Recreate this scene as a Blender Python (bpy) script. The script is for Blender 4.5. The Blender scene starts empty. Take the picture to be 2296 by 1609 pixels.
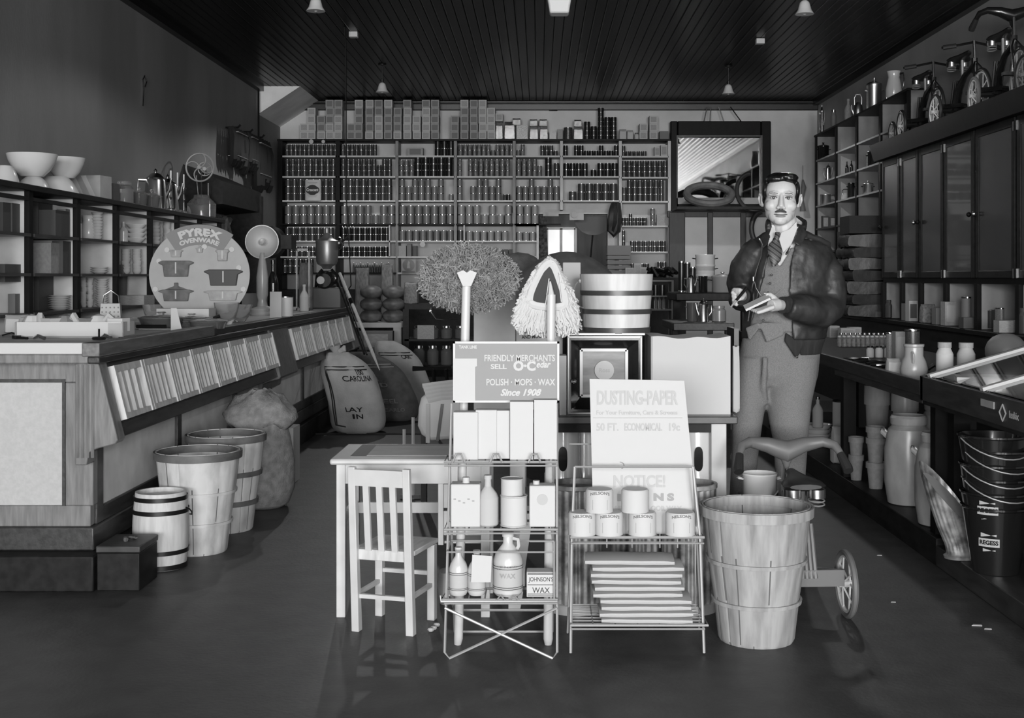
import bpy, bmesh, math, random
from mathutils import Vector, Matrix, Euler, noise
from math import sin, cos, pi, radians as R, sqrt, atan2
random.seed(7)
SC = bpy.context.scene
COL = SC.collection
# ---------------------------------------------------------------- camera
F, VX, VY, CH = 2750.0, 1208.0, 620.0, 1.25      # focal length in pixels, vanishing point, eye height
cd = bpy.data.cameras.new('camera'); cam = bpy.data.objects.new('camera', cd); COL.objects.link(cam)
cam.location = (0, 0, CH); cam.rotation_euler = (R(90), 0, 0)
cd.sensor_width = 36; cd.lens = F / 2296 * 36
cd.shift_x = -(VX - 1148) / 2296; cd.shift_y = -(804.5 - VY) / 2296
cd.clip_start = 0.1; cd.clip_end = 100
SC.camera = cam
SC.view_settings.view_transform = 'Standard'; SC.view_settings.look = 'None'
SC.view_settings.exposure = 0.0; SC.view_settings.gamma = 1; SC.view_settings.use_curve_mapping = False
# ---------------------------------------------------------------- world and lights
w = bpy.data.worlds.new('world'); SC.world = w; w.use_nodes = True
w.node_tree.nodes['Background'].inputs[0].default_value = (.8, .8, .8, 1)
w.node_tree.nodes['Background'].inputs[1].default_value = 0.3
def area(name, loc, rot, sx, sy, e):
    l = bpy.data.lights.new(name, 'AREA'); l.shape = 'RECTANGLE'; l.size = sx; l.size_y = sy; l.energy = e
    o = bpy.data.objects.new(name, l); COL.objects.link(o); o.location = loc; o.rotation_euler = rot
    return o
# daylight through the two shop windows of the street front, behind the photographer
area('street_window_light', (-1.75, -6.9, 1.75), (R(90), 0, 0), 2.5, 2.1, 800)
area('street_window_light', (1.95, -6.9, 1.75), (R(90), 0, 0), 2.5, 2.1, 800)
# the photographer's flash reflector beside the camera
area('flash_lamp', (0.75, -0.15, 1.85), (R(84), 0, R(2)), .28, .28, 36)
# daylight in the back room behind the doorway
area('back_room_light', (.9, 17.6, 3.0), (R(0), 0, 0), 1.2, .8, 28)

# ---------------------------------------------------------------- helpers
def at(px, py, Y): return Vector(((px - VX) * Y / F, Y, CH + (VY - py) * Y / F))
def fx(px, Y): return (px - VX) * Y / F
def fz(py, Y): return CH + (VY - py) * Y / F
def onX(px, py, X):
    Y = X * F / (px - VX); return Vector((X, Y, CH + (VY - py) * Y / F))
def Yat(px, X): return X * F / (px - VX)

_M = {}
def mat(n, v, rough=.6, metal=0., var=0., scale=8., st=(1, 1, 1), bump=0., bscale=None, glass=0., alpha=1., emit=0., spec=.5, coat=0., lo=.35, hi=.65):
    if n in _M: return _M[n]
    m = bpy.data.materials.new(n); m.use_nodes = True; nt = m.node_tree; b = nt.nodes['Principled BSDF']
    b.inputs['Base Color'].default_value = (v, v, v, 1); b.inputs['Roughness'].default_value = rough
    b.inputs['Metallic'].default_value = metal; b.inputs['Specular IOR Level'].default_value = spec
    b.inputs['Coat Weight'].default_value = coat; b.inputs['Coat Roughness'].default_value = .12
    if glass: b.inputs['Transmission Weight'].default_value = glass; b.inputs['IOR'].default_value = 1.3
    if alpha < 1: b.inputs['Alpha'].default_value = alpha
    if emit: b.inputs['Emission Color'].default_value = (v, v, v, 1); b.inputs['Emission Strength'].default_value = emit
    if var or bump:
        tc = nt.nodes.new('ShaderNodeTexCoord'); mp = nt.nodes.new('ShaderNodeMapping'); mp.inputs['Scale'].default_value = st
        nt.links.new(tc.outputs['Object'], mp.inputs[0])
        nz = nt.nodes.new('ShaderNodeTexNoise'); nz.inputs['Scale'].default_value = scale; nz.inputs['Detail'].default_value = 6
        nt.links.new(mp.outputs[0], nz.inputs['Vector'])
        if var:
            cr = nt.nodes.new('ShaderNodeValToRGB'); a, c = max(0, v * (1 - var)), min(1, v * (1 + var))
            cr.color_ramp.elements[0].position = lo; cr.color_ramp.elements[1].position = hi
            cr.color_ramp.elements[0].color = (a, a, a, 1); cr.color_ramp.elements[1].color = (c, c, c, 1)
            nt.links.new(nz.outputs['Fac'], cr.inputs[0]); nt.links.new(cr.outputs[0], b.inputs['Base Color'])
        if bump:
            bp = nt.nodes.new('ShaderNodeBump'); bp.inputs['Strength'].default_value = bump; bp.inputs['Distance'].default_value = .01
            h = nz
            if bscale:
                h = nt.nodes.new('ShaderNodeTexNoise'); h.inputs['Scale'].default_value = bscale; h.inputs['Detail'].default_value = 4
                nt.links.new(mp.outputs[0], h.inputs['Vector'])
            nt.links.new(h.outputs['Fac'], bp.inputs['Height']); nt.links.new(bp.outputs[0], b.inputs['Normal'])
    _M[n] = m; return m
# palette (the photograph is black and white: every thing is some grey)
WHITE = mat('white_paint', .55, .45)
CARD = mat('white_card', .5, .8)
PAPER = mat('cream_paper', .42, .85)
GREYC = mat('grey_card', .33, .75, var=.1)
DKCARD = mat('dark_card', .07, .6)
MIDCARD = mat('mid_card', .17, .7)
PLAST = mat('plaster', .6, .9, var=.14, scale=1.6, bump=.15, bscale=40)
LWALL = mat('left_wall_paint', .2, .75, var=.18, scale=1.2, st=(1, 1, .35), bump=.1, bscale=60)
RWALL = mat('right_wall_paint', .38, .5, var=.15, scale=1.2, bump=.1, bscale=60)
FLOORM = mat('dark_linoleum', .042, .5, var=.22, scale=9, bump=.12, bscale=55)
CEILM = mat('varnished_beadboard', .004, .3, var=.3, scale=5, st=(1, .15, 1), spec=.05)
BLACKT = mat('black_trim', .004, .35)
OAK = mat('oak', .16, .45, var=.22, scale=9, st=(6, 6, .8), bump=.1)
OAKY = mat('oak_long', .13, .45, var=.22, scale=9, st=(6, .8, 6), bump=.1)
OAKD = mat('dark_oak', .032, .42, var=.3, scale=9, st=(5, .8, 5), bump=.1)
EBON = mat('black_wood', .005, .5, var=.3, scale=6, st=(3, 3, 1), spec=.14)
EBONS = mat('black_wood_satin', .011, .5, var=.4, scale=8, st=(3, 1, 3), spec=.2)
SHELFW = mat('shelf_paint', .58, .7, var=.1, scale=6)
LINEN = mat('painted_panel', .42, .85, var=.05, scale=60, bump=.1)
PINE = mat('pale_wood', .5, .6, var=.12, scale=9, st=(5, 5, .7), bump=.08)
BASK = mat('basket_splint', .27, .8, var=.3, scale=26, st=(1, 1, .12), bump=.3, lo=.3, hi=.6)
BASKC = mat('worn_splint', .4, .8, var=.35, scale=12, st=(1, 1, .4), bump=.3, lo=.25, hi=.6)
HOOPD = mat('dark_hoop', .1, .55, var=.3, scale=12)
IRON = mat('black_iron', .012, .35, metal=.3)
STEEL = mat('steel', .55, .25, metal=1.)
TIN = mat('tin_plate', .5, .2, metal=1.)
ALUM = mat('aluminium', .7, .32, metal=1.)
WIRE = mat('plated_wire', .35, .5, metal=.4)
GALV = mat('galvanised_sheet', .3, .5, metal=.5, var=.6, scale=16, bump=.12)
ENAM = mat('white_enamel', .68, .15, coat=.5)
ENAMG = mat('grey_enamel', .3, .2, coat=.5)
ENAMB = mat('black_enamel', .012, .12, coat=.6)
CHINA = mat('white_china', .62, .22)
STONE = mat('stoneware', .34, .3, var=.1, scale=5, bump=.05)
HARN = mat('harness_leather', .008, .75)
DULL = mat('dull_metal', .3, .45, metal=.5)
CLAY = mat('flower_clay', .22, .8, var=.1, scale=5)
GLASS = mat('clear_glass', .85, .03, glass=.9)
GLASSD = mat('smoked_glass', .25, .05, glass=.55, spec=.8)
PANE = mat('window_pane', .9, .02, glass=1.)
BURL = mat('burlap', .2, .95, var=.2, scale=30, bump=.5, bscale=160)
COTTON = mat('cotton_sack', .42, .9, var=.12, scale=8, bump=.3, bscale=90)
JUTE = mat('dark_jute', .085, .95, var=.25, scale=14, bump=.4, bscale=140)
INK = mat('black_ink', .02, .7)
INKG = mat('grey_ink', .3, .8)
RUB = mat('black_rubber', .02, .5)
LEATH = mat('black_leather', .02, .38, var=.3, scale=20)

class MB:
    def __init__(s): s.v = []; s.f = []; s.mi = []; s.k = 0; s.M = None
    def add(s, vs, fs):
        b = len(s.v)
        if s.M is not None: vs = [s.M @ Vector(p) for p in vs]
        s.v += [tuple(p) for p in vs]; s.f += [tuple(i + b for i in f) for f in fs]; s.mi += [s.k] * len(fs); return s
    def box(s, x0, x1, y0, y1, z0, z1):
        return s.add([(x0,y0,z0),(x1,y0,z0),(x1,y1,z0),(x0,y1,z0),(x0,y0,z1),(x1,y0,z1),(x1,y1,z1),(x0,y1,z1)],
                     [(0,3,2,1),(4,5,6,7),(0,1,5,4),(1,2,6,5),(2,3,7,6),(3,0,4,7)])
    def hexa(s, p):   # eight corners: bottom loop then top loop
        return s.add(p, [(0,3,2,1),(4,5,6,7),(0,1,5,4),(1,2,6,5),(2,3,7,6),(3,0,4,7)])
    def bar(s, a, b, w, d=None, up=(0, 0, 1)):      # rectangular bar from a to b
        d = d or w; a, b = Vector(a), Vector(b); t = (b - a).normalized(); u = Vector(up)
        if abs(t.dot(u)) > .95: u = Vector((0, 1, 0))
        sd = t.cross(u).normalized(); n = sd.cross(t).normalized()
        q = [sd * (i * w / 2) + n * (j * d / 2) for i, j in ((-1, -1), (1, -1), (1, 1), (-1, 1))]
        return s.hexa([a + p for p in q] + [b + p for p in q])
    def lathe(s, prof, c=(0, 0, 0), n=24, sx=1., sy=1., axis='Z', cap=True, fn=None):
        c = Vector(c); vs = []; fs = []
        for r, z in prof:
            for i in range(n):
                a = 2 * pi * i / n; rr = r * (fn(a, z) if fn else 1); x, y = rr * cos(a) * sx, rr * sin(a) * sy
                p = (x, y, z) if axis == 'Z' else ((z, x, y) if axis == 'X' else (x, z, y))
                vs.append(c + Vector(p))
        m = len(prof)
        for k in range(m - 1):
            for i in range(n):
                j = (i + 1) % n; fs.append((k*n+i, k*n+j, (k+1)*n+j, (k+1)*n+i))
        if cap:
            if prof[0][0] > 1e-5: fs.append(tuple(range(n - 1, -1, -1)))
            if prof[-1][0] > 1e-5: fs.append(tuple(range((m-1)*n, m*n)))
        return s.add(vs, fs)
    def tube(s, pts, r, n=6, closed=False, flat=1.):
        pts = [Vector(p) for p in pts]; m = len(pts); rs = r if isinstance(r, (list, tuple)) else [r] * m
        vs = []; fs = []; nrm = None
        for k in range(m):
            if closed: t = pts[(k + 1) % m] - pts[k - 1]
            else: t = pts[min(k + 1, m - 1)] - pts[max(k - 1, 0)]
            if t.length < 1e-9: t = Vector((0, 0, 1))
            t.normalize()
            if nrm is None: nrm = t.orthogonal().normalized() if abs(t.z) > .9 else t.cross(Vector((0, 0, 1))).normalized()
            else:
                nrm = nrm - t * nrm.dot(t)
                nrm = nrm.normalized() if nrm.length > 1e-6 else t.orthogonal().normalized()
            bn = t.cross(nrm)
            for i in range(n):
                a = 2 * pi * i / n; vs.append(pts[k] + nrm * (cos(a) * rs[k]) + bn * (sin(a) * rs[k] * flat))
        kk = m if closed else m - 1
        for k in range(kk):
            q = (k + 1) % m
            for i in range(n):
                j = (i + 1) % n; fs.append((k*n+i, k*n+j, q*n+j, q*n+i))
        if not closed: fs.append(tuple(range(n - 1, -1, -1))); fs.append(tuple(range((m-1)*n, m*n)))
        return s.add(vs, fs)
    def ball(s, c, r, n=12, fn=None):
        if not isinstance(r, (list, tuple)): r = (r, r, r)
        c = Vector(c); vs = [c + Vector((0, 0, -r[2]))]; fs = []; m = max(4, n // 2 + 1)
        for k in range(1, m):
            ph = -pi / 2 + pi * k / m
            for i in range(n):
                a = 2 * pi * i / n; vs.append(c + Vector((r[0] * cos(ph) * cos(a), r[1] * cos(ph) * sin(a), r[2] * sin(ph))))
        vs.append(c + Vector((0, 0, r[2]))); L = len(vs) - 1
        for i in range(n):
            j = (i + 1) % n; fs.append((0, 1 + j, 1 + i)); fs.append((L, L - n + i, L - n + j))
            for k in range(m - 2): fs.append((1+k*n+i, 1+k*n+j, 1+(k+1)*n+j, 1+(k+1)*n+i))
        return s.add(vs, fs)
    def loft(s, rings, cap=True):
        n = len(rings[0]); vs = [p for r in rings for p in r]; fs = []
        for k in range(len(rings) - 1):
            for i in range(n):
                j = (i + 1) % n; fs.append((k*n+i, k*n+j, (k+1)*n+j, (k+1)*n+i))
        if cap: fs.append(tuple(range(n - 1, -1, -1))); fs.append(tuple(range((len(rings)-1)*n, len(rings)*n)))
        return s.add(vs, fs)
    def prism(s, poly, ax, a, b):      # 2-D outline pushed along an axis from a to b
        def p3(q, t): return {'X': (t, q[0], q[1]), 'Y': (q[0], t, q[1]), 'Z': (q[0], q[1], t)}[ax]
        n = len(poly); vs = [p3(q, a) for q in poly] + [p3(q, b) for q in poly]
        fs = [tuple(range(n - 1, -1, -1)), tuple(range(n, 2 * n))] + [(i, (i+1) % n, n + (i+1) % n, n + i) for i in range(n)]
        return s.add(vs, fs)
    def mesh(s, name, mats, sm=35):
        me = bpy.data.meshes.new(name); me.from_pydata(s.v, [], s.f)
        for m in (mats if isinstance(mats, (list, tuple)) else [mats]): me.materials.append(m)
        if s.k or any(s.mi):
            me.polygons.foreach_set('material_index', s.mi)
        bm = bmesh.new(); bm.from_mesh(me); bmesh.ops.recalc_face_normals(bm, faces=bm.faces); bm.to_mesh(me); bm.free()
        if sm: me.shade_smooth(); me.set_sharp_from_angle(angle=R(sm))
        return me
def link(o, parent=None, loc=None, rz=0):
    COL.objects.link(o)
    if parent is not None: o.parent = parent
    if loc is not None: o.location = loc
    if rz: o.rotation_euler = (0, 0, rz)
    return o
def part(name, mb, m, parent=None, label=None, sm=35, bev=0, loc=None, rz=0):
    me = mb.mesh(name, m, sm) if isinstance(mb, MB) else mb
    o = link(bpy.data.objects.new(name, me), parent, loc, rz)
    if label: o['label'] = label
    if bev:
        b = o.modifiers.new('bevel', 'BEVEL'); b.width = bev; b.segments = 2; b.limit_method = 'ANGLE'; b.angle_limit = R(50)
    return o
def tag(o, label, cat, group=None, kind=None):
    o['label'] = label; o['category'] = cat
    if group: o['group'] = group
    if kind: o['kind'] = kind
    return o
def solo(name, mb, m, label, cat, loc=(0, 0, 0), rz=0, group=None, bev=0, sm=35, kind=None):
    return tag(part(name, mb, m, None, None, sm, bev, loc, rz), label, cat, group, kind)
def thing(name, label, cat, loc=(0, 0, 0), rz=0, group=None):
    o = bpy.data.objects.new(name, None); o.empty_display_size = .05
    link(o, None, loc, rz); return tag(o, label, cat, group)
def struct(name, mb, m, bev=0, parent=None, sm=35):
    o = part(name, mb, m, parent, None, sm, bev)
    if parent is None: o['kind'] = 'structure'
    return o
def dup(root, loc, rz=0, label=None, group=None, scale=None):
    r = root.copy(); COL.objects.link(r); r.location = loc; r.rotation_euler = (root.rotation_euler[0], root.rotation_euler[1], rz)
    if scale: r.scale = scale
    if label: r['label'] = label
    if group: r['group'] = group
    for ch in list(root.children):
        c = ch.copy(); COL.objects.link(c); c.parent = r
        for g in ch.children:
            d = g.copy(); COL.objects.link(d); d.parent = c
    return r
def text(s, size, loc, rot, m, parent, ext=.0006, wid=None, off=0., shear=0., name='lettering', align='CENTER', curve=None):
    cu = bpy.data.curves.new('t', 'FONT'); cu.body = s; cu.size = size; cu.extrude = ext; cu.align_x = align; cu.align_y = 'CENTER'
    cu.offset = off; cu.shear = shear; cu.resolution_u = 3
    o = bpy.data.objects.new('t', cu); COL.objects.link(o)
    bpy.context.view_layer.update()
    me = bpy.data.meshes.new_from_object(o.evaluated_get(bpy.context.evaluated_depsgraph_get()))
    bpy.data.objects.remove(o); bpy.data.curves.remove(cu)
    xs = [v.co.x for v in me.vertices]; W = max(xs) - min(xs)
    if wid:
        k = wid / W
        for v in me.vertices: v.co.x *= k
    if curve:      # bend the line of text round an arc of this radius
        for v in me.vertices:
            a = v.co.x / curve; r = curve + v.co.y; v.co.x = r * sin(a); v.co.y = r * cos(a) - curve
    me.name = name; me.materials.clear(); me.materials.append(m)
    o = bpy.data.objects.new(name, me); link(o, parent, loc); o.rotation_euler = rot
    return o
ORD = ['first', 'second', 'third', 'fourth', 'fifth', 'sixth', 'seventh', 'eighth', 'ninth', 'tenth', 'eleventh', 'twelfth', 'thirteenth', 'fourteenth', 'fifteenth', 'sixteenth', 'seventeenth']
ORD += ['eighteenth', 'nineteenth', 'twentieth', 'twenty-first', 'twenty-second', 'twenty-third', 'twenty-fourth', 'twenty-fifth', 'twenty-sixth']
def up(k, n): return 'lowest' if k == 0 else ('topmost' if k == n - 1 else ORD[k] + ' up')
FRONT = (R(90), 0, 0)
# ================================================================ THE SHOP ITSELF
XL, XR, YB, YF, HC = -3.32, 3.575, 15.75, -7.0, 3.5
struct('floor', MB().box(XL - .2, XR + .2, YF - .2, YB + 2.2, -.12, 0), FLOORM)
struct('wall_left', MB().box(XL - .2, XL, YF, YB + .1, 0, HC), LWALL)
struct('wall_right', MB().box(XR, XR + .2, YF, YB + .1, 0, HC), RWALL)
DX0, DX1, DZ = fx(1207, YB), fx(1362, YB), fz(480, YB)          # the doorway in the back wall
b = MB(); b.box(XL, DX0, YB, YB + .15, 0, HC); b.box(DX1, XR, YB, YB + .15, 0, HC); b.box(DX0, DX1, YB, YB + .15, DZ, HC)
struct('wall_back', b, PLAST)
# street front behind the camera: piers, sill and head round two shop windows and the entrance
b = MB(); b.box(XL, -3.05, YF - .15, YF, 0, HC); b.box(-.45, -.4, YF - .15, YF, 0, HC); b.box(.6, .65, YF - .15, YF, 0, HC); b.box(3.25, XR, YF - .15, YF, 0, HC)
b.box(XL, XR, YF - .15, YF, 2.85, HC); b.box(-3.05, -.45, YF - .15, YF, 0, .65); b.box(.65, 3.25, YF - .15, YF, 0, .65)
struct('wall_front', b, BLACKT)
struct('door_1', MB().box(-.4, .6, YF - .1, YF - .05, 0, 2.85), EBON)
# beadboard ceiling, boards running to the back
b = MB(); pr = []; x = XL - .1; p = .085
while x < XR + .1:
    pr += [(x, HC), (x + p * .80, HC), (x + p * .84, HC + .007), (x + p * .88, HC), (x + p * .94, HC - .004), (x + p, HC)]; x += p
vs = [(q[0], YF - .1, q[1]) for q in pr] + [(q[0], YB + .1, q[1]) for q in pr]; n = len(pr)
b.add(vs, [(i, i + 1, n + i + 1, n + i) for i in range(n - 1)])
b.box(XL - .1, XR + .1, YF - .1, YB + .1, HC + .02, HC + .1)
struct('ceiling', b, CEILM, sm=20)
struct('trim_1', MB().box(XL, XL + .07, YF, YB, HC - .06, HC), BLACKT)
struct('trim_2', MB().box(XR - .07, XR, YF, YB, HC - .06, HC), BLACKT)
b = MB(); b.box(XL, XR, YB - .06, YB, HC - .12, HC); b.box(XL, XR, YB - .09, YB, HC - .045, HC - .02)
struct('trim_3', b, BLACKT, bev=.008)
# boxed-in slope under a stair, back left corner
b = MB(); b.prism([(XL, HC), (-2.82, HC), (XL, 3.17)], 'Y', 14.5, YB); struct('trim_4', b, [mat('soffit_plaster', .8, .9, var=.1, scale=3)])
b = MB(); b.tube([(XL + .03, 14.4, 3.44), (XL + .03, 14.4, .9)], .012, 6)
solo('wall_conduit', b, IRON, 'thin dark conduit pipe running down the left wall by the back corner', 'pipe')
# little back room seen through the doorway
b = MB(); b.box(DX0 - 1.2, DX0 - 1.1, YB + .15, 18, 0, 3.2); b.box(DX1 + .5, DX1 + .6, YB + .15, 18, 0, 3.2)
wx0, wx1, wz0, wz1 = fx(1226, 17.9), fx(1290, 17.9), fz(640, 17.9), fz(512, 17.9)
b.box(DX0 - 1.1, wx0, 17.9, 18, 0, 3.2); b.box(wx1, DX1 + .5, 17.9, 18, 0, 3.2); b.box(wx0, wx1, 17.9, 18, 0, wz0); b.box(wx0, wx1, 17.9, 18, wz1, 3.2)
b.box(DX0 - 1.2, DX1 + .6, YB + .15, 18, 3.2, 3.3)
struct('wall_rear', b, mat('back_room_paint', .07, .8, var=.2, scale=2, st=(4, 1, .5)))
b = MB(); xm = (wx0 + wx1) / 2; zm = (wz0 + wz1) / 2
for q in (wx0, xm, wx1): b.box(q - .02, q + .02, 17.86, 17.92, wz0, wz1)
for q in (wz0, zm, wz1): b.box(wx0, wx1, 17.86, 17.92, q - .018, q + .018)
wn = struct('window_1', b, SHELFW)
struct('window_pane', MB().box(wx0, wx1, 17.95, 17.97, wz0, wz1), mat('daylit_pane', .8, .3, emit=.75), parent=wn)
# casing of the doorway
b = MB(); zt = fz(470, YB)
b.box(DX0 - .07, DX0, YB - .03, YB + .15, 0, DZ + .06); b.box(DX1, DX1 + .09, YB - .03, YB + .15, 0, DZ + .06); b.box(DX0, DX1, YB - .03, YB + .15, DZ, DZ + .06)
struct('door_2', b, SHELFW)

# ---------------------------------------------------------------- ceiling lamps
def bell(px, py, Y, label):
    z = fz(py, Y); x = fx(px, Y)
    t = thing('pendant_lamp', label, 'lamp', (x, Y, z), group='bell shaped pendant lamps on the ceiling')
    part('lamp_shade', MB().lathe([(.07, 0), (.066, .008), (.052, .028), (.043, .06), (.036, .085), (.022, .1), (.012, .104), (.0118, .1), (.03, .083), (.04, .03), (.062, .004)], n=20), CHINA, t)
    part('bulb', MB().ball((0, 0, .022), (.022, .022, .028), 10), mat('frosted_bulb', .6, .3), t)
    part('stem', MB().lathe([(.014, .1), (.014, .14), (.007, .145), (.007, HC - z - .02), (.04, HC - z - .015), (.045, HC - z)], n=10), IRON, t)
    l = bpy.data.lights.new('added_fill_spot', 'SPOT'); l.energy = 75 if Y > 10 else (30 if Y > 6 else 8); l.shadow_soft_size = .05; l.spot_size = R(158); l.spot_blend = .25  # fill spot added under each shade to brighten the room
    link(bpy.data.objects.new('added_fill_spot', l), None, (x, Y, z - .03))
    return t
bell(708, 25, 9.0, 'white bell shaded ceiling lamp nearest on the left, cut by the top edge')
bell(1804, 32, 9.1, 'white bell shaded ceiling lamp nearest on the right, cut by the top edge')
bell(857, 207, 13.0, 'small white bell lamp at the far left, above the stacked boxes')
bell(1633, 211, 13.1, 'small white bell lamp at the far right, above the mirror')
for px in (-1.64, 2.0):      # two unseen lamps added nearer the camera for more light, above the picture
    bell(VX + px * F / 5, VY - 1.95 * F / 5, 5.0, 'added unseen bell shaped ceiling lamp above the picture, %s side' % ('left' if px < 0 else 'right'))
for px, py, Y, lb in ((793, 84, 11.3, 'small white porcelain block on the ceiling, left side'), (1704, 99, 11.6, 'small white porcelain block on the ceiling, right side')):
    x, z = fx(px, Y), fz(py, Y); b = MB().box(-.04, .04, -.04, .04, z - HC, z - HC + .05); b.lathe([(.02, z - HC + .05), (.012, 0)], n=8)
    solo('ceiling_outlet', b, CHINA, lb, 'outlet', (x, Y, HC), group='porcelain outlets on the ceiling', bev=.005)
t = thing('ceiling_fixture', 'square white glass light box on the ceiling at the top centre', 'lamp', (fx(1254, 8.4), 8.4, 0))
zb = fz(33, 8.4); zb = max(zb, 2.95)
part('glass_bowl', MB().prism([(-.065, zb), (.065, zb), (.072, zb + .05), (.085, zb + .12), (-.085, zb + .12), (-.072, zb + .05)], 'Y', -.065, .065), mat('opal_glass', .75, .3), t, bev=.012)
part('stem', MB().lathe([(.02, zb + .12), (.02, HC)], n=10), IRON, t)
# electric cord dropping from the ceiling to the coffee grinder
b = MB(); pts = [at(772, 55, 11.05)] + [at(775 + (0, 1, 1, 2, 8, 12)[i], y, 11.05) for i, y in enumerate((100, 250, 400, 450, 560, 640))] + [at(768, 668, 11.1)]
b.tube(pts, .006, 5); b.tube([at(772, 55, 11.05), (fx(772, 11.05), 11.05, HC)], .018, 8)
solo('power_cord', b, IRON, 'long black electric cord hanging from the ceiling down to the coffee grinder', 'cord')
# ---------------------------------------------------------------- left wall: hood and rack past the shelves, hanging harness
t = thing('wall_rack', 'dark wooden hooded rack on the left wall beyond the crockery shelves', 'rack', (0, 0, 0))
b = MB(); b.prism([(-2.95, 1.93), (-2.95, 2.14), (XL, 2.3), (XL, 1.9)], 'Y', 11.45, 13.0); part('hood', b, EBONS, t)
b = MB(); b.box(-3.0, -2.93, 12.95, 13.05, .6, 2.1); b.box(XL, -2.95, 12.97, 13.03, .6, 1.95); part('post', b, EBONS, t)
b = MB(); [b.box(XL, -2.97, 11.45, 12.95, z, z + .03) for z in (.6, 1.02, 1.5)]; part('shelf', b, EBONS, t)
solo('wall_poster', MB().box(0, .006, -.3, .3, 0, .28), mat('poster_paper', .25, .8, var=.5, scale=12), 'pale printed sheet pinned inside the dark wall rack', 'poster', (XL + .02, 12.4, 1.55))
b = MB()
for i in range(9): b.tube([(random.uniform(-.02, .04), random.uniform(-.3, .3), 0), (random.uniform(-.02, .04), random.uniform(-.3, .3), .3)], .03, 6)
solo('rope_coils', b, JUTE, 'dark bundles piled on the wall rack under its hood', 'bundle', (-3.12, 12.2, 1.53), kind='stuff')
def strapset(px0, px1, py0, py1, X, lb):
    p0, p1 = onX(px0, py0, X), onX(px1, py0, X); Y0, Y1 = p0.y, p1.y; zt = fz(py0, (Y0 + Y1) / 2); zb = fz(py1, (Y0 + Y1) / 2)
    t = thing('leather_harness', lb, 'harness', (X, (Y0 + Y1) / 2, zb), group='leather harness hanging on the left wall'); h = zt - zb; w = Y1 - Y0
    for i in range(7):
        y = -w / 2 + w * (i + .5) / 7; l = random.uniform(0, .2) * h; b = MB()
        b.tube([(.02, y, h), (.05, y + random.uniform(-.03, .03), h * .75), (.045, y + random.uniform(-.05, .05), h * .45), (.04, y, l + .05), (.02, y + .03, l), (.0, y + .06, l + .06), (.0, y + .04, h * .6), (0, y, h)], [.02, .035, .04, .045, .04, .03, .03, .02], 6)
        part('strap', b, HARN, t)
    b = MB(); b.box(-.02, .085, -w * .42, w * .3, h * .3, h * .315); b.box(-.02, .085, -w * .4, w * .3, h * .87, h * .885); part('buckle_band', b, DULL, t, 'pale metal band')
    part('hook', MB().tube([(-.11, 0, h + .02), (.02, 0, h + .02), (.05, 0, h + .05)], .012, 6), IRON, t)
strapset(513, 545, 290, 382, -3.2, 'black leather harness hanging on the left wall, first by the flywheel')
strapset(548, 566, 300, 386, -3.2, 'black leather harness hanging in the middle of the left wall group')
strapset(566, 600, 312, 430, -3.2, 'longest black leather harness, nearest the back wall shelves')
b = MB(); p = onX(320, 205, XL + .01); b.tube([(0, .06, .05), (0, .1, .1), (0, .05, .14), (0, .0, .1), (0, .02, .02), (0, 0, -.12)], .006, 5)
solo('wall_hook', b, TIN, 'bent wire hook on the bare left wall', 'hook', p)
# ================================================================ UNIT SHAPES (radius .5, height 1), scaled into place
def _u(fn):
    b = MB(); fn(b); return b
def _can(b):
    b.k = 1; b.lathe([(.47, 0), (.5, .0), (.5, .04), (.485, .05)], n=16); b.k = 0
    b.lathe([(.485, .05), (.485, .95)], n=16, cap=False); b.k = 1; b.lathe([(.485, .95), (.5, .96), (.5, 1), (.47, 1), (.46, .97), (0, .97)], n=16)
def _jarbody(b): b.lathe([(.42, 0), (.5, .04), (.5, .7), (.36, .84), (.36, .9)], n=14)
def _jarlid(b): b.lathe([(.4, .86), (.4, 1), (.0, 1)], n=14)
def _bottle(b): b.lathe([(.45, 0), (.5, .03), (.5, .55), (.42, .64), (.17, .78), (.15, .92)], n=12)
def _bcap(b): b.lathe([(.19, .92), (.19, 1), (0, 1)], n=10)
def _bowl(b): b.lathe([(.22, 0), (.24, .04), (.36, .3), (.46, .7), (.5, 1), (.47, 1), (.42, .7), (.32, .34), (0, .12)], n=24)
def _plate(b): b.lathe([(.26, 0), (.3, .25), (.5, .95), (.5, 1), (.29, .45), (0, .4)], n=24)
def _cup(b): b.lathe([(.3, 0), (.34, .1), (.45, .5), (.5, 1), (.46, 1), (.4, .5), (0, .15)], n=16)
def _pot(b): b.lathe([(.44, 0), (.48, .05), (.48, .9), (.5, .93), (.5, 1), (.46, 1), (.45, .1), (0, .08)], n=20)
def _potlid(b): b.lathe([(.5, 1), (.49, 1.04), (.3, 1.1), (.08, 1.14), (.05, 1.17), (.1, 1.22), (.1, 1.27), (0, 1.29)], n=20)
def _pear(b, s=1): b.tube([(s * .47, -.12, .75), (s * .6, -.1, .78), (s * .62, 0, .78), (s * .6, .1, .78), (s * .47, .12, .75)], .03, 6)
def _pear2(b): _pear(b, -1)
def _panh(b): b.tube([(.46, 0, .85), (.7, 0, .95), (1.15, 0, 1.0)], [.05, .045, .055], 6, flat=.5)
def _crock(b): b.lathe([(.4, 0), (.43, .01), (.5, .25), (.5, .62), (.42, .84), (.34, .88), (.37, .9), (.38, .97), (.35, 1), (.3, .97), (.3, .8), (0, .7)], n=28)
def _crockh2(b): _crockh(b, -1)
def _crockh(b, s=1): b.tube([(s * .44, -.13, .76), (s * .53, -.12, .8), (s * .55, 0, .81), (s * .53, .12, .8), (s * .44, .13, .76)], .035, 8)
def _fpot(b): b.lathe([(.33, 0), (.44, .78), (.5, .78), (.5, 1), (.44, 1), (.42, .8), (.3, .1), (0, .08)], n=22)
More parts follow.
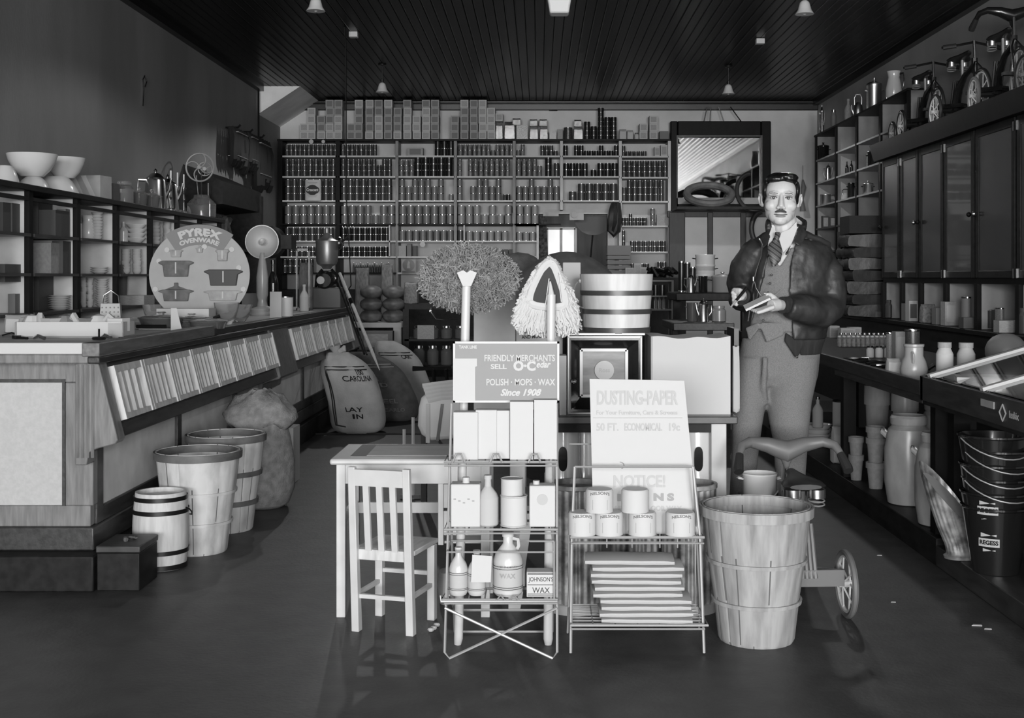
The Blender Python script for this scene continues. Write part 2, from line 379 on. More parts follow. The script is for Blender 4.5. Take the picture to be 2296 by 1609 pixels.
def _kettle(b): b.lathe([(.4, 0), (.5, .1), (.5, .3), (.42, .52), (.22, .64), (.2, .66), (0, .68)], n=18)
def _kspout(b): b.tube([(.45, 0, .2), (.62, 0, .35), (.68, 0, .55)], [.09, .06, .045], 8)
def _khand(b): b.tube([(-.35, 0, .55), (-.38, 0, .85), (-.2, 0, 1), (.2, 0, 1), (.38, 0, .85), (.35, 0, .55)], .035, 6)
def _pitch(b): b.lathe([(.36, 0), (.45, .1), (.48, .35), (.4, .6), (.33, .78), (.37, .95), (.4, 1), (.36, 1), (.3, .8), (.3, .5), (0, .1)], n=20)
def _pitchh(b): b.tube([(.34, 0, .9), (.55, 0, .92), (.6, 0, .7), (.55, 0, .45), (.44, 0, .35)], .04, 8)
def _coffee(b): b.lathe([(.5, 0), (.48, .05), (.4, .7), (.36, .74), (.38, .77), (.2, .87), (.05, .9), (.08, .95), (0, 1)], n=16)
def _coffs(b): b.tube([(.42, 0, .3), (.6, 0, .5), (.7, 0, .78)], [.09, .06, .04], 8)
def _coffh(b): b.tube([(-.38, 0, .7), (-.75, 0, .7), (-.78, 0, .4), (-.45, 0, .2)], .04, 6)
def _cass(b): b.lathe([(.38, 0), (.43, .06), (.5, .75), (.53, .8), (.53, .86), (.47, .82), (.4, .12), (0, .1)], n=20)
def _casl(b): b.lathe([(.53, .87), (.5, .92), (.3, 1.05), (.06, 1.1), (.06, 1.18), (.12, 1.25), (.08, 1.32), (0, 1.33)], n=20)
def _cash2(b): _cash(b, -1)
def _cash(b, s=1): b.bar((s * .5, 0, .82), (s * .68, 0, .84), .25, .05)
def _ball(b): b.ball((0, 0, .5), .5, 16)
def _box(b): b.box(-.5, .5, -.5, .5, 0, 1)
def _boxl(b): b.box(-.36, .36, -.52, -.49, .15, .85)
def _bag(b):
    rr = []
    for z, sx, sy in ((0, .44, .4), (.04, .5, .46), (.4, .5, .5), (.78, .47, .42), (.93, .44, .2), (1, .46, .06)):
        rr.append([Vector((sx * max(-1, min(1, 1.25 * cos(a))), sy * max(-1, min(1, 1.25 * sin(a))), z + .015 * sin(5 * a))) for a in [2 * pi * i / 16 for i in range(16)]])
    b.loft(rr)
def _roll(b): b.lathe([(.0, -.5), (.5, -.5), (.5, .5), (0, .5)], c=(0, 0, .5), n=16, axis='X')
def _cand(b): b.lathe([(.5, 0), (.48, .06), (.12, .1), (.06, .3), (.12, .36), (.05, .5), (.16, .6), (.18, .66), (.08, .66)], n=14)
def _candle(b): b.lathe([(.07, .62), (.065, 1)], n=10)
KINDS = {'can': [('tin', _can)], 'jar': [('jar_body', _jarbody), ('lid', _jarlid)], 'bottle': [('bottle_body', _bottle), ('cap', _bcap)],
 'bowl': [('bowl', _bowl)], 'plate': [('plate', _plate)], 'cup': [('cup', _cup)], 'pot': [('pot_body', _pot), ('lid', _potlid), ('handle', _pear), ('handle', _pear2)],
 'openpot': [('pot_body', _pot), ('handle', _pear), ('handle', _pear2)], 'pan': [('pan_body', _pot), ('handle', _panh)], 'crock': [('crock_body', _crock), ('handle', _crockh), ('handle', _crockh2)],
 'fpot': [('flowerpot', _fpot)], 'kettle': [('kettle_body', _kettle), ('spout', _kspout), ('handle', _khand)], 'pitcher': [('pitcher_body', _pitch), ('handle', _pitchh)],
 'coffee': [('pot_body', _coffee), ('spout', _coffs), ('handle', _coffh)], 'casserole': [('dish', _cass), ('lid', _casl), ('handle', _cash), ('handle', _cash2)], 'ball': [('ball', _ball)],
 'box': [('box', _box)], 'lbox': [('box_body', _box), ('label_panel', _boxl)], 'bag': [('bag', _bag)], 'roll': [('roll', _roll)], 'candlestick': [('stick', _cand), ('candle', _candle)]}
_UM = {}
def um(kind, i, mats):
    key = (kind, i, tuple(m.name for m in mats))
    if key not in _UM: _UM[key] = _u(KINDS[kind][i][1]).mesh(KINDS[kind][i][0], list(mats), 0 if kind in ('box', 'lbox') else 40)
    return _UM[key]
def put(kind, name, loc, w, h, mats, label, cat, group=None, rz=0, d=None, rx=0):
    """one thing of a kind, w wide, d deep, h high, standing at loc; mats: one entry per part"""
    ps = KINDS[kind]; d = d or w; sc = (w, d, h)
    if not isinstance(mats, (list, tuple)): mats = [mats]
    if len(ps) == 1:
        o = bpy.data.objects.new(name, um(kind, 0, mats)); link(o, None, loc)
        o.rotation_euler = (rx, 0, rz); o.scale = sc; return tag(o, label, cat, group)
    t = thing(name, label, cat, loc, rz, group); t.rotation_euler = (rx, 0, rz)
    for i, (pn, _) in enumerate(ps):
        o = bpy.data.objects.new(pn, um(kind, i, [mats[min(i, len(mats) - 1)]])); link(o, t); o.scale = sc
    return t
def bayxy(px):
    Yo = 2.95 * F / (VX - px); e = [y for y in (5.72, 6.44, 7.13, 7.87, 8.6, 9.35, 10.05, 10.72, 11.38) if y > Yo][0]
    Y = e - .17; X = (px - VX) * Y / F
    if X > -3.03: X = -3.03; Y = X * F / (px - VX)
    return X, Y
def boxon(px0, px1, py0, py1, X, zb, m, name, label, cat='box', d=.22, group=None, kind='box', rz=0):
    """a box seen between two pixel columns on a side wall shelf"""
    X, Y = bayxy((px0 + px1) / 2); w = (px1 - px0) * Y / F; h = CH + (VY - py0) * Y / F - zb
    return put(kind, name, (X, Y, zb), w, max(h, .02), m, label, cat, group, rz, d=d)

# ================================================================ LEFT: CROCKERY SHELVES ALONG THE WALL
t = thing('wall_shelving', 'long dark wooden crockery shelving with pale backs along the left wall', 'shelves', (0, 0, 0))
YS = [5.72, 6.44, 7.13, 7.87, 8.6, 9.35, 10.05, 10.72, 11.38]; XF = -2.95; ZT = 1.78
part('top_board', MB().box(XL + .01, XF + .03, YS[0], YS[-1] + .04, ZT - .035, ZT), EBONS, t, bev=.004)
part('back_panel', MB().box(XL + .005, XL + .02, YS[0], YS[-1], .0, ZT - .03), SHELFW, t)
for y in YS:
    part('upright', MB().box(XL + .02, XF - .03, y - .015, y + .015, 0, ZT - .035), SHELFW, t); part('edge_strip', MB().box(XF - .03, XF, y - .028, y + .028, 0, ZT - .035), EBON, t)
for i in range(8):
    for z in (.8, 1.04, 1.27, 1.50):
        if i == 0 and z == 1.27: z = 1.22
        part('shelf', MB().box(XL + .02, XF + .01, YS[i] + .025, YS[i+1] - .025, z - .018, z), OAKD, t)
    part('rail', MB().box(XF - .03, XF, YS[i] + .025, YS[i+1] - .025, 1.69, 1.712), EBONS, t)
g = 'boxes and goods on the crockery shelves'
# shelf goods: (pixel columns, top pixel row, shelf height, ...)
boxon(14, 24, 455, 0, -3.1, 1.5, DKCARD, 'clock_case', 'tall dark case at the far left end of the top crockery shelf', d=.2)
boxon(28, 44, 457, 0, -3.1, 1.5, DKCARD, 'clock_case', 'second tall dark case on the top crockery shelf, far left', d=.2)
for i, (a, c, tp, zb, mm, lb) in enumerate([(80, 102, 448, 1.5, DKCARD, 'dark carton on the left of the second bay, top crockery shelf'), (103, 140, 472, 1.5, DKCARD, 'wide dark carton on the top crockery shelf, second bay'),
    (142, 162, 470, 1.5, MIDCARD, 'brown carton with round end in the second bay, top crockery shelf'), (80, 130, 545, 1.27, GREYC, 'grey carton stack filling the second bay, middle shelf'), (132, 156, 541, 1.27, DKCARD, 'dark carton at the right of the second bay, middle shelf'),
    (78, 92, 620, 1.04, MIDCARD, 'brown book-like box upright in the second bay, lower shelf'), (93, 104, 618, 1.04, DKCARD, 'dark upright box beside the plates in the second bay'), (10, 30, 592, 1.22, DKCARD, 'small black lamp box in the first bay, middle shelf'),
    (36, 52, 658, 1.04, MIDCARD, 'small grey box in the first bay, lower shelf')]):
    boxon(a, c, tp, 0, -3.12, zb, mm, 'carton', lb, d=.22)
boxon(146, 176, 500, 0, -3.0, 1.5, CARD, 'carton', 'small carton with white label at the edge of the top crockery shelf', d=.12)
def stack(kind, n, px, py0, X, zb, wpx, m, lb, gr, cat, name):
    X, Y = bayxy(px); w = wpx * Y / F * 1.0; H = CH + (VY - py0) * Y / F - zb; st = H / n
    for i in range(n):
        put(kind, name, (X + random.uniform(-.003, .003), Y, zb + i * st), w, st * (1.6 if kind == 'cup' else 1.3), m, lb.replace('white', up(i, n) + ' white', 1), cat, gr)
stack('bowl', 9, 218, 478, -3.12, 1.5, 26, CHINA, 'white bowl in the leaning stack, third bay, top crockery shelf', 'tall stack of white bowls', 'bowl', 'bowl')
stack('plate', 4, 305, 506, -3.12, 1.5, 44, CHINA, 'wide white platter stacked in the fourth bay, top crockery shelf', 'platters in the fourth bay', 'plate', 'plate')
stack('cup', 8, 282, 562, -3.12, 1.27, 20, CHINA, 'white cup in the left stack, fourth bay, middle shelf', 'left cup stack in the fourth bay', 'cup', 'cup')
stack('cup', 8, 307, 562, -3.12, 1.27, 20, CHINA, 'white cup in the right stack, fourth bay, middle shelf', 'right cup stack in the fourth bay', 'cup', 'cup')
stack('plate', 8, 134, 663, -3.12, 1.04, 50, CHINA, 'white dinner plate in the stack, second bay, lower shelf', 'dinner plates in the second bay', 'plate', 'plate')
stack('cup', 12, 188, 625, -3.12, 1.04, 14, CHINA, 'white saucer in the first stack, third bay, lower shelf', 'first saucer stack in the third bay', 'saucer', 'saucer')
stack('cup', 12, 202, 626, -3.12, 1.04, 14, CHINA, 'white saucer in the second stack, third bay, lower shelf', 'second saucer stack in the third bay', 'saucer', 'saucer')
stack('plate', 12, 228, 626, -3.12, 1.04, 30, CHINA, 'white soup plate in the tall stack, third bay, lower shelf', 'soup plates in the third bay', 'plate', 'plate')
stack('plate', 3, 222, 600, -3.12, 1.27, 40, CHINA, 'white dish low on the middle shelf of the third bay', 'low dishes in the third bay', 'plate', 'plate')
stack('bowl', 6, 350, 500, -3.12, 1.5, 20, CHINA, 'white bowl in the stack, fifth bay, top crockery shelf', 'bowls in the fifth bay', 'bowl', 'bowl')
stack('cup', 6, 374, 502, -3.12, 1.5, 18, CHINA, 'white cup stacked in the fifth bay beside the bowls', 'cups in the fifth bay', 'cup', 'cup')
put('pitcher', 'pitcher', (*bayxy(199), 1.5), .12, .17, CHINA, 'white china pitcher before the bowls in the third bay', 'pitcher')
put('bottle', 'figurine', (*bayxy(277), 1.5), .07, .16, CHINA, 'small white china figurine in the fourth bay, top shelf', 'figurine')
put('box', 'baking_dish', (*bayxy(305), 1.04), .2, .07, GREYC, 'shallow rectangular baking dish on the lower shelf, fourth bay', 'dish', d=.25)
for i, px in enumerate((268, 276)): put('cup', 'glass_tumbler', (*bayxy(px), 1.04), .07, .3, GLASSD, 'tall stack of dark glass dishes, %s in the fourth bay' % ('leftmost' if i == 0 else 'second'), 'dish')
# on top of the shelving
zt = ZT
def bowlat(px, pyb, wpx, hpx, X, z, lb, up=True):
    Y = Yat(px, X); w = wpx * Y / F; h = hpx * Y / F
    o = put('bowl', 'mixing_bowl', (X, Y, z + (0 if up else h)), w, h, CHINA, lb, 'bowl')
    if not up: o.rotation_euler = (pi, 0, 0)
    return h
h1 = bowlat(12, 400, 62, 44, -3.1, zt, 'bright white bowl at the far left edge on top of the crockery shelves', False)
h2 = bowlat(75, 400, 72, 30, -3.1, zt, 'upturned white mixing bowl under the largest bowl', False)
h3 = bowlat(128, 420, 96, 38, -3.08, zt, 'upturned white mixing bowl, base of the right bowl pair', False)
bowlat(72, 365, 110, 50, -3.1, zt + h2, 'largest white mixing bowl, set upright on an upturned one')
bowlat(146, 375, 86, 46, -3.08, zt + h3, 'white mixing bowl upright with shaded right side, right bowl pair')
Y = Yat(208, -3.1)
b = MB(); b.box(-.09, .09, -.08, .08, 0, .16)
t = thing('striped_box', 'grey box with broad diagonal stripes on top of the crockery shelves', 'box', (-3.06, Yat(210, -3.06), zt), R(-8)); part('box_body', b, GREYC, t)
b = MB()
for q in (-.13, -.05, .03): b.prism([(q, 0.001), (q + .035, 0.001), (q + .035 - .1 + .02, .159), (q - .1 + .02, .159)] if q > -.1 else [(-.088, .001), (-.08, .001), (-.088, .05)], 'Y', -.083, -.079)
part('stripe', b, CARD, t)
put('lbox', 'carton', (-3.05, Yat(246, -3.05), zt), .1, .13, [DKCARD, GREYC], 'dark carton with grey label between the striped box and glass jars', 'box', d=.12)
put('jar', 'glass_jar', (-3.05, Yat(279, -3.05), zt), .13, .17, [GLASS, GLASS], 'clear glass storage jar on top of the crockery shelves', 'jar')
for px, wpx, hp, lb in ((312, 34, 34, 'glass casserole with knob lid, left of three on the shelf top'), (340, 34, 30, 'glass casserole with knob lid, middle of three on the shelf top')):
    Y = Yat(px, -3.06); put('casserole', 'glass_casserole', (-3.06, Y, zt), wpx * Y / F * 1.05, .12, [GLASSD, GLASS, GLASS], lb, 'casserole dish')
for px, hp, lb in ((339, .22, 'chrome coffee urn with bright bars, left of the lamps on the shelf top'), (366, .2, 'chrome coffee percolator pair in the middle of the shelf top')):
    Y = Yat(px + 4, -3.1); put('coffee', 'coffee_urn', (-3.08, Y, zt), .19, hp + .12, STEEL, lb, 'coffee pot', rz=R(40))
for px, lb in ((383, 'tall chrome candlestick left of the churn'), (398, 'short bright chrome candlestick before the churn'), (412, 'chrome candlestick touching the churn')):
    Y = Yat(px, -3.02); put('candlestick', 'candlestick', (-3.02, Y, zt), .11, .34, [STEEL, CHINA], lb, 'candlestick')
# butter churn with flywheel
Yc = Yat(452, -3.1); t = thing('butter_churn', 'glass butter churn with a big spoked flywheel, on the crockery shelves', 'churn', (-3.1, Yc, zt))
part('glass_bowl', MB().lathe([(.1, 0), (.13, .02), (.13, .14), (.07, .2), (.07, .22)], n=20), GLASS, t)
part('post', MB().tube([(0, 0, .2), (0, 0, .44)], .008, 6).tube([(-.03, 0, .2), (-.05, 0, .4)], .005, 5).tube([(.06, 0, .0), (.06, 0, .33)], .006, 5), TIN, t)
def flywheel(parent, c, rr, m, nsp=4, curl=.9, tr=.008, rz=0, nm='flywheel'):
    c = Vector(c); b = MB(); M = Matrix.Translation(c) @ Matrix.Rotation(rz, 4, 'Z'); b.M = M
    b.tube([(rr * cos(a), 0, rr * sin(a)) for a in [2 * pi * i / 32 for i in range(32)]], tr, 6, closed=True)
    for k in range(nsp):
        a0 = 2 * pi * k / nsp + .5
        b.tube([(rr * q * cos(a0 + curl * q * q), 0, rr * q * sin(a0 + curl * q * q)) for q in [j / 7 for j in range(8)]], tr * .8, 5)
    b.lathe([(0, -.02), (.018, -.02), (.018, .02), (0, .02)], n=10, axis='Y')
    return part(nm, b, m, parent)
GW = mat('grey_casting', .35, .5, metal=.3)
flywheel(t, (0, -.06, .47), .128, GW, rz=R(-4)); flywheel(t, (.03, 0, .46), .062, GW, 3, 0, .005, nm='gear')
# ---------------------------------------------------------------- LEFT COUNTER
t = thing('shop_counter', 'long oak shop counter with sloping bin fronts on the left', 'counter', (0, 0, 0))
YC0, YC1 = 4.88, 11.6; XC = -1.82; XB = -4.6
part('plinth', MB().box(-2.6, -1.765, 4.86, YC1, 0, .142), EBONS, t, bev=.006)
part('base_board', MB().box(-2.62, -1.80, 4.96, YC1 - .02, .142, .236), OAKD, t, bev=.006)
part('core', MB().box(-2.6, -1.85, 5.02, YC1 - .03, .236, .90), OAKD, t)
# end facing the street: rails, stile, canvas-coloured panel
e = MB(); Ye = 4.98; X1 = fx(147, Ye)
e.box(-2.62, -1.82, Ye, Ye + .05, .236, fz(1133, Ye)); e.box(-2.62, -1.82, Ye, Ye + .05, fz(857, Ye), .915); e.box(X1, -1.808, Ye - .004, Ye + .05, fz(1133, Ye), fz(857, Ye))
part('end_frame', e, OAK, t, bev=.004)
part('end_panel', MB().box(-2.62, X1, Ye + .012, Ye + .04, fz(1133, Ye), fz(857, Ye)), LINEN, t, 'pale painted end panel')
e = MB(); q = .008; e.box(X1 - .012, X1, Ye - .006, Ye + .01, fz(1133, Ye), fz(857, Ye)); e.box(-2.62, X1, Ye - .006, Ye + .01, fz(857, Ye), fz(857, Ye) + .014)
part('panel_moulding', e, OAKD, t)
# bracket-shaped cheek that carries the sloping bins (front, middle, end)
def cheek(y0, y1, m=OAK):
    prf = [(-1.845, .915), (-1.755, .915), (-1.745, .88), (-1.69, .66), (-1.675, .6), (-1.685, .585), (-1.76, .565), (-1.79, .55), (-1.80, .5), (-1.845, .5)]
    return part('bracket', MB().prism(prf, 'Y', y0, y1), m, t, bev=.004)
cheek(4.88, 4.97); cheek(7.97, 8.55, mat('oak_post', .1, .45, var=.3, scale=10, st=(6, 6, .8))); cheek(11.2, 11.5)
e = MB()
for k in range(4): e.tube([(-1.835 + .02 * k, 4.879, .53), (-1.835 + .02 * k, 4.879, .9)], .007, 6)
part('reeding', e, OAK, t)
for a, c in ((4.97, 7.97), (8.55, 11.2)):
    part('sloping_front', MB().prism([(-1.84, .9), (-1.765, .9), (-1.71, .655), (-1.695, .60), (-1.78, .565), (-1.84, .56)], 'Y', a, c), OAKD, t)
# side panels below the bins
part('side_panel', MB().box(-1.85, -1.825, 5.0, YC1 - .03, .3, .56), mat('side_panel_paint', .55, .85, var=.12, scale=6), t, 'pale side panel')
e = MB(); e.box(-1.85, -1.812, 5.031, YC1 - .03, .236, .30)
for y in (5.032, 6.15, 7.3, 8.25, 9.4, 10.5, 11.5): e.box(-1.85, -1.81, y, y + .07, .236, .56)
part('side_frame', e, OAKD, t, bev=.003)
# top: pale worn board, then a dark lip along the customers' side
part('counter_top', MB().box(-2.63, -1.75, 4.87, YC1, .915, .965), mat('worn_counter_top', .42, .6, var=.15, scale=4, st=(1, .3, 1)), t)
part('front_lip', MB().box(-2.63, -1.735, 4.835, 4.88, .944, .989), CARD, t, 'pale front lip', bev=.004)
part('front_moulding', MB().box(-2.63, -1.735, 4.84, 4.88, .906, .944), OAK, t, bev=.006)
part('side_moulding', MB().box(-1.78, -1.731, 4.832, YC1, .906, .935), OAKD, t, bev=.006)
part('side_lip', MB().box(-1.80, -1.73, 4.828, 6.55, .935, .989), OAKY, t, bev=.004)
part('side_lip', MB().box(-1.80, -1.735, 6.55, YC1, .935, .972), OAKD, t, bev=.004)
# bins: framed trays with slats hung on the slope
def bin_tray(y0, y1, ns):
    b = MB(); A = Vector((-1.757, 0, .882)); B = Vector((-1.703, 0, .664)); n = Vector((.97, 0, .24)).normalized()
    def q(y, s, o): v = A.lerp(B, s) + n * o; return (v.x, y, v.z)
    def slab(ya, yb, s0, s1, o0, o1):
        b.hexa([q(ya, s1, o0), q(ya, s1, o1), q(yb, s1, o1), q(yb, s1, o0), q(ya, s0, o0), q(ya, s0, o1), q(yb, s0, o1), q(yb, s0, o0)])
    slab(y0 + .004, y0 + .026, 0, 1, 0, .03); slab(y1 - .026, y1 - .004, 0, 1, 0, .03)
    slab(y0 + .026, y1 - .026, 0, .13, 0, .024); slab(y0 + .026, y1 - .026, .9, 1, 0, .024)
    slab(y0 + .026, y1 - .026, .13, .9, 0, .004)
    wv = (y1 - y0 - .052) / ns
    for i in range(1, ns): slab(y0 + .026 + wv * i - .009, y0 + .026 + wv * i + .009, .1, .9, .0, .02)
    return b
for i in range(8): part('bin_front', bin_tray(4.985 + .373 * i, 4.985 + .373 * (i + 1) - .003, 5 if i else 4), PINE, t, 'pale slatted bin front')
for i in range(7): part('bin_front', bin_tray(8.56 + .377 * i, 8.56 + .377 * (i + 1) - .003, 5), PINE, t, 'pale slatted bin front')

# ---------------------------------------------------------------- things on the counter
ZC = .966
def onc(px, py): Y = (CH - ZC) * F / (py - VY); return Vector((fx(px, Y), Y, ZC))
t = thing('parts_tray', 'long low white box of loose hardware on the near counter', 'tray', (fx(170, 5.75), 5.75, ZC), R(2))
wt = (305 - 68) * 5.75 / F
b = MB(); b.box(-wt/2, wt/2, -.09, -.08, 0, .075); b.box(-wt/2, wt/2, .08, .09, 0, .075); b.box(-wt/2, -wt/2 + .01, -.09, .09, 0, .075); b.box(wt/2 - .01, wt/2, -.09, .09, 0, .075); b.box(-wt/2, wt/2, -.09, .09, 0, .01); b.box(-.05, -.04, -.08, .08, 0, .06)
part('tray_body', b, CARD, t); part('end_label', MB().box(wt/2 - .07, wt/2 - .005, -.0925, -.09, .005, .07), GREYC, t, 'grey end label')
rr = random.Random(3)
for i in range(9):
    x = fx(170, 5.75) - wt/2 + .04 + i * (wt - .08) / 8; b = MB()
    if i % 3 == 0: b.ball((0, 0, .03), (.045, .05, .05), 8)
    elif i % 3 == 1: b.tube([(-.04, 0, .01), (0, .01, .07), (.05, 0, .02)], .018, 6)
    else: b.box(-.04, .04, -.03, .03, 0, .06)
    solo('wrapped_parcel', b, [CARD, MIDCARD, PAPER][rr.randrange(3)], ORD[i] + ' small paper parcel from the left in the long white box', 'parcel', (x, 5.75 + rr.uniform(-.03, .03), ZC + .03), rr.uniform(0, 3), group='parcels in the long white box')
# grater
t = thing('grater', 'tin box grater with wire loop handle standing behind the white tray', 'grater', (fx(249, 6.15), 6.15, ZC), R(12))
b = MB(); b.hexa([(-.055, -.04, 0), (.055, -.04, 0), (.055, .04, 0), (-.055, .04, 0), (-.045, -.03, .15), (.045, -.03, .15), (.045, .03, .15), (-.045, .03, .15)])
for i in range(5):
    for j in range(6): b.ball((-.038 + .019 * i, -.04 + .0015 * j, .02 + .022 * j), .004, 6)
part('grater_body', b, mat('dull_tin', .3, .6, metal=.3), t)
part('handle', MB().tube([(-.04, 0, .15), (-.035, 0, .19), (0, 0, .215), (.035, 0, .19), (.04, 0, .15)], .004, 6), TIN, t)
for i, (px, py, k) in enumerate([(25, 757, 0), (50, 760, 1), (90, 762, 0), (120, 755, 1), (185, 757, 2), (202, 755, 2), (222, 762, 2), (240, 760, 0), (262, 764, 1)]):
    p = onc(px, py); b = MB()
    if k == 0: b.tube([(-.04, 0, .008), (0, .01, .02), (.05, 0, .008)], .008, 6)
    elif k == 1: b.tube([(-.06, 0, .006), (.06, .01, .006)], .006, 6); b.box(.04, .07, -.01, .02, 0, .015)
    else: b.tube([(.025 * cos(a), .025 * sin(a), .008) for a in [i * pi / 5 for i in range(10)]], .007, 6, closed=True); b.tube([(.0, .0, .008), (0, 0, .05)], .005, 6)
    solo('small_fitting', b, IRON if k else TIN, ORD[i] + ' small metal fitting from the left on the near counter', 'fitting', p, rr.uniform(0, 3), group='loose fittings on the counter')
for px, py, lb in ((38, 745, 'crumpled pale paper bag at the left end of the counter'), (70, 752, 'crumpled pale paper bag beside the long white tray')):
    o = put('bag', 'paper_bag', onc(px, py), .12, .09, PAPER, lb, 'bag', rz=.4, d=.1)
# carving knives and stand, black handled
b = MB(); b.tube([(0, 0, .012), (.16, .0, .012)], .011, 6); solo('knife_handle', b, ENAMB, 'black cylindrical handle lying on a white card on the counter', 'knife', onc(306, 738) + Vector((0, 0, .004)))
solo('display_card', MB().box(0, .3, -.05, .1, 0, .004), CARD, 'white card lying flat under the black handle', 'card', onc(305, 738) + Vector((.02, .03, 0)))
solo('price_ticket', MB().prism([(-.03, 0), (.03, 0), (.0, .12), (-.03, .12)], 'Y', 0, .004), CARD, 'small white standing price ticket before the glass dishes', 'ticket', (fx(396, 6.4), 6.4, ZC), R(35))
# pyrex-style glass dishes on the counter
for px, py, w_, h_, kd, lb in [(362, 736, .24, .07, 'casserole', 'clear glass casserole left in front of the round glassware sign'), (430, 734, .22, .06, 'casserole', 'clear glass casserole in front of the round glassware sign, middle'),
      (468, 737, .2, .05, 'casserole', 'flat clear glass dish with bright rim, before the round sign'), (508, 727, .15, .13, 'bowl', 'deep clear glass bowl at the right foot of the round sign'), (535, 722, .17, .11, 'bowl', 'second deep glass bowl at the right foot of the round sign'), (345, 722, .14, .11, 'bowl', 'glass dish standing left of the round sign')]:
    p = onc(px, py); put(kd, 'glass_dish', p, w_, h_, [GLASS if kd == 'bowl' else GLASSD, GLASS, GLASS], lb, 'glass dish')
put('box', 'display_box', (fx(418, 7.1), 7.1, ZC), .3, .10, CARD, 'white display box lying behind the glass dishes', 'box', d=.15)
t = thing('frying_pan', 'dark handled pan lying among the glass dishes on the counter', 'pan', onc(412, 733), R(25))
part('pan_body', MB().lathe([(.07, 0), (.09, .02), (.086, .02), (.0, .004)], n=18), IRON, t); part('handle', MB().tube([(.08, 0, .02), (.2, 0, .06)], [.008, .012], 6), ENAMB, t)
# the round sign
t = thing('round_sign', 'big round glassware sign with arched lettered banner on the left counter', 'sign', (fx(447, 7.6), 7.6, ZC))
s = 7.6 / F; cz = fz(615, 7.6) - ZC; RX = 113 * s; RZ = 106 * s
def zc(py): return fz(py, 7.6) - ZC
def xc(px): return (px - 447) * s
pl = [(RX * cos(a), max(cz + RZ * sin(a), .0)) for a in [2 * pi * i / 72 for i in range(72)]]
hole = None
b = MB(); b.prism(pl, 'Y', 0, .008)
part('disc', b, mat('sign_board', .36, .7, var=.05, scale=10), t)
def arc(r0, r1, a0, a1, n=18):
    return [(r0 * sin(a0 + (a1 - a0) * i / n), r0 * cos(a0 + (a1 - a0) * i / n)) for i in range(n + 1)] + [(r1 * sin(a1 + (a0 - a1) * i / n), r1 * cos(a1 + (a0 - a1) * i / n)) for i in range(n + 1)]
ccz = zc(640); r1 = (640 - 507) * s; r0 = (640 - 546) * s
BANN = mat('banner_grey', .2, .7)
part('banner', MB().prism([(x, ccz + z) for x, z in arc(r1 * 1.03, r0 * .97, -R(34), R(34))], 'Y', -.004, 0), BANN, t, 'grey arched banner')
for tx, rr_, sz, wd in (('PYREX', (640 - 521) * s, .062, .27), ('OVENWARE', (640 - 538) * s, .038, .25)):
    o = text(tx, sz, (0, -.005, ccz + rr_), FRONT, CARD, t, wid=wd, off=.0035 if sz > .06 else .0018, curve=rr_)
GS = mat('glass_picture', .1, .25, var=.3, scale=20); GS2 = mat('glass_picture_pale', .27, .3, var=.2, scale=20)
def dishpic(cx_, cy_, w_, h_, m, lid=0, nm='pictured_dish'):
    x, z = xc(cx_), zc(cy_); w_, h_ = w_ * s, h_ * s; b = MB()
    pl = [(-w_ * .40, -h_/2), (w_ * .40, -h_/2), (w_ * .45, h_ * .2), (w_ * .6, h_ * .33), (w_ * .6, h_ * .4), (w_ * .45, h_/2), (-w_ * .45, h_/2), (-w_ * .6, h_ * .4), (-w_ * .6, h_ * .33), (-w_ * .45, h_ * .2)]
    b.prism([(x + p[0], z + p[1]) for p in pl], 'Y', -.02, 0)
    if lid: b.prism([(x - w_ * .4, z + h_ / 2), (x + w_ * .4, z + h_/2), (x + w_ * .07, z + h_ * .8), (x + .012, z + h_ * 1.1), (x - .012, z + h_ * 1.1), (x - w_ * .07, z + h_ * .8)], 'Y', -.014, 0)
    part(nm, b, m, t, bev=.004)
    part('highlight', MB().box(x - .004, x + .004, -.022, -.02, z - h_ * .3, z + h_ * .4), CARD, t)
dishpic(396, 602, 66, 36, GS); dishpic(396, 662, 66, 26, GS, 1); dishpic(501, 662, 72, 22, GS2); dishpic(396, 568, 26, 16, GS2); dishpic(500, 572, 26, 26, GS2); dishpic(502, 622, 72, 36, mat('cutout_dark', .03, .5)); dishpic(449, 561, 14, 10, GS2, 1)
b = MB()
for px, py in ((375, 560), (459, 553), (357, 585), (349, 648), (520, 559), (536, 600), (546, 648)): b.lathe([(0, -.006), (.016, -.006), (.016, 0), (0, 0)], c=(xc(px), 0, zc(py)), n=16, axis='Y')
part('price_dots', b, CARD, t, 'small pale price roundels')
part('stand', MB().bar((-.15, .01, 0), (-.15, .12, .0), .03).bar((.15, .01, 0), (.15, .12, .0), .03).bar((0, .008, .2), (0, .16, 0.01), .04, .01), OAKD, t)
# parabolic heater on turned column
Yh = 9.0; t = thing('bowl_heater', 'electric bowl heater with bright round reflector on a tapering column', 'heater', (fx(588, Yh), Yh, ZC)); s9 = Yh / F
zh = fz(542, Yh) - ZC
b = MB(); prf = [(.001, .085), (.05, .08), (.09, .05), (.118, .0), (.124, -.012), (.118, -.012), (.112, 0), (.086, .042), (.05, .07), (.001, .074)]
b.lathe(prf, c=(0, 0, zh), n=36, axis='Y', cap=False); part('reflector', b, mat('burnished_reflector', .6, .45, metal=.25), t, 'bright dished reflector')
part('lamp_housing', MB().lathe([(.1, .092), (.12, .11), (.1, .18), (.06, .22), (0, .22)], c=(.04, 0, zh), n=24, axis='Y').box(.13, .21, .02, .2, zh - .05, zh + .05), EBONS, t)
part('heating_cone', MB().lathe([(.0, -.06), (.02, -.04), (.026, 0), (.026, .07)], c=(0, 0, zh), n=14, axis='Y'), CHINA, t)
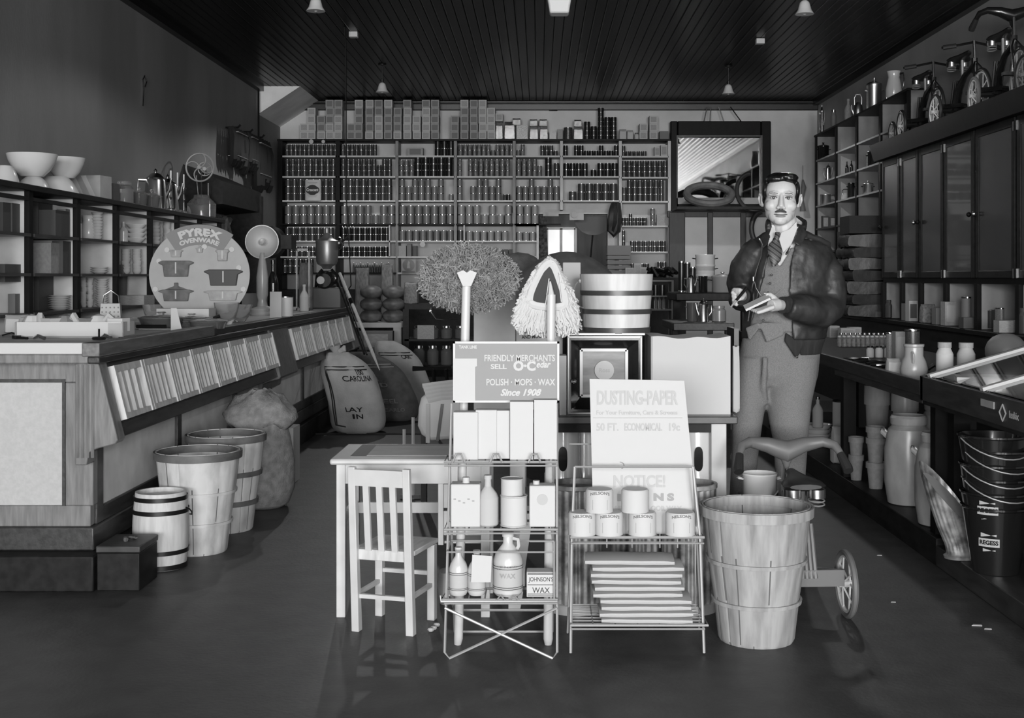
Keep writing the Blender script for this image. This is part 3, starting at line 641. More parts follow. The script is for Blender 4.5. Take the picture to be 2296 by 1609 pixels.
part('column', MB().lathe([(.09, 0), (.095, .015), (.085, .035), (.09, .05), (.04, .07), (.03, .11), (.035, .13), (.042, .15), (.043, .28), (.03, .38), (.015, .46), (.008, zh - .1)], n=20), mat('cream_enamel', .4, .3, var=.1), t)
put('can', 'tape_tin', (fx(640, 8.6), 8.6, ZC), 36 * 8.6 / F, .145, [CARD, TIN], 'white tin with dark lettering on the counter beside the heater', 'tin')
b = MB(); b.hexa([(-.04, 0, 0), (.04, 0, 0), (.04, .012, 0), (-.04, .012, 0), (-.05, .05, .18), (.03, .05, .18), (.03, .062, .18), (-.05, .062, .18)])
solo('folder', b, PAPER, 'pale card folder standing between the heater and the white tin', 'card', (fx(618, 8.4), 8.4, ZC))
put('box', 'carton', (fx(570, 9.8), 9.8, ZC), .16, .15, MIDCARD, 'brown carton behind the bowl heater column', 'box')
put('bottle', 'oil_can', (fx(612, 10.1), 10.1, ZC), .09, .42, [ENAMB, ENAMB], 'tall dark slim bottle behind the bowl heater', 'bottle')
# coffee grinder
Yg = 11.0; t = thing('coffee_grinder', 'electric coffee grinder with domed hopper and round badge on the far counter', 'grinder', (fx(733, Yg), Yg, ZC)); g = Yg / F
bz = .19
part('base_box', MB().box(-.15, .15, -.13, .13, 0, bz), mat('grinder_grey', .06, .4), t, bev=.012)
part('motor', MB().lathe([(0, -.15), (.06, -.15), (.085, -.12), (.09, .12), (.05, .16), (0, .16)], c=(-.0, 0, fz(628, Yg) - ZC), n=24, axis='Y'), ENAMB, t)
part('badge', MB().lathe([(0, -.158), (.034, -.158), (.036, -.15), (0, -.15)], c=(-.03, 0, fz(628, Yg) - ZC), n=20, axis='Y'), CARD, t, 'round white badge')
zz = fz(600, Yg) - ZC
HZ = [(fz(q, Yg) - ZC, r) for q, r in ((603, .035), (597, .05), (592, .085), (585, .095), (560, .1), (546, .098), (540, .103), (538, .085), (531, .045), (526, .035), (522, .018), (512, .018))]
part('hopper', MB().lathe([(r, z) for z, r in HZ], n=28), mat('bronze_hopper', .3, .4, metal=.7), t)
part('hopper_lid', MB().lathe([(.06, 0), (.055, .015), (.02, .03), (0, .035)], c=(.11, 0, zz + .22), n=16, axis='X').tube([(.12, 0, zz + .22), (.19, 0, zz + .28)], .012, 6), TIN, t)
part('leg', MB().tube([(-.1, 0, bz), (-.09, 0, bz + .1), (-.04, 0, bz + .16)], .014, 6).tube([(.1, 0, bz), (.09, 0, bz + .1), (.04, 0, bz + .16)], .014, 6), ENAMB, t)
put('bag', 'paper_bag', (fx(686, 10.6), 10.6, ZC), .12, .4, mat('brown_paper', .12, .8, var=.2), 'tall brown paper roll standing left of the coffee grinder', 'bag', d=.1)
put('bottle', 'white_bottle', (fx(682, 10.0), 10.0, ZC), .075, .22, [CARD, CARD], 'slim white bottle left of the coffee grinder', 'bottle')
b = MB(); b.box(-.004, .008, -.01, .01, 0, .52); b.box(.1, .112, -.01, .01, 0, .52); b.box(0, .11, -.01, .01, .5, .52); b.box(0, .11, -.01, .01, .0, .02)
solo('metal_stand', b, TIN, 'tall narrow open metal stand left of the coffee grinder', 'stand', (fx(665, 10.3), 10.3, ZC))
# ================================================================ BACK WALL SHELVING
YS_ = 15.42                      # front plane of the shelves
def sx(px): return fx(px, YS_)
def sz(py): return fz(py, YS_)
DIV = [628, 757, 890, 1021, 1153, 1259, 1391, 1501]
SH = [350, 396, 450, 503, 541, 576, 612, 650]
t = thing('back_shelving', 'tall pale painted shelving filled with canned goods across the back wall', 'shelves', (0, 0, 0))
part('top_board', MB().box(sx(622), sx(1503), YS_ - .02, YB - .02, sz(316), sz(312)), EBON, t)
for i, px in enumerate(DIV):
    w_ = .028 if i in (0, 1) else .018
    zb = 0 if px < 1200 or px > 1380 else sz(470)
    part('upright', MB().box(sx(px) - w_, sx(px) + w_, YS_, YB - .02, zb, sz(316)), EBON if i in (0, 1) else (OAK if i in (2, 3, 4) else SHELFW), t)
for i in range(7):
    rows = SH if i < 4 else (SH[:3] if i == 5 else (SH[:4] if i == 4 else [351, 398, 452, 507, 565, 612, 650]))
    for k, py in enumerate(rows):
        x0, x1 = sx(DIV[i]) + .01, sx(DIV[i+1]) - .01
        dk = (i < 5 and k == 3) or (i < 2 and k >= 6)
        part('shelf', MB().box(x0, x1, YS_ - (.03 if k > 2 and i < 5 else 0), YB - .02, sz(py) - .012, sz(py) + .008), EBON if dk else SHELFW, t)
part('shelf', MB().box(sx(1153), sx(1208), YS_ - .03, YB - .02, sz(503) - .012, sz(503) + .008), EBON, t)
for py in (541, 576, 612, 650): part('shelf', MB().box(sx(1153), sx(1203), YS_ - .03, YB - .02, sz(py) - .012, sz(py) + .008), SHELFW, t)
part('upright', MB().box(sx(1203), sx(1208), YS_, YB - .02, 0, sz(505)), SHELFW, t)
for px in (874, 1041): part('upright', MB().box(sx(px) - .008, sx(px) + .008, YS_ - .03, YS_ + .1, sz(576), sz(505)), SHELFW, t)
part('base_cabinet', MB().box(sx(625), sx(1203), YS_ - .1, YB - .02, 0, sz(650)), EBONS, t); part('base_cabinet', MB().box(sx(1391), sx(1501), YS_ - .05, YB - .02, 0, sz(650)), EBONS, t)
part('back_panel', MB().box(sx(628), sx(1153), YB - .02, YB - .005, sz(650), sz(316)), mat('shelf_back', .55, .85, var=.15, scale=3), t)
# ---- cans: (bay name, px0, px1, pitch, shelf row, can height px, stack heights, tone)
CD = mat('tin_label_dark', .05, .35, var=.5, scale=30); CM = mat('tin_label_mid', .15, .4, var=.4, scale=30); CL = mat('tin_label_grey', .24, .45, var=.35, scale=30)
CB = mat('tin_label_black', .014, .3)
RIM = mat('tin_rim', .55, .18, metal=1.)
P = {'d': CD, 'm': CM, 'l': CL, 'b': CB}
BN = ['first', 'second', 'third', 'fourth', 'fifth', 'sixth', 'seventh']; RN = ['top', 'second', 'third', 'fourth', 'fifth', 'sixth', 'lowest']
RUNS = [ # bay, row, x0, x1, pitch, canheight, heights, tone
 (0,0,636,752,9.9,13,[2],'d'),(1,0,762,843,10.3,13,[2],'d'),(2,0,973,1019,15,17,[2],'b'),(3,0,1027,1149,10.4,13,[2,2,2,2,2,2,2,1,2,2,2,2],'m'),(4,0,1157,1177,10,13,[1,2],'m'),(4,0,1211,1257,10,12,[2,2,2,1,2],'d'),
 (5,0,1263,1275,11,12,[2],'b'),(5,0,1287,1388,11.2,12,[2,2,1,1,1,2,1,1,2],'b'),(6,0,1394,1455,9.5,12,[2,1,1,1,1,1],'d'),
 (0,1,635,752,13,13,[3],'d'),(1,1,762,885,11.6,13,[3,3,3,3,3,3,3,2,3,3],'d'),(2,1,893,926,11.5,12.5,[3],'m'),(2,1,927,1018,17.6,14,[3],'b'),(3,1,1025,1036,11,13,[3],'m'),(3,1,1048,1149,12,13,[3],'m'),(4,1,1157,1204,12,13,[3],'m'),(4,1,1204,1216,12,12,[2],'m'),
 (4,1,1221,1238,17,14,[3],'b'),(4,1,1241,1256,14,15,[2],'d'),(5,1,1263,1321,14,15,[2],'b'),(5,1,1324,1338,14,15,[1],'b'),(5,1,1339,1387,16,15,[2],'b'),(6,1,1394,1498,11.6,12.5,[3],'d'),
 (0,2,636,752,14.3,16,[3],'d'),(1,2,762,884,14.6,16,[3],'d'),(2,2,893,996,14.6,16,[3,2,3,3,3,2,3],'m'),(2,2,1005,1017,12,14,[1],'m'),(3,2,1024,1037,13,16,[3],'m'),(3,2,1053,1125,14.3,16,[2,3,3,2,3],'m'),(3,2,1128,1144,8,14,[1],'b'),
 (4,2,1157,1241,14,16,[2,2,3,2,2,3],'m'),(4,2,1241,1256,14,16,[2],'m'),(5,2,1275,1293,18,10,[2],'d'),(5,2,1295,1387,18,19,[2],'d'),(6,2,1394,1491,12,16,[2,3,3,3,3,3,3,3],'d'),
 (0,3,635,752,17.2,21,[2],'m'),(1,3,762,886,17.6,21,[2,2,2,2,1,2,2],'m'),(2,3,893,1018,17.8,21,[2],'m'),(3,3,1025,1149,17.6,21,[2,2,2,1,2,1,2],'l'),(4,3,1157,1208,17,21,[2],'l'),
 (6,3,1394,1456,8.2,9,[2,2,3,2,2,2,2],'b'),(6,3,1458,1470,12,13,[3],'m'),(0,4,635,752,14,15,[2],'d'),(1,4,762,872,12.2,15,[2],'b'),(2,4,893,1016,15.5,24,[1],'m'),(3,4,1024,1040,16,24,[1],'d'),(3,4,1044,1149,16,22,[1],'l'),(4,4,1157,1201,15,20,[1],'l'),
 (6,4,1394,1405,9,12,[4],'d'),(6,4,1413,1498,10.2,12,[2],'d'),(0,5,645,752,12,11,[2],'d'),(1,5,762,870,12,11,[2],'b'),(6,5,1413,1462,11,10,[2],'d'),(6,5,1474,1498,11,12,[2],'d'),
 (0,6,630,700,12,15,[2],'d')]
cans = []
CN = {}
for bay, row, x0, x1, pt, hp, hs, tone in RUNS:
    n_ = max(1, int((x1 - x0) / pt + .35)); zb = (SH if bay != 6 else [351, 398, 452, 507, 565, 612, 650])[row]
    for i in range(n_):
        CN[(bay, row)] = CN.get((bay, row), 0) + 1
        for k in range(hs[i % len(hs)]):
            cans.append((bay, row, sx(x0 + pt * (i + .5)) , YS_ + .06 + random.uniform(0, .015), sz(zb) + .008 + k * hp * YS_ / F * .985, pt * .93 * YS_ / F, hp * YS_ / F * .98, tone, CN[(bay, row)] - 1, up(k, 99)))
cans.sort(key=lambda c: -(c[5] * c[6]))
for c in cans[:300]:
    tn = {'d': 'dark', 'm': 'grey', 'l': 'pale grey', 'b': 'black'}[c[7]]
    put('can', 'tin_can', c[2:5], c[5], c[6], [P[c[7]], RIM], '%s can, %s in column %s, %s shelf of the %s bay, back wall' % (tn, c[9], ORD[c[8]], RN[c[1]], BN[c[0]]), 'can', 'cans on the %s shelf, %s back wall bay' % (RN[c[1]], BN[c[0]]), rz=random.uniform(0, 3))
b = MB()
for c in cans[300:]:
    b.M = Matrix.Translation(c[2:5]) @ Matrix.Diagonal((c[5], c[5], c[6], 1)); v0 = len(b.f); _can(b)
    q = {'d': 0, 'm': 2, 'l': 3, 'b': 4}[c[7]]
    for i in range(v0, len(b.f)):
        if b.mi[i] == 0: b.mi[i] = q
        else: b.mi[i] = 1
solo('tin_cans', b, [CD, RIM, CM, CL, CB], 'mass of the smallest food cans standing on all the back wall shelves', 'cans', kind='stuff')
# big show can hung in front of the third shelf
t = thing('show_can', 'large pale display can with dark oval badge before the third back shelf', 'sign', (sx(706), YS_ - .12, sz(450) - .01)); w_ = 36 * YS_ / F
b = MB(); b.lathe([(.0, 0), (w_/2, 0), (w_/2, .265), (0, .265)], n=28, sy=.45); part('can_body', b, CARD, t)
b = MB(); b.prism([(w_ * .42 * cos(a), .135 + .055 * sin(a) * (1 if abs(cos(a)) > .5 else 1.15)) for a in [2 * pi * i / 32 for i in range(32)]], 'Y', -w_ * .225 - .008, -.03); part('badge', b, INK, t)
text('Crescent', .05, (0, -w_ * .225 - .009, .135), FRONT, CARD, t, wid=.15, off=.002)
b = MB()
for z, ww in ((.225, .12), (.21, .09), (.07, .12), (.05, .1)): b.box(-ww/2, ww/2, -w_ * .235, -.02, z - .003, z + .003)
part('small_print', b, INKG, t)
# other goods on the shelves
BX = [(913, 948, 332, 350, MIDCARD, 'lbox', [GREYC, MIDCARD], 'shallow grey carton alone on the top shelf, third bay'), (1468, 1480, 330, 351, 0, 'lbox', [CARD, GREYC], 'white framed packet, left of two on the top shelf by the mirror'),
      (1482, 1497, 326, 351, 0, 'lbox', [CARD, GREYC], 'white framed packet, right of two on the top shelf by the mirror'), (1473, 1498, 482, 507, 0, 'box', GREYC, 'grey carton on the fourth shelf beside the mirror frame'),
      (893, 910, 552, 576, 0, 'box', GREYC, 'grey packet at the left of the sixth shelf, third bay'), (912, 922, 548, 576, 0, 'box', MIDCARD, 'tall brown packet on the sixth shelf, third bay'), (926, 934, 552, 576, 0, 'box', DKCARD, 'dark packet on the sixth shelf, third bay')]
for x0, x1, y0, y1, _, kd, mm, lb in BX:
    put(kd, 'carton', (sx((x0 + x1) / 2), YS_ + .08, sz(y1) + .008), (x1 - x0) * YS_ / F, (y1 - y0) * YS_ / F, mm, lb, 'box', d=.12)
for i in range(9):
    x = sx(1050 + i * 12); put('box', 'tea_packet', (x, YS_ + .06, sz(576) + .008), .055, .11 if i < 6 else .09, DKCARD, ORD[i] + ' small black packet from the left in the row above the fluffy mop', 'packet', 'black packets above the mop', d=.06)
for i in range(16):
    x = sx(792 + i * 5.2); put('bottle', 'extract_bottle', (x, YS_ + .05, sz(612) + .008), .024, .11 if i % 3 else .13, [CB, TIN], ORD[i] + ' tiny extract bottle from the left, lowest back shelf, second bay', 'bottle', 'tiny bottles on the lowest shelf, second bay')
for i in range(5): put('bottle', 'sauce_bottle', (sx(765 + i * 6), YS_ + .1, sz(541) + .008), .028, .19, [CB, TIN], ORD[i] + ' slim sauce bottle from the left, fifth back shelf, second bay', 'bottle', 'sauce bottles on the fifth shelf, second bay')
for px, r_, z_ in ((699, 5, 318), (726, 4, 318), (948, 6, 548)):
    b = MB(); b.lathe([(0, -.004), (r_ * YS_ / F, -.004), (r_ * YS_ / F, 0), (0, 0)], axis='Y', n=18)
    solo('price_disc', b, CARD, 'round white price disc hanging at the %s' % {699: 'top shelf edge, left of two', 726: 'top shelf edge, right of two', 948: 'sixth shelf above the fluffy mop'}[px], 'price disc', (sx(px), YS_ - .035, sz(z_)))
t = thing('seal_sign', 'dark round emblem sign on the lowest back shelf left of the fluffy mop', 'sign', (sx(918), YS_ - .1, sz(612)))
part('backing', MB().box(-.09, .09, 0, .012, 0, .17), GREYC, t); part('emblem', MB().lathe([(0, -.006), (.075, -.006), (.075, 0), (0, 0)], c=(0, 0, .1), n=24, axis='Y'), CB, t, 'dark round emblem')
part('caption', MB().box(-.08, .08, -.004, 0, .004, .028), CB, t); part('figure', MB().prism([(-.02, .06), (.02, .06), (.012, .11), (.02, .13), (0, .15), (-.015, .12)], 'Y', -.009, -.006), GREYC, t)
# ---- cartons stacked on top of the shelving: columns of light and dark ends
ZTB = sz(312)
def carton(px, wpx, z, hp, ch, lb, gr):
    W = wpx * YS_ / F; H = hp * YS_ / F
    put('lbox', 'light_bulb_carton', (sx(px) + W / 2, YS_ + .1, z), W * .97, H * .985, [CARD if ch == 'L' else GREYC, GREYC if ch == 'L' else MIDCARD], lb, 'carton', gr, d=.2, rz=random.uniform(-.03, .03))
COLS = [(672,'LL'),(689,'LLLL'),(711,'LDD'),(730,'LLDDD'),(749,'LLLDD'),(778,'DD'),(795,'DDDDL'),(819,'LDDDL'),(840,'LLLDD'),(861,'DDDDL'),(882,'LDDD'),(904,'LLLLD'),(925,'LLL'),(946,'LLLLD'),(966,'DDDDD'),(1010,'DDD'),(1032,'DDDDL'),(1053,'DDDDD'),(1073,'LLLLL'),(1092,'LLLL'),(1434,'LL'),(1456,'LLL')]
for i, (px, c) in enumerate(COLS):
    for k, ch in enumerate(c):
        carton(px, 18.5, ZTB + k * 17.7 * YS_ / F, 17.7, ch, 'small %s-ended carton, %s in the %s pile on the back shelving' % ('white' if ch == 'L' else 'dark', up(k, len(c)), ORD[i]), 'white-ended cartons on the back shelving' if ch == 'L' else 'dark-ended cartons on the back shelving')
FOIL = mat('foil_bag', .6, .25, metal=.85, var=.3, scale=14, bump=.4, bscale=30); FOILD = mat('dark_tin', .09, .3, metal=.5, var=.6, scale=16)
GD = [(1111, 1127, 272, 'bag', FOIL, 'narrow silver coffee bag under a small white carton, back shelf top'), (1130, 1155, 271, 'bag', FOIL, 'broad silver coffee bag, leftmost wide one on the back shelf top'), (1158, 1183, 280, 'box', FOILD, 'dark square tin right of the broad silver bag'),
      (1187, 1207, 282, 'bag', FOIL, 'silver coffee bag, left one under crinkled foil packets'), (1210, 1229, 282, 'bag', FOIL, 'silver coffee bag, right one under crinkled foil packets'), (1232, 1248, 293, 'box', FOILD, 'low dark tin among the coffee bags on the shelf top'), (1250, 1262, 288, 'box', GREYC, 'low grey packet among the coffee tins on the shelf top'),
      (1264, 1284, 284, 'can', FOILD, 'dark coffee tin left of the foil topped one, shelf top'), (1286, 1308, 283, 'bag', FOIL, 'foil coffee bag with a dark packet on it, shelf top'), (1389, 1406, 288, 'bag', CARD, 'bright white packet, tallest at the right of the dark tins'), (1407, 1421, 290, 'bag', CARD, 'bright white packet, second right of the dark tins'),
      (1424, 1434, 296, 'jar', None, 'small white jar between the white packets and cartons'), (1480, 1500, 293, 'box', MIDCARD, 'grey box at the right end of the back shelf top')]
for x0, x1, y0, kd, mm, lb in GD:
    W = (x1 - x0) * YS_ / F; H = (312 - y0) * YS_ / F
    put(kd, 'coffee_bag' if kd == 'bag' else ('tin' if mm is FOILD else ('jar' if kd == 'jar' else 'carton')), (sx((x0 + x1) / 2), YS_ + .1, ZTB), W, H, [mm, RIM] if kd == 'can' else ([CARD, DKCARD] if kd == 'jar' else mm), lb, 'bag' if kd == 'bag' else 'tin', d=min(W, .13) if kd != 'can' else None)
carton(1111, 17, sz(271), 17, 'L', 'white carton resting on the narrow silver coffee bag', None)
for px, y0, wq, lb in ((1158, 279, 20, 'crumpled foil packet tipped on the dark square tin'), (1196, 281, 19, 'crinkled foil packet, left one on the paired silver bags'), (1218, 281, 19, 'crinkled foil packet, right one on the paired silver bags'), (1296, 282, 18, 'crinkled packet on top of the foil bag by the dark tins')):
    put('bag', 'foil_packet', (sx(px), YS_ + .1, sz(y0) - .002), wq * YS_ / F, 16 * YS_ / F, FOIL, lb, 'packet', d=.09)
for i, (px, n_) in enumerate([(1317, 4), (1332, 3), (1348, 7), (1363, 5), (1377, 5)]):
    for k in range(n_): put('can', 'cocoa_tin', (sx(px), YS_ + .1, ZTB + k * .058), .08, .056, [CB, RIM], 'black tin, %s in the %s column of the dark tin pile' % (up(k, n_), ORD[i]), 'tin', 'pyramid of black tins on the shelf top')
b = MB(); x0 = 0
b.tube([(-.12, 0, .02), (-.1, 0, -.05), (0, 0, -.05), (.02, 0, .03)], .006, 5); b.tube([(.08, 0, .04), (.09, 0, -.04), (.2, 0, -.04), (.22, 0, .03)], .006, 5)
solo('wire_hooks', b, IRON, 'two bent wire hooks hanging under the ceiling trim above the coffee tins', 'hook', (sx(1250), YB - .03, fz(240, YB)))
# ---- above the doorway and beside it
b = MB(); z0 = fz(530, YB - .1); b.box(-.055, .055, -.03, .03, 0, .0)
b = MB(); b.tube([(0, 0, .3), (.0, -.02, .2), (-.01, -.03, .05), (-.03, -.03, -.05), (-.0, -.03, -.1), (.04, -.03, -.05), (.05, -.02, .1), (.06, 0, .3)], [.03, .06, .07, .05, .04, .05, .06, .03], 8)
solo('hanging_coat', b, LEATH, 'dark coat-like bundle hanging between the doorway and the last shelf bay', 'coat', (fx(1376, 15.3), 15.35, fz(508, 15.35)))
solo('door_curtain', MB().prism([(0, 0), (.12, 0), (.13, 1.1), (.1, 1.75), (0, 1.75)], 'Y', 0, .05), mat('speckled_curtain', .06, .8, var=.9, scale=26), 'dark speckled curtain down the left jamb of the doorway', 'curtain', (DX0 + .0, YB - .06, DZ - 1.76))
b = MB(); b.box(-.22, -.02, 0, .04, 0, .05); b.lathe([(0, -.02), (.04, -.02), (.04, 0), (0, 0)], c=(.18, 0, .02), n=14, axis='Y'); b.box(.12, .3, 0, .03, -.05, .04)
solo('door_bell', b, CARD, 'white fitting and bell above the doorway', 'bell', (fx(1256, YB - .05), YB - .09, DZ - .03))
b = MB(); b.prism([(.26 * cos(a), .26 * sin(a)) for a in [pi + pi * i / 16 for i in range(17)]], 'Y', 0, .02)
solo('hanging_disc', b, MIDCARD, 'grey half round board hanging in the top of the doorway', 'board', (fx(1330, 16.2), 16.2, fz(483, 16.2)))
solo('broom_handle', MB().tube([(0, 0, 0), (.09, 0, .95)], .012, 6), IRON, 'thin dark pole leaning in the back room doorway', 'pole', (fx(1318, 16.6), 16.6, fz(640, 16.6)))
# stack of dark drawers/trays right of the doorway, small cartons on it
t = thing('crate_stack', 'stack of dark flat trays beside the doorway below the last shelf bay', 'crate', (fx(1386, 14.6), 14.6, 0)); w_ = 52 * 14.6 / F
for k in range(5):
    z1 = fz(572 + 11 * k, 14.6); part('tray', MB().box(-w_/2, w_/2, -.18, .18, z1 - .052, z1 - .008), MIDCARD, t, bev=.004)
part('lid', MB().box(-w_/2, w_/2, -.18, .18, fz(572, 14.6), fz(551, 14.6)), MIDCARD, t); part('base', MB().box(-w_/2, w_/2, -.18, .18, 0, fz(628, 14.6)), EBONS, t)
zz = fz(616, 14.2)
put('box', 'counter_shelf', (fx(1430, 14.2), 14.2, 0), .62, zz - .0, EBONS, 'dark counter cabinet below the last shelf bay, behind the bucket', 'cabinet', d=.35)
for px, py, wq, lb in ((1412, 600, 19, 'small white carton on the dark counter behind the bucket, left one'), (1430, 590, 16, 'small white carton standing upright behind the bucket'), (1444, 599, 17, 'small white carton behind the bucket, right one')):
    put('lbox', 'carton', (fx(px, 14.1), 14.15, zz), wq * 14.1 / F, (616 - py) * 14.1 / F, [PAPER, GREYC], lb, 'box', d=.1)
b = MB(); rr = random.Random(5)
for i in range(9): b.tube([(rr.uniform(-.15, .15), rr.uniform(-.1, .1), .02), (rr.uniform(-.15, .15), rr.uniform(-.1, .1), .1), (rr.uniform(-.15, .2), rr.uniform(-.1, .1), .05)], .022, 6)
solo('tool_heap', b, IRON, 'jumble of black hardware at the right behind the wooden bucket', 'hardware', (fx(1482, 13.4), 13.4, fz(622, 13.4)), kind='stuff')
put('box', 'side_table', (fx(1482, 13.4), 13.4, 0), .5, fz(622, 13.4), EBONS, 'dark cupboard carrying the jumble of black hardware', 'cabinet', d=.4)
# ================================================================ MIRROR AND PANELLED SCREEN, back right
YM = 15.6
t = thing('wall_mirror', 'large mirror in a heavy black frame on the right of the back wall', 'mirror', (0, 0, 0))
x0, x1, z0, z1 = fx(1502, YM), fx(1726, YM), fz(474, YM), fz(273, YM); i0, i1, j0, j1 = fx(1518, YM), fx(1704, YM), fz(445, YM), fz(308, YM)
b = MB(); b.box(x0, i0, YM - .08, YM + .05, z0, z1); b.box(i1, x1, YM - .08, YM + .05, z0, z1); b.box(i0, i1, YM - .08, YM + .05, j1, z1); b.box(i0, i1, YM - .08, YM + .05, z0, j0)
part('frame', b, EBON, t, bev=.012)
b = MB(); q = .015; b.box(i0 - q, i0, YM - .095, YM - .07, j0, j1); b.box(i1, i1 + q, YM - .095, YM - .07, j0, j1); b.box(i0 - q, i1 + q, YM - .095, YM - .07, j1, j1 + q)
part('inner_moulding', b, OAKD, t)
part('glass', MB().box(i0, i1, YM - .02, YM - .01, j0, j1), mat('mirror_glass', .5, .03, metal=1.), t)
part('pale_ledge', MB().box(i0, i1, YM - .1, YM - .02, fz(458, YM), j0 + .005), mat('ledge_paint', .3, .6), t)
b = MB()
for px, q in ((1584, 1576), (1592, 1590), (1610, 1622), (1636, 1662)): b.tube([(fx(px, YM), YM - .06, HC - .1), (fx(q, YM), YM - .06, z1 - .02)], .007, 5)
part('hanger', b, IRON, t)
t = thing('panelled_screen', 'dark framed screen with three pale panels under the mirror', 'partition', (0, 0, 0)); YP = 15.3
zr = fz(476, YP); b = MB(); b.box(fx(1497, YP), fx(1732, YP), YP, YP + .06, zr - .06, zr + .02); b.box(fx(1497, YP), fx(1732, YP), YP, YP + .06, 0, .1)
for px, w_ in ((1500, .2), (1586, .07), (1660, .07), (1728, .07)): b.box(fx(px, YP) - .0, fx(px, YP) + w_, YP - .02, YP + .05, 0, zr)
part('frame', b, mat('screen_wood', .02, .5, var=.3, scale=8, st=(4, 4, 1)), t, bev=.006)
for a, c in ((1520, 1586), (1598, 1660), (1672, 1728)): part('panel', MB().box(fx(a, YP) - .01, fx(c, YP) + .01, YP + .01, YP + .03, .1, zr - .06), mat('pale_panel', .4, .35, var=.08, scale=3), t)
# tyres and tubes hung on the screen rail
def ring(cx_, cy_, Y, rx_, rz_, tr, m, name, lb, cat, a0=0, a1=2*pi, tilt=0, wrap=False):
    c = at(cx_, cy_, Y); s_ = Y / F; b = MB(); cl = a1 - a0 > 6.2; n_ = 36
    b.tube([(rx_ * s_ * cos(a), tilt * sin(a), rz_ * s_ * sin(a)) for a in [a0 + (a1 - a0) * i / (n_ if cl else n_ - 1) for i in range(n_)]], tr * s_, 10, closed=cl)
    return solo(name, b, m, lb, cat, c)
TY = mat('grey_tyre', .09, .6, var=.3, scale=10)
t1 = ring(1590, 436, 14.9, 50, 23, 9, TY, 'tyre', 'fat grey tyre casing lying tilted on the ledge before the mirror', 'tyre', tilt=.16)
ring(1688, 430, 14.95, 36, 42, 5, RUB, 'inner_tube', 'thin black inner tube looped before the mirror, right part', 'tube', R(95), R(330), .1)
ring(1712, 514, 14.9, 27, 40, 6, RUB, 'inner_tube', 'black bicycle tyre hanging beside the man\'s shoulder', 'tyre', R(95), R(265), .05)
solo('tyre_shelf', MB().box(fx(1512, 15.0), fx(1722, 15.0), 14.7, 15.3, fz(466, 15.0) - .03, fz(466, 15.0)), EBONS, 'dark shelf board under the tyres in front of the mirror', 'shelf')
b = MB(); c = at(1800, 420, 15.6); b.tube([(0, 0, .28), (0, 0, .1)], .004, 4); b.tube([(0, 0, .1), (.01, -.01, 0), (-.01, -.01, -.15), (0, -.01, -.3)], [.01, .035, .02, .04], 7)
solo('wall_hanging', b, MIDCARD, 'thin dark twist of goods hanging on the pale back wall right of the man', 'hanging', c)
# display table behind the bucket: pots, canisters, kettles
YT = 10.6; t = thing('display_table', 'dark two level display table behind the white box on the table', 'table', (0, 0, 0)); zt1 = fz(655, YT); zt2 = fz(722, 9.6)
part('table_top', MB().box(fx(1508, YT), fx(1690, YT), YT - .25, YT + .45, zt1 - .07, zt1), EBONS, t, bev=.01)
part('lower_shelf', MB().box(fx(1505, 9.6), fx(1640, 9.6), 9.45, 10.3, zt2 - .06, zt2), OAKD, t, bev=.006)
for px in (1518, 1672): part('leg', MB().box(fx(px, YT) - .03, fx(px, YT) + .03, YT, YT + .06, 0, zt1 - .07), EBONS, t)
for px in (1512, 1630): part('leg', MB().box(fx(px, 9.6) - .02, fx(px, 9.6) + .02, 9.55, 9.6, 0, zt2 - .05), EBONS, t)
put('pot', 'stock_pot', (fx(1620, 10.5), 10.5, zt1), 50 * 10.5 / F, 36 * 10.5 / F, [ENAMG, ENAMG, ENAMB], 'large grey stock pot with lid on the dark display table behind the man\'s hand', 'pot')
for k, (px, lb) in enumerate([(1570, 'white enamel pail')]):
    for q in range(3): put('openpot', 'enamel_pot', (fx(1581, 10.85), 10.85, zt1 + q * .09), .18, .15, [ENAM, ENAMB], up(q, 3) + ' white enamel pot of the stack behind the stock pot', 'pot', 'stack of white enamel pots')
for px, hh, lb in ((1528, .27, 'tall dark canister, leftmost on the display table'), (1541, .26, 'dark canister with bright rim, second on the display table'), (1553, .22, 'third dark canister on the display table')):
    put('can', 'canister', (fx(px, 10.8), 10.8, zt1), .06, hh, [CB, STEEL], lb, 'canister')
put('coffee', 'coffee_pot', (fx(1549, 10.4), 10.4, zt1), .075, .17, STEEL, 'bright metal coffee pot at the left front of the display table', 'coffee pot')
put('openpot', 'enamel_pot', (fx(1577, 10.4), 10.42, zt1), .08, .14, ENAMB, 'small black pot left of the grey stock pot', 'pot')
put('coffee', 'percolator', (fx(1577, 9.7), 9.7, zt2), .095, .19, STEEL, 'bright metal percolator on the lower shelf of the display table', 'coffee pot', rz=R(200))
put('jar', 'lidded_crock', (fx(1612, 9.7), 9.7, zt2), .115, .125, [ENAMG, ENAMG], 'squat grey lidded jar right of the percolator', 'jar')
put('openpot', 'glass_jar', (fx(1552, 9.75), 9.75, zt2), .09, .15, GLASSD, 'dark glass jar left of the percolator', 'jar')
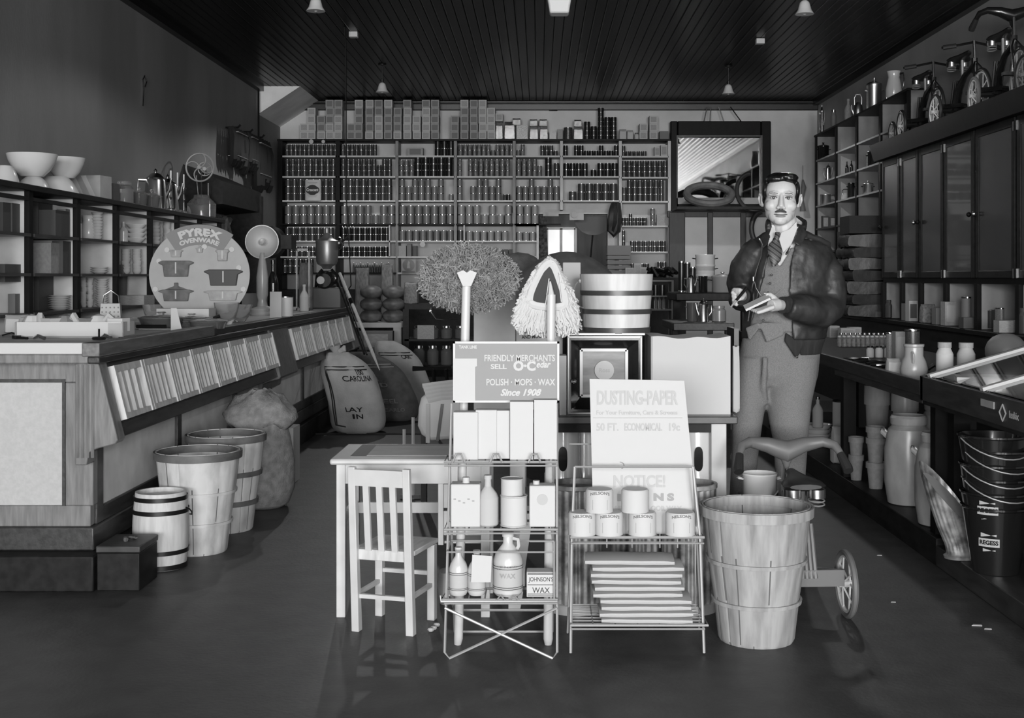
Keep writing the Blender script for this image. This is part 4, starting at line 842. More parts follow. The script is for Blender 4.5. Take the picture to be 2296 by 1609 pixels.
# jars and cupboard between bucket and display table
t = thing('glass_shelf', 'dark open cupboard with glass jars right of the wooden bucket', 'cabinet', (fx(1478, 11.5), 11.5, 0))
b = MB(); b.box(-.12, -.1, -.15, .15, 0, fz(628, 11.5)); b.box(.1, .12, -.15, .15, 0, fz(628, 11.5)); part('side', b, MIDCARD, t)
for py in (628, 662, 692, 800): part('shelf', MB().box(-.1, .1, -.15, .15, fz(py, 11.5) - .012, fz(py, 11.5)), MIDCARD, t)
for k in range(3): put('jar', 'glass_jar', (fx(1468 + 9 * k, 11.5), 11.42, fz(692, 11.5)), .034, .11, [GLASS, DKCARD], ORD[k] + ' small glass jar from the left in the cupboard right of the bucket', 'jar', 'small jars in the open cupboard')
for k in range(2): put('can', 'dark_tin', (fx(1468 + 15 * k, 11.5), 11.42, fz(662, 11.5)), .055, .10, [CB, CD], 'black tin, %s one on the upper level of the open cupboard' % ('left', 'right')[k], 'tin', 'black tins in the open cupboard')
# ================================================================ RIGHT WALL: POT SHELVES
t = thing('pot_shelving', 'tall open pot shelving with pale uprights at the back of the right wall', 'shelves', (0, 0, 0))
XS = 3.33; YR = [14.77, 13.77, 12.88, 11.98, 11.07]; LV = [2.95, 2.646, 2.37, 2.098, 1.826, 1.55, 1.27]
pale = mat('upright_paint', .3, .7, var=.08)
for y in YR:
    part('upright', MB().box(XS + .02, XR - .01, y - .012, y + .012, .889, 2.93), pale, t)
    part('edge_strip', MB().box(XS, XS + .02, y - .03, y + .03, .889, 2.93), EBON, t)
part('back_panel', MB().box(XR - .01, XR - .002, YR[-1], YR[0], .889, 2.93), mat('shelf_back_grey', .12, .8), t)
part('top_board', MB().box(XS - .01, XR - .01, YR[-1] - .03, YR[0] + .03, 2.93, 2.95), EBONS, t)
for i in range(4):
    for z in LV[1:]: part('shelf', MB().box(XS, XR - .01, YR[i+1] + .012, YR[i] - .012, z - .018, z), pale if z > 2 else OAKD, t)
def ons(kd, nm, px, py0, z, wpx, m, lb, cat, X=3.42, gr=None, rz=0, d=None):
    Y = Yat(px, X)
    if z < 2.9: z = max(l for l in LV[1:] if l < CH + (VY - py0) * Y / F - .05)
    return put(kd, nm, (X, Y, z), wpx * Y / F, max(.03, CH + (VY - py0) * Y / F - z), m, lb, cat, gr, rz, d)
ons('pot', 'aluminium_pot', 1960, 190, 2.95, 34, [ALUM, ALUM], 'tall bright aluminium pot on top of the right hand shelving', 'pot')
ons('pitcher', 'enamel_pitcher', 2004, 160, 2.95, 38, [ENAM, ENAMB], 'large white enamel pitcher with black handle on top of the right shelving', 'pitcher', rz=R(-30))
ons('kettle', 'watering_can', 1924, 212, 2.95, 22, [ALUM], 'metal watering can with spout on top of the right shelving', 'watering can', rz=R(180))
ons('bottle', 'funnel', 1902, 222, 2.95, 18, [GREYC, GREYC], 'dull grey funnel stood on top of the right shelving by the watering can', 'funnel')
ons('jar', 'lidded_tin', 1869, 246, 2.95, 12, [MIDCARD, STEEL], 'dark jar with bright lid on top of the right shelving, near the corner', 'jar')
ons('coffee', 'stacked_pan', 1843, 232, 2.95, 9, [STEEL], 'slim bright stack of tins at the far end of the right shelving top', 'tin')
for kd, nm, px, py0, z, wp, m, lb, cat in [
 ('pot', 'stew_pot', 1846, 328, 2.646 - .276, 26, [ENAMB, ENAMB, ENAMB], 'black pot in the farthest bay of the pot shelving, second shelf', 'pot'),
 ('pot', 'stew_pot', 1955, 341, 2.37, 22, [ENAMB, STEEL, ENAMB], 'black pot with bright rim in the third bay, second shelf down', 'pot'),
 ('coffee', 'coffee_pot', 1857, 366, 2.098, 14, [STEEL], 'bright coffee pot in the farthest bay of the pot shelving', 'coffee pot'),
 ('coffee', 'coffee_pot', 1843, 372, 2.098, 12, [ENAMB], 'black coffee pot in the farthest bay of the pot shelving', 'coffee pot'),
 ('bottle', 'black_bottle', 1889, 362, 2.098, 8, [ENAMB, ENAMB], 'black flask left of three in the second bay of the pot shelving', 'flask'),
 ('bottle', 'black_bottle', 1899, 362, 2.098, 8, [ENAMB, ENAMB], 'black flask, middle of three in the second bay of the pot shelving', 'flask'),
 ('bottle', 'black_bottle', 1909, 360, 2.098, 8, [ENAMB, ENAMB], 'black flask, right of three in the second bay of the pot shelving', 'flask'),
 ('pot', 'saucepan', 1946, 412, 2.098, 24, [ALUM, ALUM, ENAMB], 'bright saucepan with black knob in the third bay of the pot shelving', 'pot'),
 ('pan', 'saucepan', 1851, 436, 1.826, 24, [ALUM, ENAMB], 'grey saucepan with black handle in the farthest bay, fourth shelf', 'pan'),
 ('kettle', 'kettle', 1896, 424, 1.826, 20, [GREYC, GREYC, ENAMB], 'grey kettle with black handle in the second bay of the pot shelving', 'kettle'),
 ('openpot', 'stew_pot', 1908, 410, 1.826, 16, [ENAMB, ENAMB], 'black open pot behind the grey kettle on the pot shelving', 'pot'),
 ('jar', 'canister', 1847, 484, 1.55, 10, [STEEL, STEEL], 'bright slim canister just right of the man\'s collar', 'canister'),
 ('lbox', 'carton', 1850, 484, 1.55, 14, [DKCARD, GREYC], 'dark carton with grey label right of the bright canister', 'box'),
 ('lbox', 'carton', 1866, 486, 1.55, 12, [DKCARD, GREYC], 'second dark carton with grey label, above the man\'s shoulder', 'box'),
 ('box', 'carton', 1890, 520, 1.27, 30, [DKCARD], 'large dark box behind the man\'s shoulder on the pot shelving', 'box')]:
    ons(kd, nm, px, py0, z, wp, m, lb, cat)
# folded tarpaulins on the ledge at the end of the cabinets
TARP = mat('oilcloth', .035, .4, var=.3, scale=7, bump=.5, bscale=9)
zt = .89
for k in range(7):
    h = [.11, .1, .12, .1, .11, .1, .12][k]; b = MB(); w_ = .17 - .01 * (k % 2)
    rings = []
    for i in range(9):
        y = -.2 + .05 * i; rings.append([Vector((w_ * max(-1, min(1, 1.3 * cos(a))) + .008 * sin(3 * i + a + k), y, h / 2 + (h * .47) * max(-1, min(1, 1.3 * sin(a))) + .006 * sin(2.3 * i + 2 * a + k))) for a in [2 * pi * j / 16 for j in range(16)]])
    b.loft(rings); b.M = None
    o = solo('folded_tarpaulin', b, TARP, 'dark folded tarpaulin, %s in the pile between man and cabinets' % up(k, 7), 'tarpaulin', (2.93, 11.15, zt), R(8 * (k % 2)), group='pile of folded tarpaulins'); zt += h * .97
put('box', 'black_box', (2.93, 11.15, zt + .01), .3, .16, EBONS, 'glossy black tin box on top of the tarpaulin pile', 'box', d=.35)
# ================================================================ GLASS FRONTED CABINETS
XC2 = 3.0
t = thing('glass_cabinet', 'long black glass-fronted wall cabinet on the right with knobbed doors', 'cabinet', (0, 0, 0)); YD = [10.75, 10.2, 9.7, 9.1, 8.45, 7.72, 7.0, 6.3, 5.6]
part('carcass', MB().box(3.2, XR - .01, 5.6, 10.75, 1.2, 2.26).box(XC2 + .02, 3.2, 5.6, 10.75, 1.2, 1.24).box(XC2 + .02, 3.2, 10.71, 10.75, 1.24, 2.26).box(XC2 + .02, 3.2, 9.05, 9.1, 1.24, 2.26), EBON, t)
part('cornice', MB().prism([(XC2 - .05, 2.26), (XC2 - .09, 2.4), (XR - .01, 2.4), (XR - .01, 2.26)], 'Y', 5.55, 10.8), EBON, t)
part('shelf', MB().box(3.05, 3.2, 5.6, 10.7, 1.72, 1.735), EBONS, t)
for i in range(8):
    y1, y0 = YD[i] - .02, YD[i + 1] + .02; fr = MB()
    for a, c in ((y0, y0 + .05), (y1 - .05, y1)): fr.box(XC2, XC2 + .02, a, c, 1.24, 2.26)
    fr.box(XC2, XC2 + .02, y0 + .05, y1 - .05, 1.24, 1.29); fr.box(XC2, XC2 + .02, y0 + .05, y1 - .05, 2.2, 2.26)
    d = part('door', fr, EBONS, t, bev=.004)
    part('door_glass', MB().box(XC2 + .006, XC2 + .012, y0 + .05, y1 - .05, 1.29, 2.2), GLASSD if i in (3,) else mat('backed_glass', .022, .3, coat=.4, var=.3, scale=2), d)
    part('knob', MB().ball((XC2 - .02, y0 + .03 if i % 2 else y1 - .03, 1.68), .018, 8), STEEL if i in (1, 4) else EBON, d)
    for z in (1.27, 2.2): part('hinge', MB().box(XC2 - .006, XC2, (y0 if i % 2 == 0 else y1 - .012), (y0 + .012 if i % 2 == 0 else y1), z - .03, z + .03), TIN, d)
for k in range(4):
    b = MB(); z = 1.35 + .2 * k; b.tube([(0, -.02, 0), (0, .0, .14)], .01, 6); b.ball((0, 0, .15), .02, 6)
    solo('hung_tool', b, TIN, 'small bright tool behind the cabinet glass, %s in the column' % up(k, 4), 'tool', (3.1, 8.75, z), group='tools behind the cabinet glass')
t = thing('ledge_cabinet', 'black base cabinet with ledge below the glass cabinets', 'cabinet', (0, 0, 0))
part('carcass', MB().box(XC2, XR - .01, 5.6, 14.8, 0, .85), EBONS, t); part('ledge_top', MB().box(XC2 - .04, XR - .01, 5.6, 14.8, .85, .888), EBON, t, bev=.006)
part('recess_back', MB().box(XR - .03, XR - .012, 5.6, 10.75, .888, 1.2), pale, t)
for y in YD: part('divider', MB().box(XC2 + .04, XR - .03, y - .012, y + .012, .888, 1.2), pale, t); part('divider_edge', MB().box(XC2 + .01, XC2 + .04, y - .03, y + .03, .888, 1.2), EBON, t)
def led(kd, nm, px, py0, wpx, m, lb, cat, X=3.03, d=.1, rz=0, gr=None):
    Y = Yat(px, X); return put(kd, nm, (X, Y, .89), wpx * Y / F, max(.03, CH + (VY - py0) * Y / F - .89), m, lb, cat, gr, rz, d)
for a in [('box', 'carton', 2032, 680, 14, MIDCARD, 'small brown carton left of the paper bag on the dark ledge', 'box'), ('lbox', 'carton', 2044, 674, 20, [PAPER, DKCARD], 'pale carton behind the paper bag on the dark ledge', 'box'),
 ('bag', 'paper_bag', 2080, 682, 34, mat('brown_bag', .16, .8, var=.3), 'crumpled brown paper bag on the dark ledge', 'bag'), ('box', 'carton', 2105, 690, 22, MIDCARD, 'brown upright carton right of the crumpled bag on the ledge', 'box'),
 ('lbox', 'carton', 2126, 676, 24, [GREYC, PAPER], 'pale torn-topped packet on the middle of the ledge', 'packet'), ('can', 'tin', 2166, 665, 20, [MIDCARD, STEEL], 'tall tin with bright middle on the ledge under the cabinet knob', 'tin'),
 ('box', 'carton', 2178, 711, 46, DKCARD, 'long dark low carton on the front of the ledge', 'box'), ('box', 'carton', 2258, 718, 48, GREYC, 'long pale low carton at the right end of the ledge', 'box'),
 ('jar', 'jar', 2290, 690, 14, [DKCARD, DKCARD], 'dark jar at the right edge of the picture on the ledge', 'jar')]: led(*a)
for i, px in enumerate((2215, 2226)): led('can', 'tin', px, 694, 10, [CD, RIM], 'small dark tin behind the long dark carton, %s' % ('left one' if i == 0 else 'right one'), 'tin', X=3.1)
led('can', 'tin', 2241, 690, 18, [CL, RIM], 'bright labelled tin with a twist of foil behind the long cartons', 'tin', X=3.1)
for i, (px, w_, tp) in enumerate([(1915, 12, 690), (1932, 14, 700), (1950, 16, 694), (1966, 14, 698), (1992, 14, 672)]):
    led('box' if i % 2 else 'jar', 'ledge_goods', px, tp, w_, [DKCARD, DKCARD] if i % 2 == 0 else DKCARD, 'small black packed goods on the ledge below the tarpaulins, %s from left' % ['first', 'second', 'third', 'fourth', 'fifth'][i], 'goods', X=2.97 + .02 * i)
# ================================================================ TRICYCLES
CREAM = mat('tricycle_paint', .12, .5); TBLK = mat('black_cycle_paint', .012, .25, coat=.4); SPK = mat('pale_spokes', .55, .4)
def wheel(parent, c, r, tire, spk, hub, n=10, tr=.012, nm='wheel'):
    b = MB(); b.M = Matrix.Translation(c)
    b.tube([(0, r * .93 * cos(a), r * .93 * sin(a)) for a in [2 * pi * i / 36 for i in range(36)]], tr, 8, closed=True)
    w_ = part(nm, b, tire, parent)
    b = MB(); b.M = Matrix.Translation(c)
    b.tube([(0, r * .82 * cos(a), r * .82 * sin(a)) for a in [2 * pi * i / 36 for i in range(36)]], tr * .6, 6, closed=True)
    for i in range(n):
        a = 2 * pi * i / n; s_ = .015 if i % 2 else -.015
        b.tube([(s_, .0, 0), (0, r * .82 * cos(a), r * .82 * sin(a))], .0042, 4)
    b.lathe([(0, -.028), (.013, -.028), (.013, .028), (0, .028)], n=8, axis='X')
    part('spokes', b, spk, w_)
    return w_
def tricycle(label, loc, rz, paint, spk, group=None, streamlined=True, front=True):
    t = thing('tricycle', label, 'tricycle', loc, rz, group)
    for s in (-1, 1): wheel(t, (s * .145, 0, .122), .122, RUB if not streamlined else mat('grey_rubber', .12, .6), spk, spk)
    wheel(t, (0, .44, .18), .18, RUB, spk, spk, nm='front_wheel')
    b = MB(); b.tube([(-.15, 0, .122), (.15, 0, .122)], .008, 6)
    b.bar((-.13, -.02, .15), (.13, -.02, .15), .06, .02, up=(0, 1, 0)); b.tube([(-.13, .02, .155), (0, .09, .16), (.13, .02, .155)], .016, 6)
    for q in range(4): b.tube([(-.024 + .016 * q, -.03, .15), (-.02 + .013 * q, .02, .34)], .008, 6)
    part('rear_step', b, paint, t)
    b = MB(); b.tube([(0, 0, .14), (0, .06, .27), (0, .17, .35), (0, .34, .4)], [.03, .026, .02, .018], 10); b.tube([(0, .34, .34), (0, .34, .44)], .022, 8); part('frame', b, paint, t)
    b = MB()
    for s in (-1, 1): b.tube([(s * .03, .44, .18), (s * .03, .4, .36), (0, .35, .42)], .008, 6)
    b.tube([(0, .35, .4), (0, .33, .56)], .01, 8); part('fork', b, STEEL, t)
    b = MB()
    for s in (-1, 1): b.tube([(0, .44, .18), (s * .05, .44, .18), (s * .055, .44 + s * .07, .18), (s * .06, .44 + s * .07, .18)], .006, 6); b.box(s * .09 - .03, s * .09 + .03, .44 + s * .07 - .02, .44 + s * .07 + .02, .17, .19)
    part('pedal', b, RUB, t)
    if streamlined:
        pts = [(-.2, .24, .56), (-.185, .27, .592), (-.145, .3, .604), (-.075, .31, .592), (0, .3, .566), (.075, .31, .592), (.145, .3, .604), (.185, .27, .592), (.2, .24, .56)]
        rs = [.013, .018, .021, .03, .043, .03, .021, .018, .013]
        b = MB(); b.tube(pts, rs, 12); b.lathe([(.008, .5), (.02, .53), (.034, .57)], c=(0, .3, 0), n=12, cap=False); h = part('handlebar', b, paint, t)
        for s in (-1, 1): part('grip', MB().tube([(s * .198, .245, .563), (s * .212, .2, .515), (s * .212, .19, .505)], [.016, .02, .019], 10), RUB, h)
    else:
        b = MB(); b.tube([(-.21, .3, .515), (-.1, .33, .53), (0, .33, .55), (.1, .33, .53), (.21, .3, .515)], .009, 6); h = part('handlebar', b, paint, t)
        for s in (-1, 1): part('grip', MB().tube([(s * .2, .3, .517), (s * .12, .325, .526)], .016, 8), RUB, h)
    # saddle with chromed band and spring loops
    b = MB(); rg = []
    for y, w_, z0, z1 in ((.2, .012, .45, .46), (.18, .022, .43, .468), (.13, .026, .428, .466), (.08, .05, .42, .46), (.03, .078, .41, .458), (-.01, .082, .41, .452), (-.035, .06, .42, .44)):
        rg.append([Vector((w_ * cos(a), y + .05, (z0 + z1) / 2 + (z1 - z0) / 2 * sin(a))) for a in [2 * pi * i / 14 for i in range(14)]])
    sd = part('saddle', b.loft(rg), LEATH, t, loc=(0, 0, .045))
    b = MB()
    for s in (-1, 1): b.lathe([(.001, -.02), (.034, -.018), (.034, .014), (.001, .016)], c=(s * .045, .04, .405), n=14)
    part('saddle_clip', b, STEEL, sd, 'chromed clip')
    b = MB()
    for s in (-1, 1):
        for q in (0, .014): b.tube([(s * .045 + .03 * cos(a), .04 + .03 * sin(a), .378 - q + .004 * sin(a)) for a in [2 * pi * i / 12 for i in range(12)]], .003, 4, closed=True)
    b.tube([(0, .12, .43), (0, .13, .26)], .01, 6); part('spring', b, WIRE, sd)
    return t
tricycle('grey child\'s tricycle standing behind the big bushel basket', (.985, 4.5, 0), R(3), CREAM, SPK)
for px, Y, rz, lb in ((2068, 10.5, 178, 'black tricycle on the cabinet top nearest the pot shelves'), (2110, 9.62, 182, 'black tricycle in the middle of the row on the cabinet top'), (2190, 8.75, 176, 'black tricycle with pale wheel, highest handlebar on the cabinet top'), (2275, 7.85, 184, 'black tricycle at the right edge of the picture on the cabinet top')):
    t = tricycle(lb, (3.27, Y, 2.402), R(rz), TBLK, SPK if px < 2200 else MIDCARD, 'black tricycles on the cabinet top', streamlined=(px == 2190)); t.scale = (1.12,) * 3
t = thing('toy_barrow', 'small toy cart with disc wheel at the far end of the cabinet top', 'toy', (3.15, 10.72, 2.402))
wheel(t, (-.06, 0, .1), .1, RUB, GREYC, GREYC); b = MB(); [b.tube([(0, 0, .05 + .04 * k), (.12, -.2, .07 + .04 * k)], .01, 5) for k in range(4)]; part('slats', b, TBLK, t)
# ================================================================ RIGHT DISPLAY TABLE, SHOWCASE AND PLATFORM
struct('trim_4', MB().box(1.717, 2.98, 5.3, 11.2, 0, .12), EBONS, bev=.004)
struct('trim_5', MB().box(1.717, 2.6, 2.6, 5.3, 0, .09), mat('platform_wood', .03, .5, var=.4, scale=8, st=(3, .6, 3)), bev=.004)
t = thing('display_table', 'long black display table crowded with small wares on the right', 'table', (0, 0, 0))
part('table_top', MB().box(1.68, 2.5, 5.33, 10.6, .74, .77), EBONS, t); part('lip', MB().box(1.655, 1.68, 5.33, 10.6, .735, .8), OAKD, t, bev=.003)
part('apron', MB().box(1.665, 1.69, 5.33, 6.9, .70, .737), OAKD, t); part('table_end', MB().box(1.68, 2.5, 10.58, 10.6, .5, .77), EBONS, t)
for x, y in ((1.72, 6.92), (1.74, 5.38), (1.74, 9.2), (2.4, 5.38), (2.4, 6.92), (2.4, 9.2)): part('leg', MB().box(x, x + .07, y, y + .07, .12, .74), EBON, t)
t = thing('slant_showcase', 'black showcase with sloping glass lid at the right edge of the picture', 'showcase', (0, 0, 0))
part('case_front', MB().box(1.655, 1.70, 3.2, 5.32, .715, .82), OAKD, t, bev=.004)
part('case_end', MB().prism([(1.655, .715), (1.655, .82), (2.45, 1.05), (2.45, .715)], 'Y', 5.29, 5.325), EBONS, t)
part('case_floor', MB().box(1.66, 2.45, 3.2, 5.3, .70, .72).box(2.42, 2.45, 3.2, 5.3, .72, 1.03), EBONS, t)
part('glass_lid', MB().hexa([(1.67, 3.2, .822), (2.45, 3.2, 1.045), (2.45, 5.3, 1.045), (1.67, 5.3, .822), (1.67, 3.2, .826), (2.45, 3.2, 1.049), (2.45, 5.3, 1.049), (1.67, 5.3, .826)]), PANE, t)
for y in (5.22, 4.6, 3.95): part('lid_rail', MB().bar((1.66, y, .828), (2.45, y, 1.055), .035, .014), CARD, t, 'pale lid rail')
for x in (1.76, 2.4):
    for y in (5.2, 3.3): part('leg', MB().box(x, x + .07, y, y + .07, .09, .70), EBON, t)
b = MB(); cy, cz_ = fx(0, 1) * 0 + Yat(2250, 1.655), fz(925, Yat(2250, 1.655))
b.tube([(1.652, cy + .03 * sin(a), cz_ + .03 * 1.0 * cos(a)) for a in [pi / 2 * i for i in range(4)]], .003, 4, closed=True); part('diamond_emblem', b, GREYC, t)
ly = Yat(2230, 1.655); text('lenkix', .035, (1.653, Yat(2274, 1.655), fz(932, Yat(2274, 1.655))), (R(90), 0, R(-90)), GREYC, t, off=.001)
part('paper_label', MB().box(1.651, 1.655, ly - .0, ly + .13, fz(917, ly) + .0, fz(917, ly) + .026), GREYC, t, 'faded pale label')
put('lbox', 'white_carton', (1.85, 4.98, .725), .3, .12, [PAPER, GREYC], 'white printed carton lying inside the slanting showcase', 'box', rz=R(-15), d=.16)
put('box', 'dark_carton', (2.1, 4.75, .725), .3, .1, MIDCARD, 'dark carton lying in the showcase right of the white one', 'box', rz=R(10), d=.2)
put('box', 'dark_carton', (1.9, 4.3, .725), .25, .07, MIDCARD, 'low dark carton nearest the camera in the showcase', 'box', rz=R(5), d=.2)
TT = .771
def ont(px, Y): return Vector((fx(px, Y), Y, TT))
# stoneware jug with lid
t = thing('stoneware_jug', 'stoneware milk jug with small lid at the near corner of the display table', 'jug', ont(2049, 5.72))
part('jug_body', MB().lathe([(.045, 0), (.06, .02), (.064, .05), (.055, .085), (.043, .11), (.043, .15), (.047, .155), (.047, .165), (0, .167)], n=24), STONE, t)
part('handle', MB().tube([(-.02, -.045, .13), (-.02, -.06, .12), (-.02, -.062, .1), (-.02, -.055, .08)], .006, 6), STONE, t)
for px, Y, w_, tp, kd, m, lb, nm in [(2118, 5.6, 38, 767, 'jar', [CARD, GREYC], 'white shaker tin with grey screw lid, left of two behind the glass lid', 'shaker_tin'), (2166, 5.65, 40, 768, 'jar', [PAPER, GREYC], 'printed shaker tin with grey screw lid, right of two behind the glass lid', 'shaker_tin'),
   (2046, 6.35, 33, 738, 'can', [CD, TIN], 'dark labelled tall tin standing behind the stoneware jug', 'tin'), (1995, 6.9, 18, 745, 'can', [CL, TIN], 'pale round tin left of the printed carton on the display table', 'tin'), (2016, 6.6, 24, 743, 'lbox', [GREYC, PAPER], 'printed carton between two tins on the display table', 'carton'),
   (2003, 5.95, 32, 803, 'bag', [CARD], 'crumpled white paper bag left of the stoneware jug', 'bag')]:
    put(kd, nm, ont(px, Y), w_ * Y / F, (VY - tp) * Y / F + CH - TT, m, lb, 'bag' if kd == 'bag' else 'tin', d=None if kd in ('can', 'jar') else .07)
for k in range(3): put('jar', 'ointment_jar', ont(1951 + 20 * k, 7.25), 17 * 7.25 / F, .07, [CARD, ENAMB], 'white jar with black lid, %s of three in a row' % ['left', 'middle', 'right'][k], 'jar')
for k in range(11): put('jar', 'salt_shaker', ont(1882 + 10.5 * k, 8.4), .03, .075, [GLASS, CARD], ORD[k] + ' little pale-topped shaker from the left in the front row', 'shaker', 'row of little glass shakers')
for k in range(10): put('jar', 'salt_shaker', ont(1886 + 10.5 * k, 8.8), .03, .075, [GLASS, TIN], ORD[k] + ' little metal-topped shaker from the left in the back row', 'shaker', 'back row of little glass shakers')
for px, Y, w_, tp, lb in ((1868, 9.7, 22, 730, 'corrugated white carton at the far end of the display table'), (1898, 9.3, 32, 735, 'corrugated white carton with round label near the shakers'), (1915, 9.9, 26, 733, 'low white carton behind the corrugated one')):
    put('lbox', 'white_carton', ont(px, Y), w_ * Y / F, (VY - tp) * Y / F + CH - TT, [PAPER, GREYC], lb, 'carton', d=.1)
put('ball', 'grey_ball', Vector((fx(2256, 6.3), 6.3, TT)), .21, .19, mat('grey_dome', .22, .45), 'smooth grey round ball on the table behind the showcase', 'ball')
rr = random.Random(9)
for k in range(9):
    px = 1880 + 12 * k; Y = 7.0 - .09 * k + rr.uniform(-.05, .05); b = MB(); a = rr.uniform(-1, 1)
    b.tube([(-.05, 0, .008), (0, .01 * a, .012), (.07, .02, .008)], .009, 6); b.box(.05, .09, -.01, .03, 0, .02)
    solo('hand_tool', b, IRON if k % 3 else TIN, ORD[k] + ' small hand tool from the far end of the display table edge', 'tool', ont(px, max(Y, 5.9)) + Vector((.08, 0, 0)), a, group='hand tools along the table edge')
b = MB(); b.tube([(0, 0, .02), (.03, 0, .04), (.07, 0, .03), (.12, 0, .05)], .012, 6)
solo('cup_hook', b, TIN, 'pale twisted metal piece between the jug and the shaker tins', 'fitting', ont(2080, 6.1))
# under the table, on the platform
PZ = .121
put('crock', 'stoneware_churn', (1.845, 6.12, PZ), .235, .44, STONE, 'large pale stoneware churn with side handles under the display table', 'churn', rz=R(-25))
put('crock', 'stoneware_churn', (1.83, 5.6, PZ), .22, .42, STONE, 'second pale stoneware churn behind the black table leg', 'churn', rz=R(-25))
for k, z in enumerate((0, .13, .19)): put('fpot', 'flower_pot', (1.80, 6.55, PZ + z), .105, .14, CLAY, up(k, 3) + ' clay flower pot nested beside the stoneware churn', 'flower pot', 'nested flower pots by the churn')
for k, z in enumerate((0, .1)): put('fpot', 'flower_pot', (1.765, 6.82, PZ + z), .085, .14, CLAY, '%s small clay flower pot in the left pair by the table leg' % ('lower', 'upper')[k], 'flower pot', 'left stack of small flower pots')
for x, y, h, lb in ((1.96, 7.1, .5, 'tall clay vase standing behind the flower pots'), (2.06, 6.9, .48, 'tall pale vase behind the large stoneware churn')): put('fpot', 'tall_vase', (x, y, PZ), .15, h, CLAY if h == .5 else STONE, lb, 'vase')
put('crock', 'dark_crock', (2.05, 6.3, PZ), .18, .5, CLAY, 'dark round topped crock behind the large stoneware churn', 'crock')
# galvanised fluted scuttle leaning left
t = thing('fluted_scuttle', 'mottled galvanised fluted scuttle leaning on the near platform', 'scuttle', (fx(2158, 5.05), 5.05, .092)); b = MB()
rg = []
for k, (z, r, dx) in enumerate([(0, .074, 0), (.012, .078, 0), (.022, .062, -.004), (.06, .058, -.015), (.12, .07, -.035), (.19, .085, -.055), (.25, .098, -.07), (.275, .104, -.074)]):
    fl = .03 * (1 if 2 < k < 7 else 0)
    rg.append([Vector((dx + r * cos(a) * (1 + fl * cos(20 * a)), .7 * r * sin(a) * (1 + fl * cos(20 * a)), z - .22 * max(0, z - .08) * 3 * (.8 * cos(a) - .4 * sin(a)) * r / .1)) for a in [2 * pi * i / 80 for i in range(80)]])
b.loft(rg, cap=False); part('scuttle_body', b, GALV, t, sm=60)
part('lining', MB().add([p * .97 + Vector((0, 0, .01)) for p in rg[-2]], [tuple(range(80))]), mat('scuttle_inside', .3, .7), t, 'pale inside')
# black enamel pails, nested
for k in range(6):
    x, y, z = 1.80 - .004 * k * (k % 2), 4.83 - .004 * k, .092 + .056 * k; t = thing('enamel_pail', 'black enamel pail, %s in the tall nested stack on the platform' % up(k, 6), 'pail', (x, y, z), R(12), 'stack of black enamel pails')
    b = MB(); b.lathe([(.088, 0), (.09, .012), (.128, .25), (.134, .255), (.134, .262), (.126, .26), (.088, .02), (0, .016)], n=32); part('pail_body', b, ENAMB, t)
    if k in (0, 1):
        zc_ = .13 if k == 0 else .2; b = MB()
        for dz, hw, hh in ((.03, .03, .012), (0, .04, .016), (-.03, .024, .01)):
            r_ = .0885 + (zc_ + dz) / .25 * .038 + .0035; rows = []
            for z_ in (-hh, hh): rows.append([Vector((r_ * sin(a) + 0, -r_ * cos(a), zc_ + dz + z_ * (cos(a * 2.2) if dz else 1))) for a in [-hw / r_ + 2 * hw / r_ * i / 8 - .8 for i in range(9)]])
            b.add(rows[0] + rows[1], [(i, i + 1, 10 + i, 9 + i) for i in range(8)])
        part('label', b, PAPER, t, 'pale label')
        o = text('REGESS', .022, (0, 0, 0), (0, 0, 0), INK, t, off=.001, wid=.07)
        for v in o.data.vertices:
            a = v.co.x / .112 - .8; r_ = .0885 + zc_ / .25 * .038 + .0055; z_ = zc_ + v.co.y; v.co.x, v.co.y, v.co.z = r_ * sin(a), -r_ * cos(a), z_
    else: part('bail_handle', MB().tube([(-.138 * cos(pi * q / 14), -.138 * sin(pi * q / 14), .25 - .07 * sin(pi * q / 14)) for q in range(15)], .003, 5), WIRE, t)
t = thing('fire_screen', 'black speckled folding screen at the right edge beside the pails', 'screen', (1.93, 4.52, .092)); part('panel', MB().box(-.12, .12, -.01, .0, 0, .42), mat('speckled_black', .02, .5, var=.9, scale=60), t)
part('wire_handle', MB().tube([(-.12, -.01, .3), (-.06, -.05, .36), (.0, -.05, .4), (.1, -.02, .42)], .005, 5), WIRE, t)
# farther under the table
put('can', 'paint_tin', (1.92, 7.75, .27), .13, .2, [PAPER, CB], 'pale paint tin with dark bands, upper of the pile under the table', 'tin')
t = put('can', 'paint_tin', (1.92, 7.75, PZ), .14, .145, [CD, TIN], 'dark banded paint tin, lowest of the pile under the table', 'tin')
put('bag', 'white_sack', (1.84, 7.45, PZ), .13, .22, PAPER, 'small white cloth sack on the platform before the paint tins', 'sack', d=.1)
for k in range(4): put('bowl', 'enamel_basin', (1.86, 8.2, PZ + .03 * k), .2, .055, [ENAM], up(k, 4) + ' white enamel basin nested under the far table end', 'basin', 'nested enamel basins under the table')
put('bottle', 'wrapped_bottle', (1.82, 8.0, PZ + .145), .07, .2, [PAPER, TIN], 'paper wrapped bottle standing in the enamel basins', 'bottle')
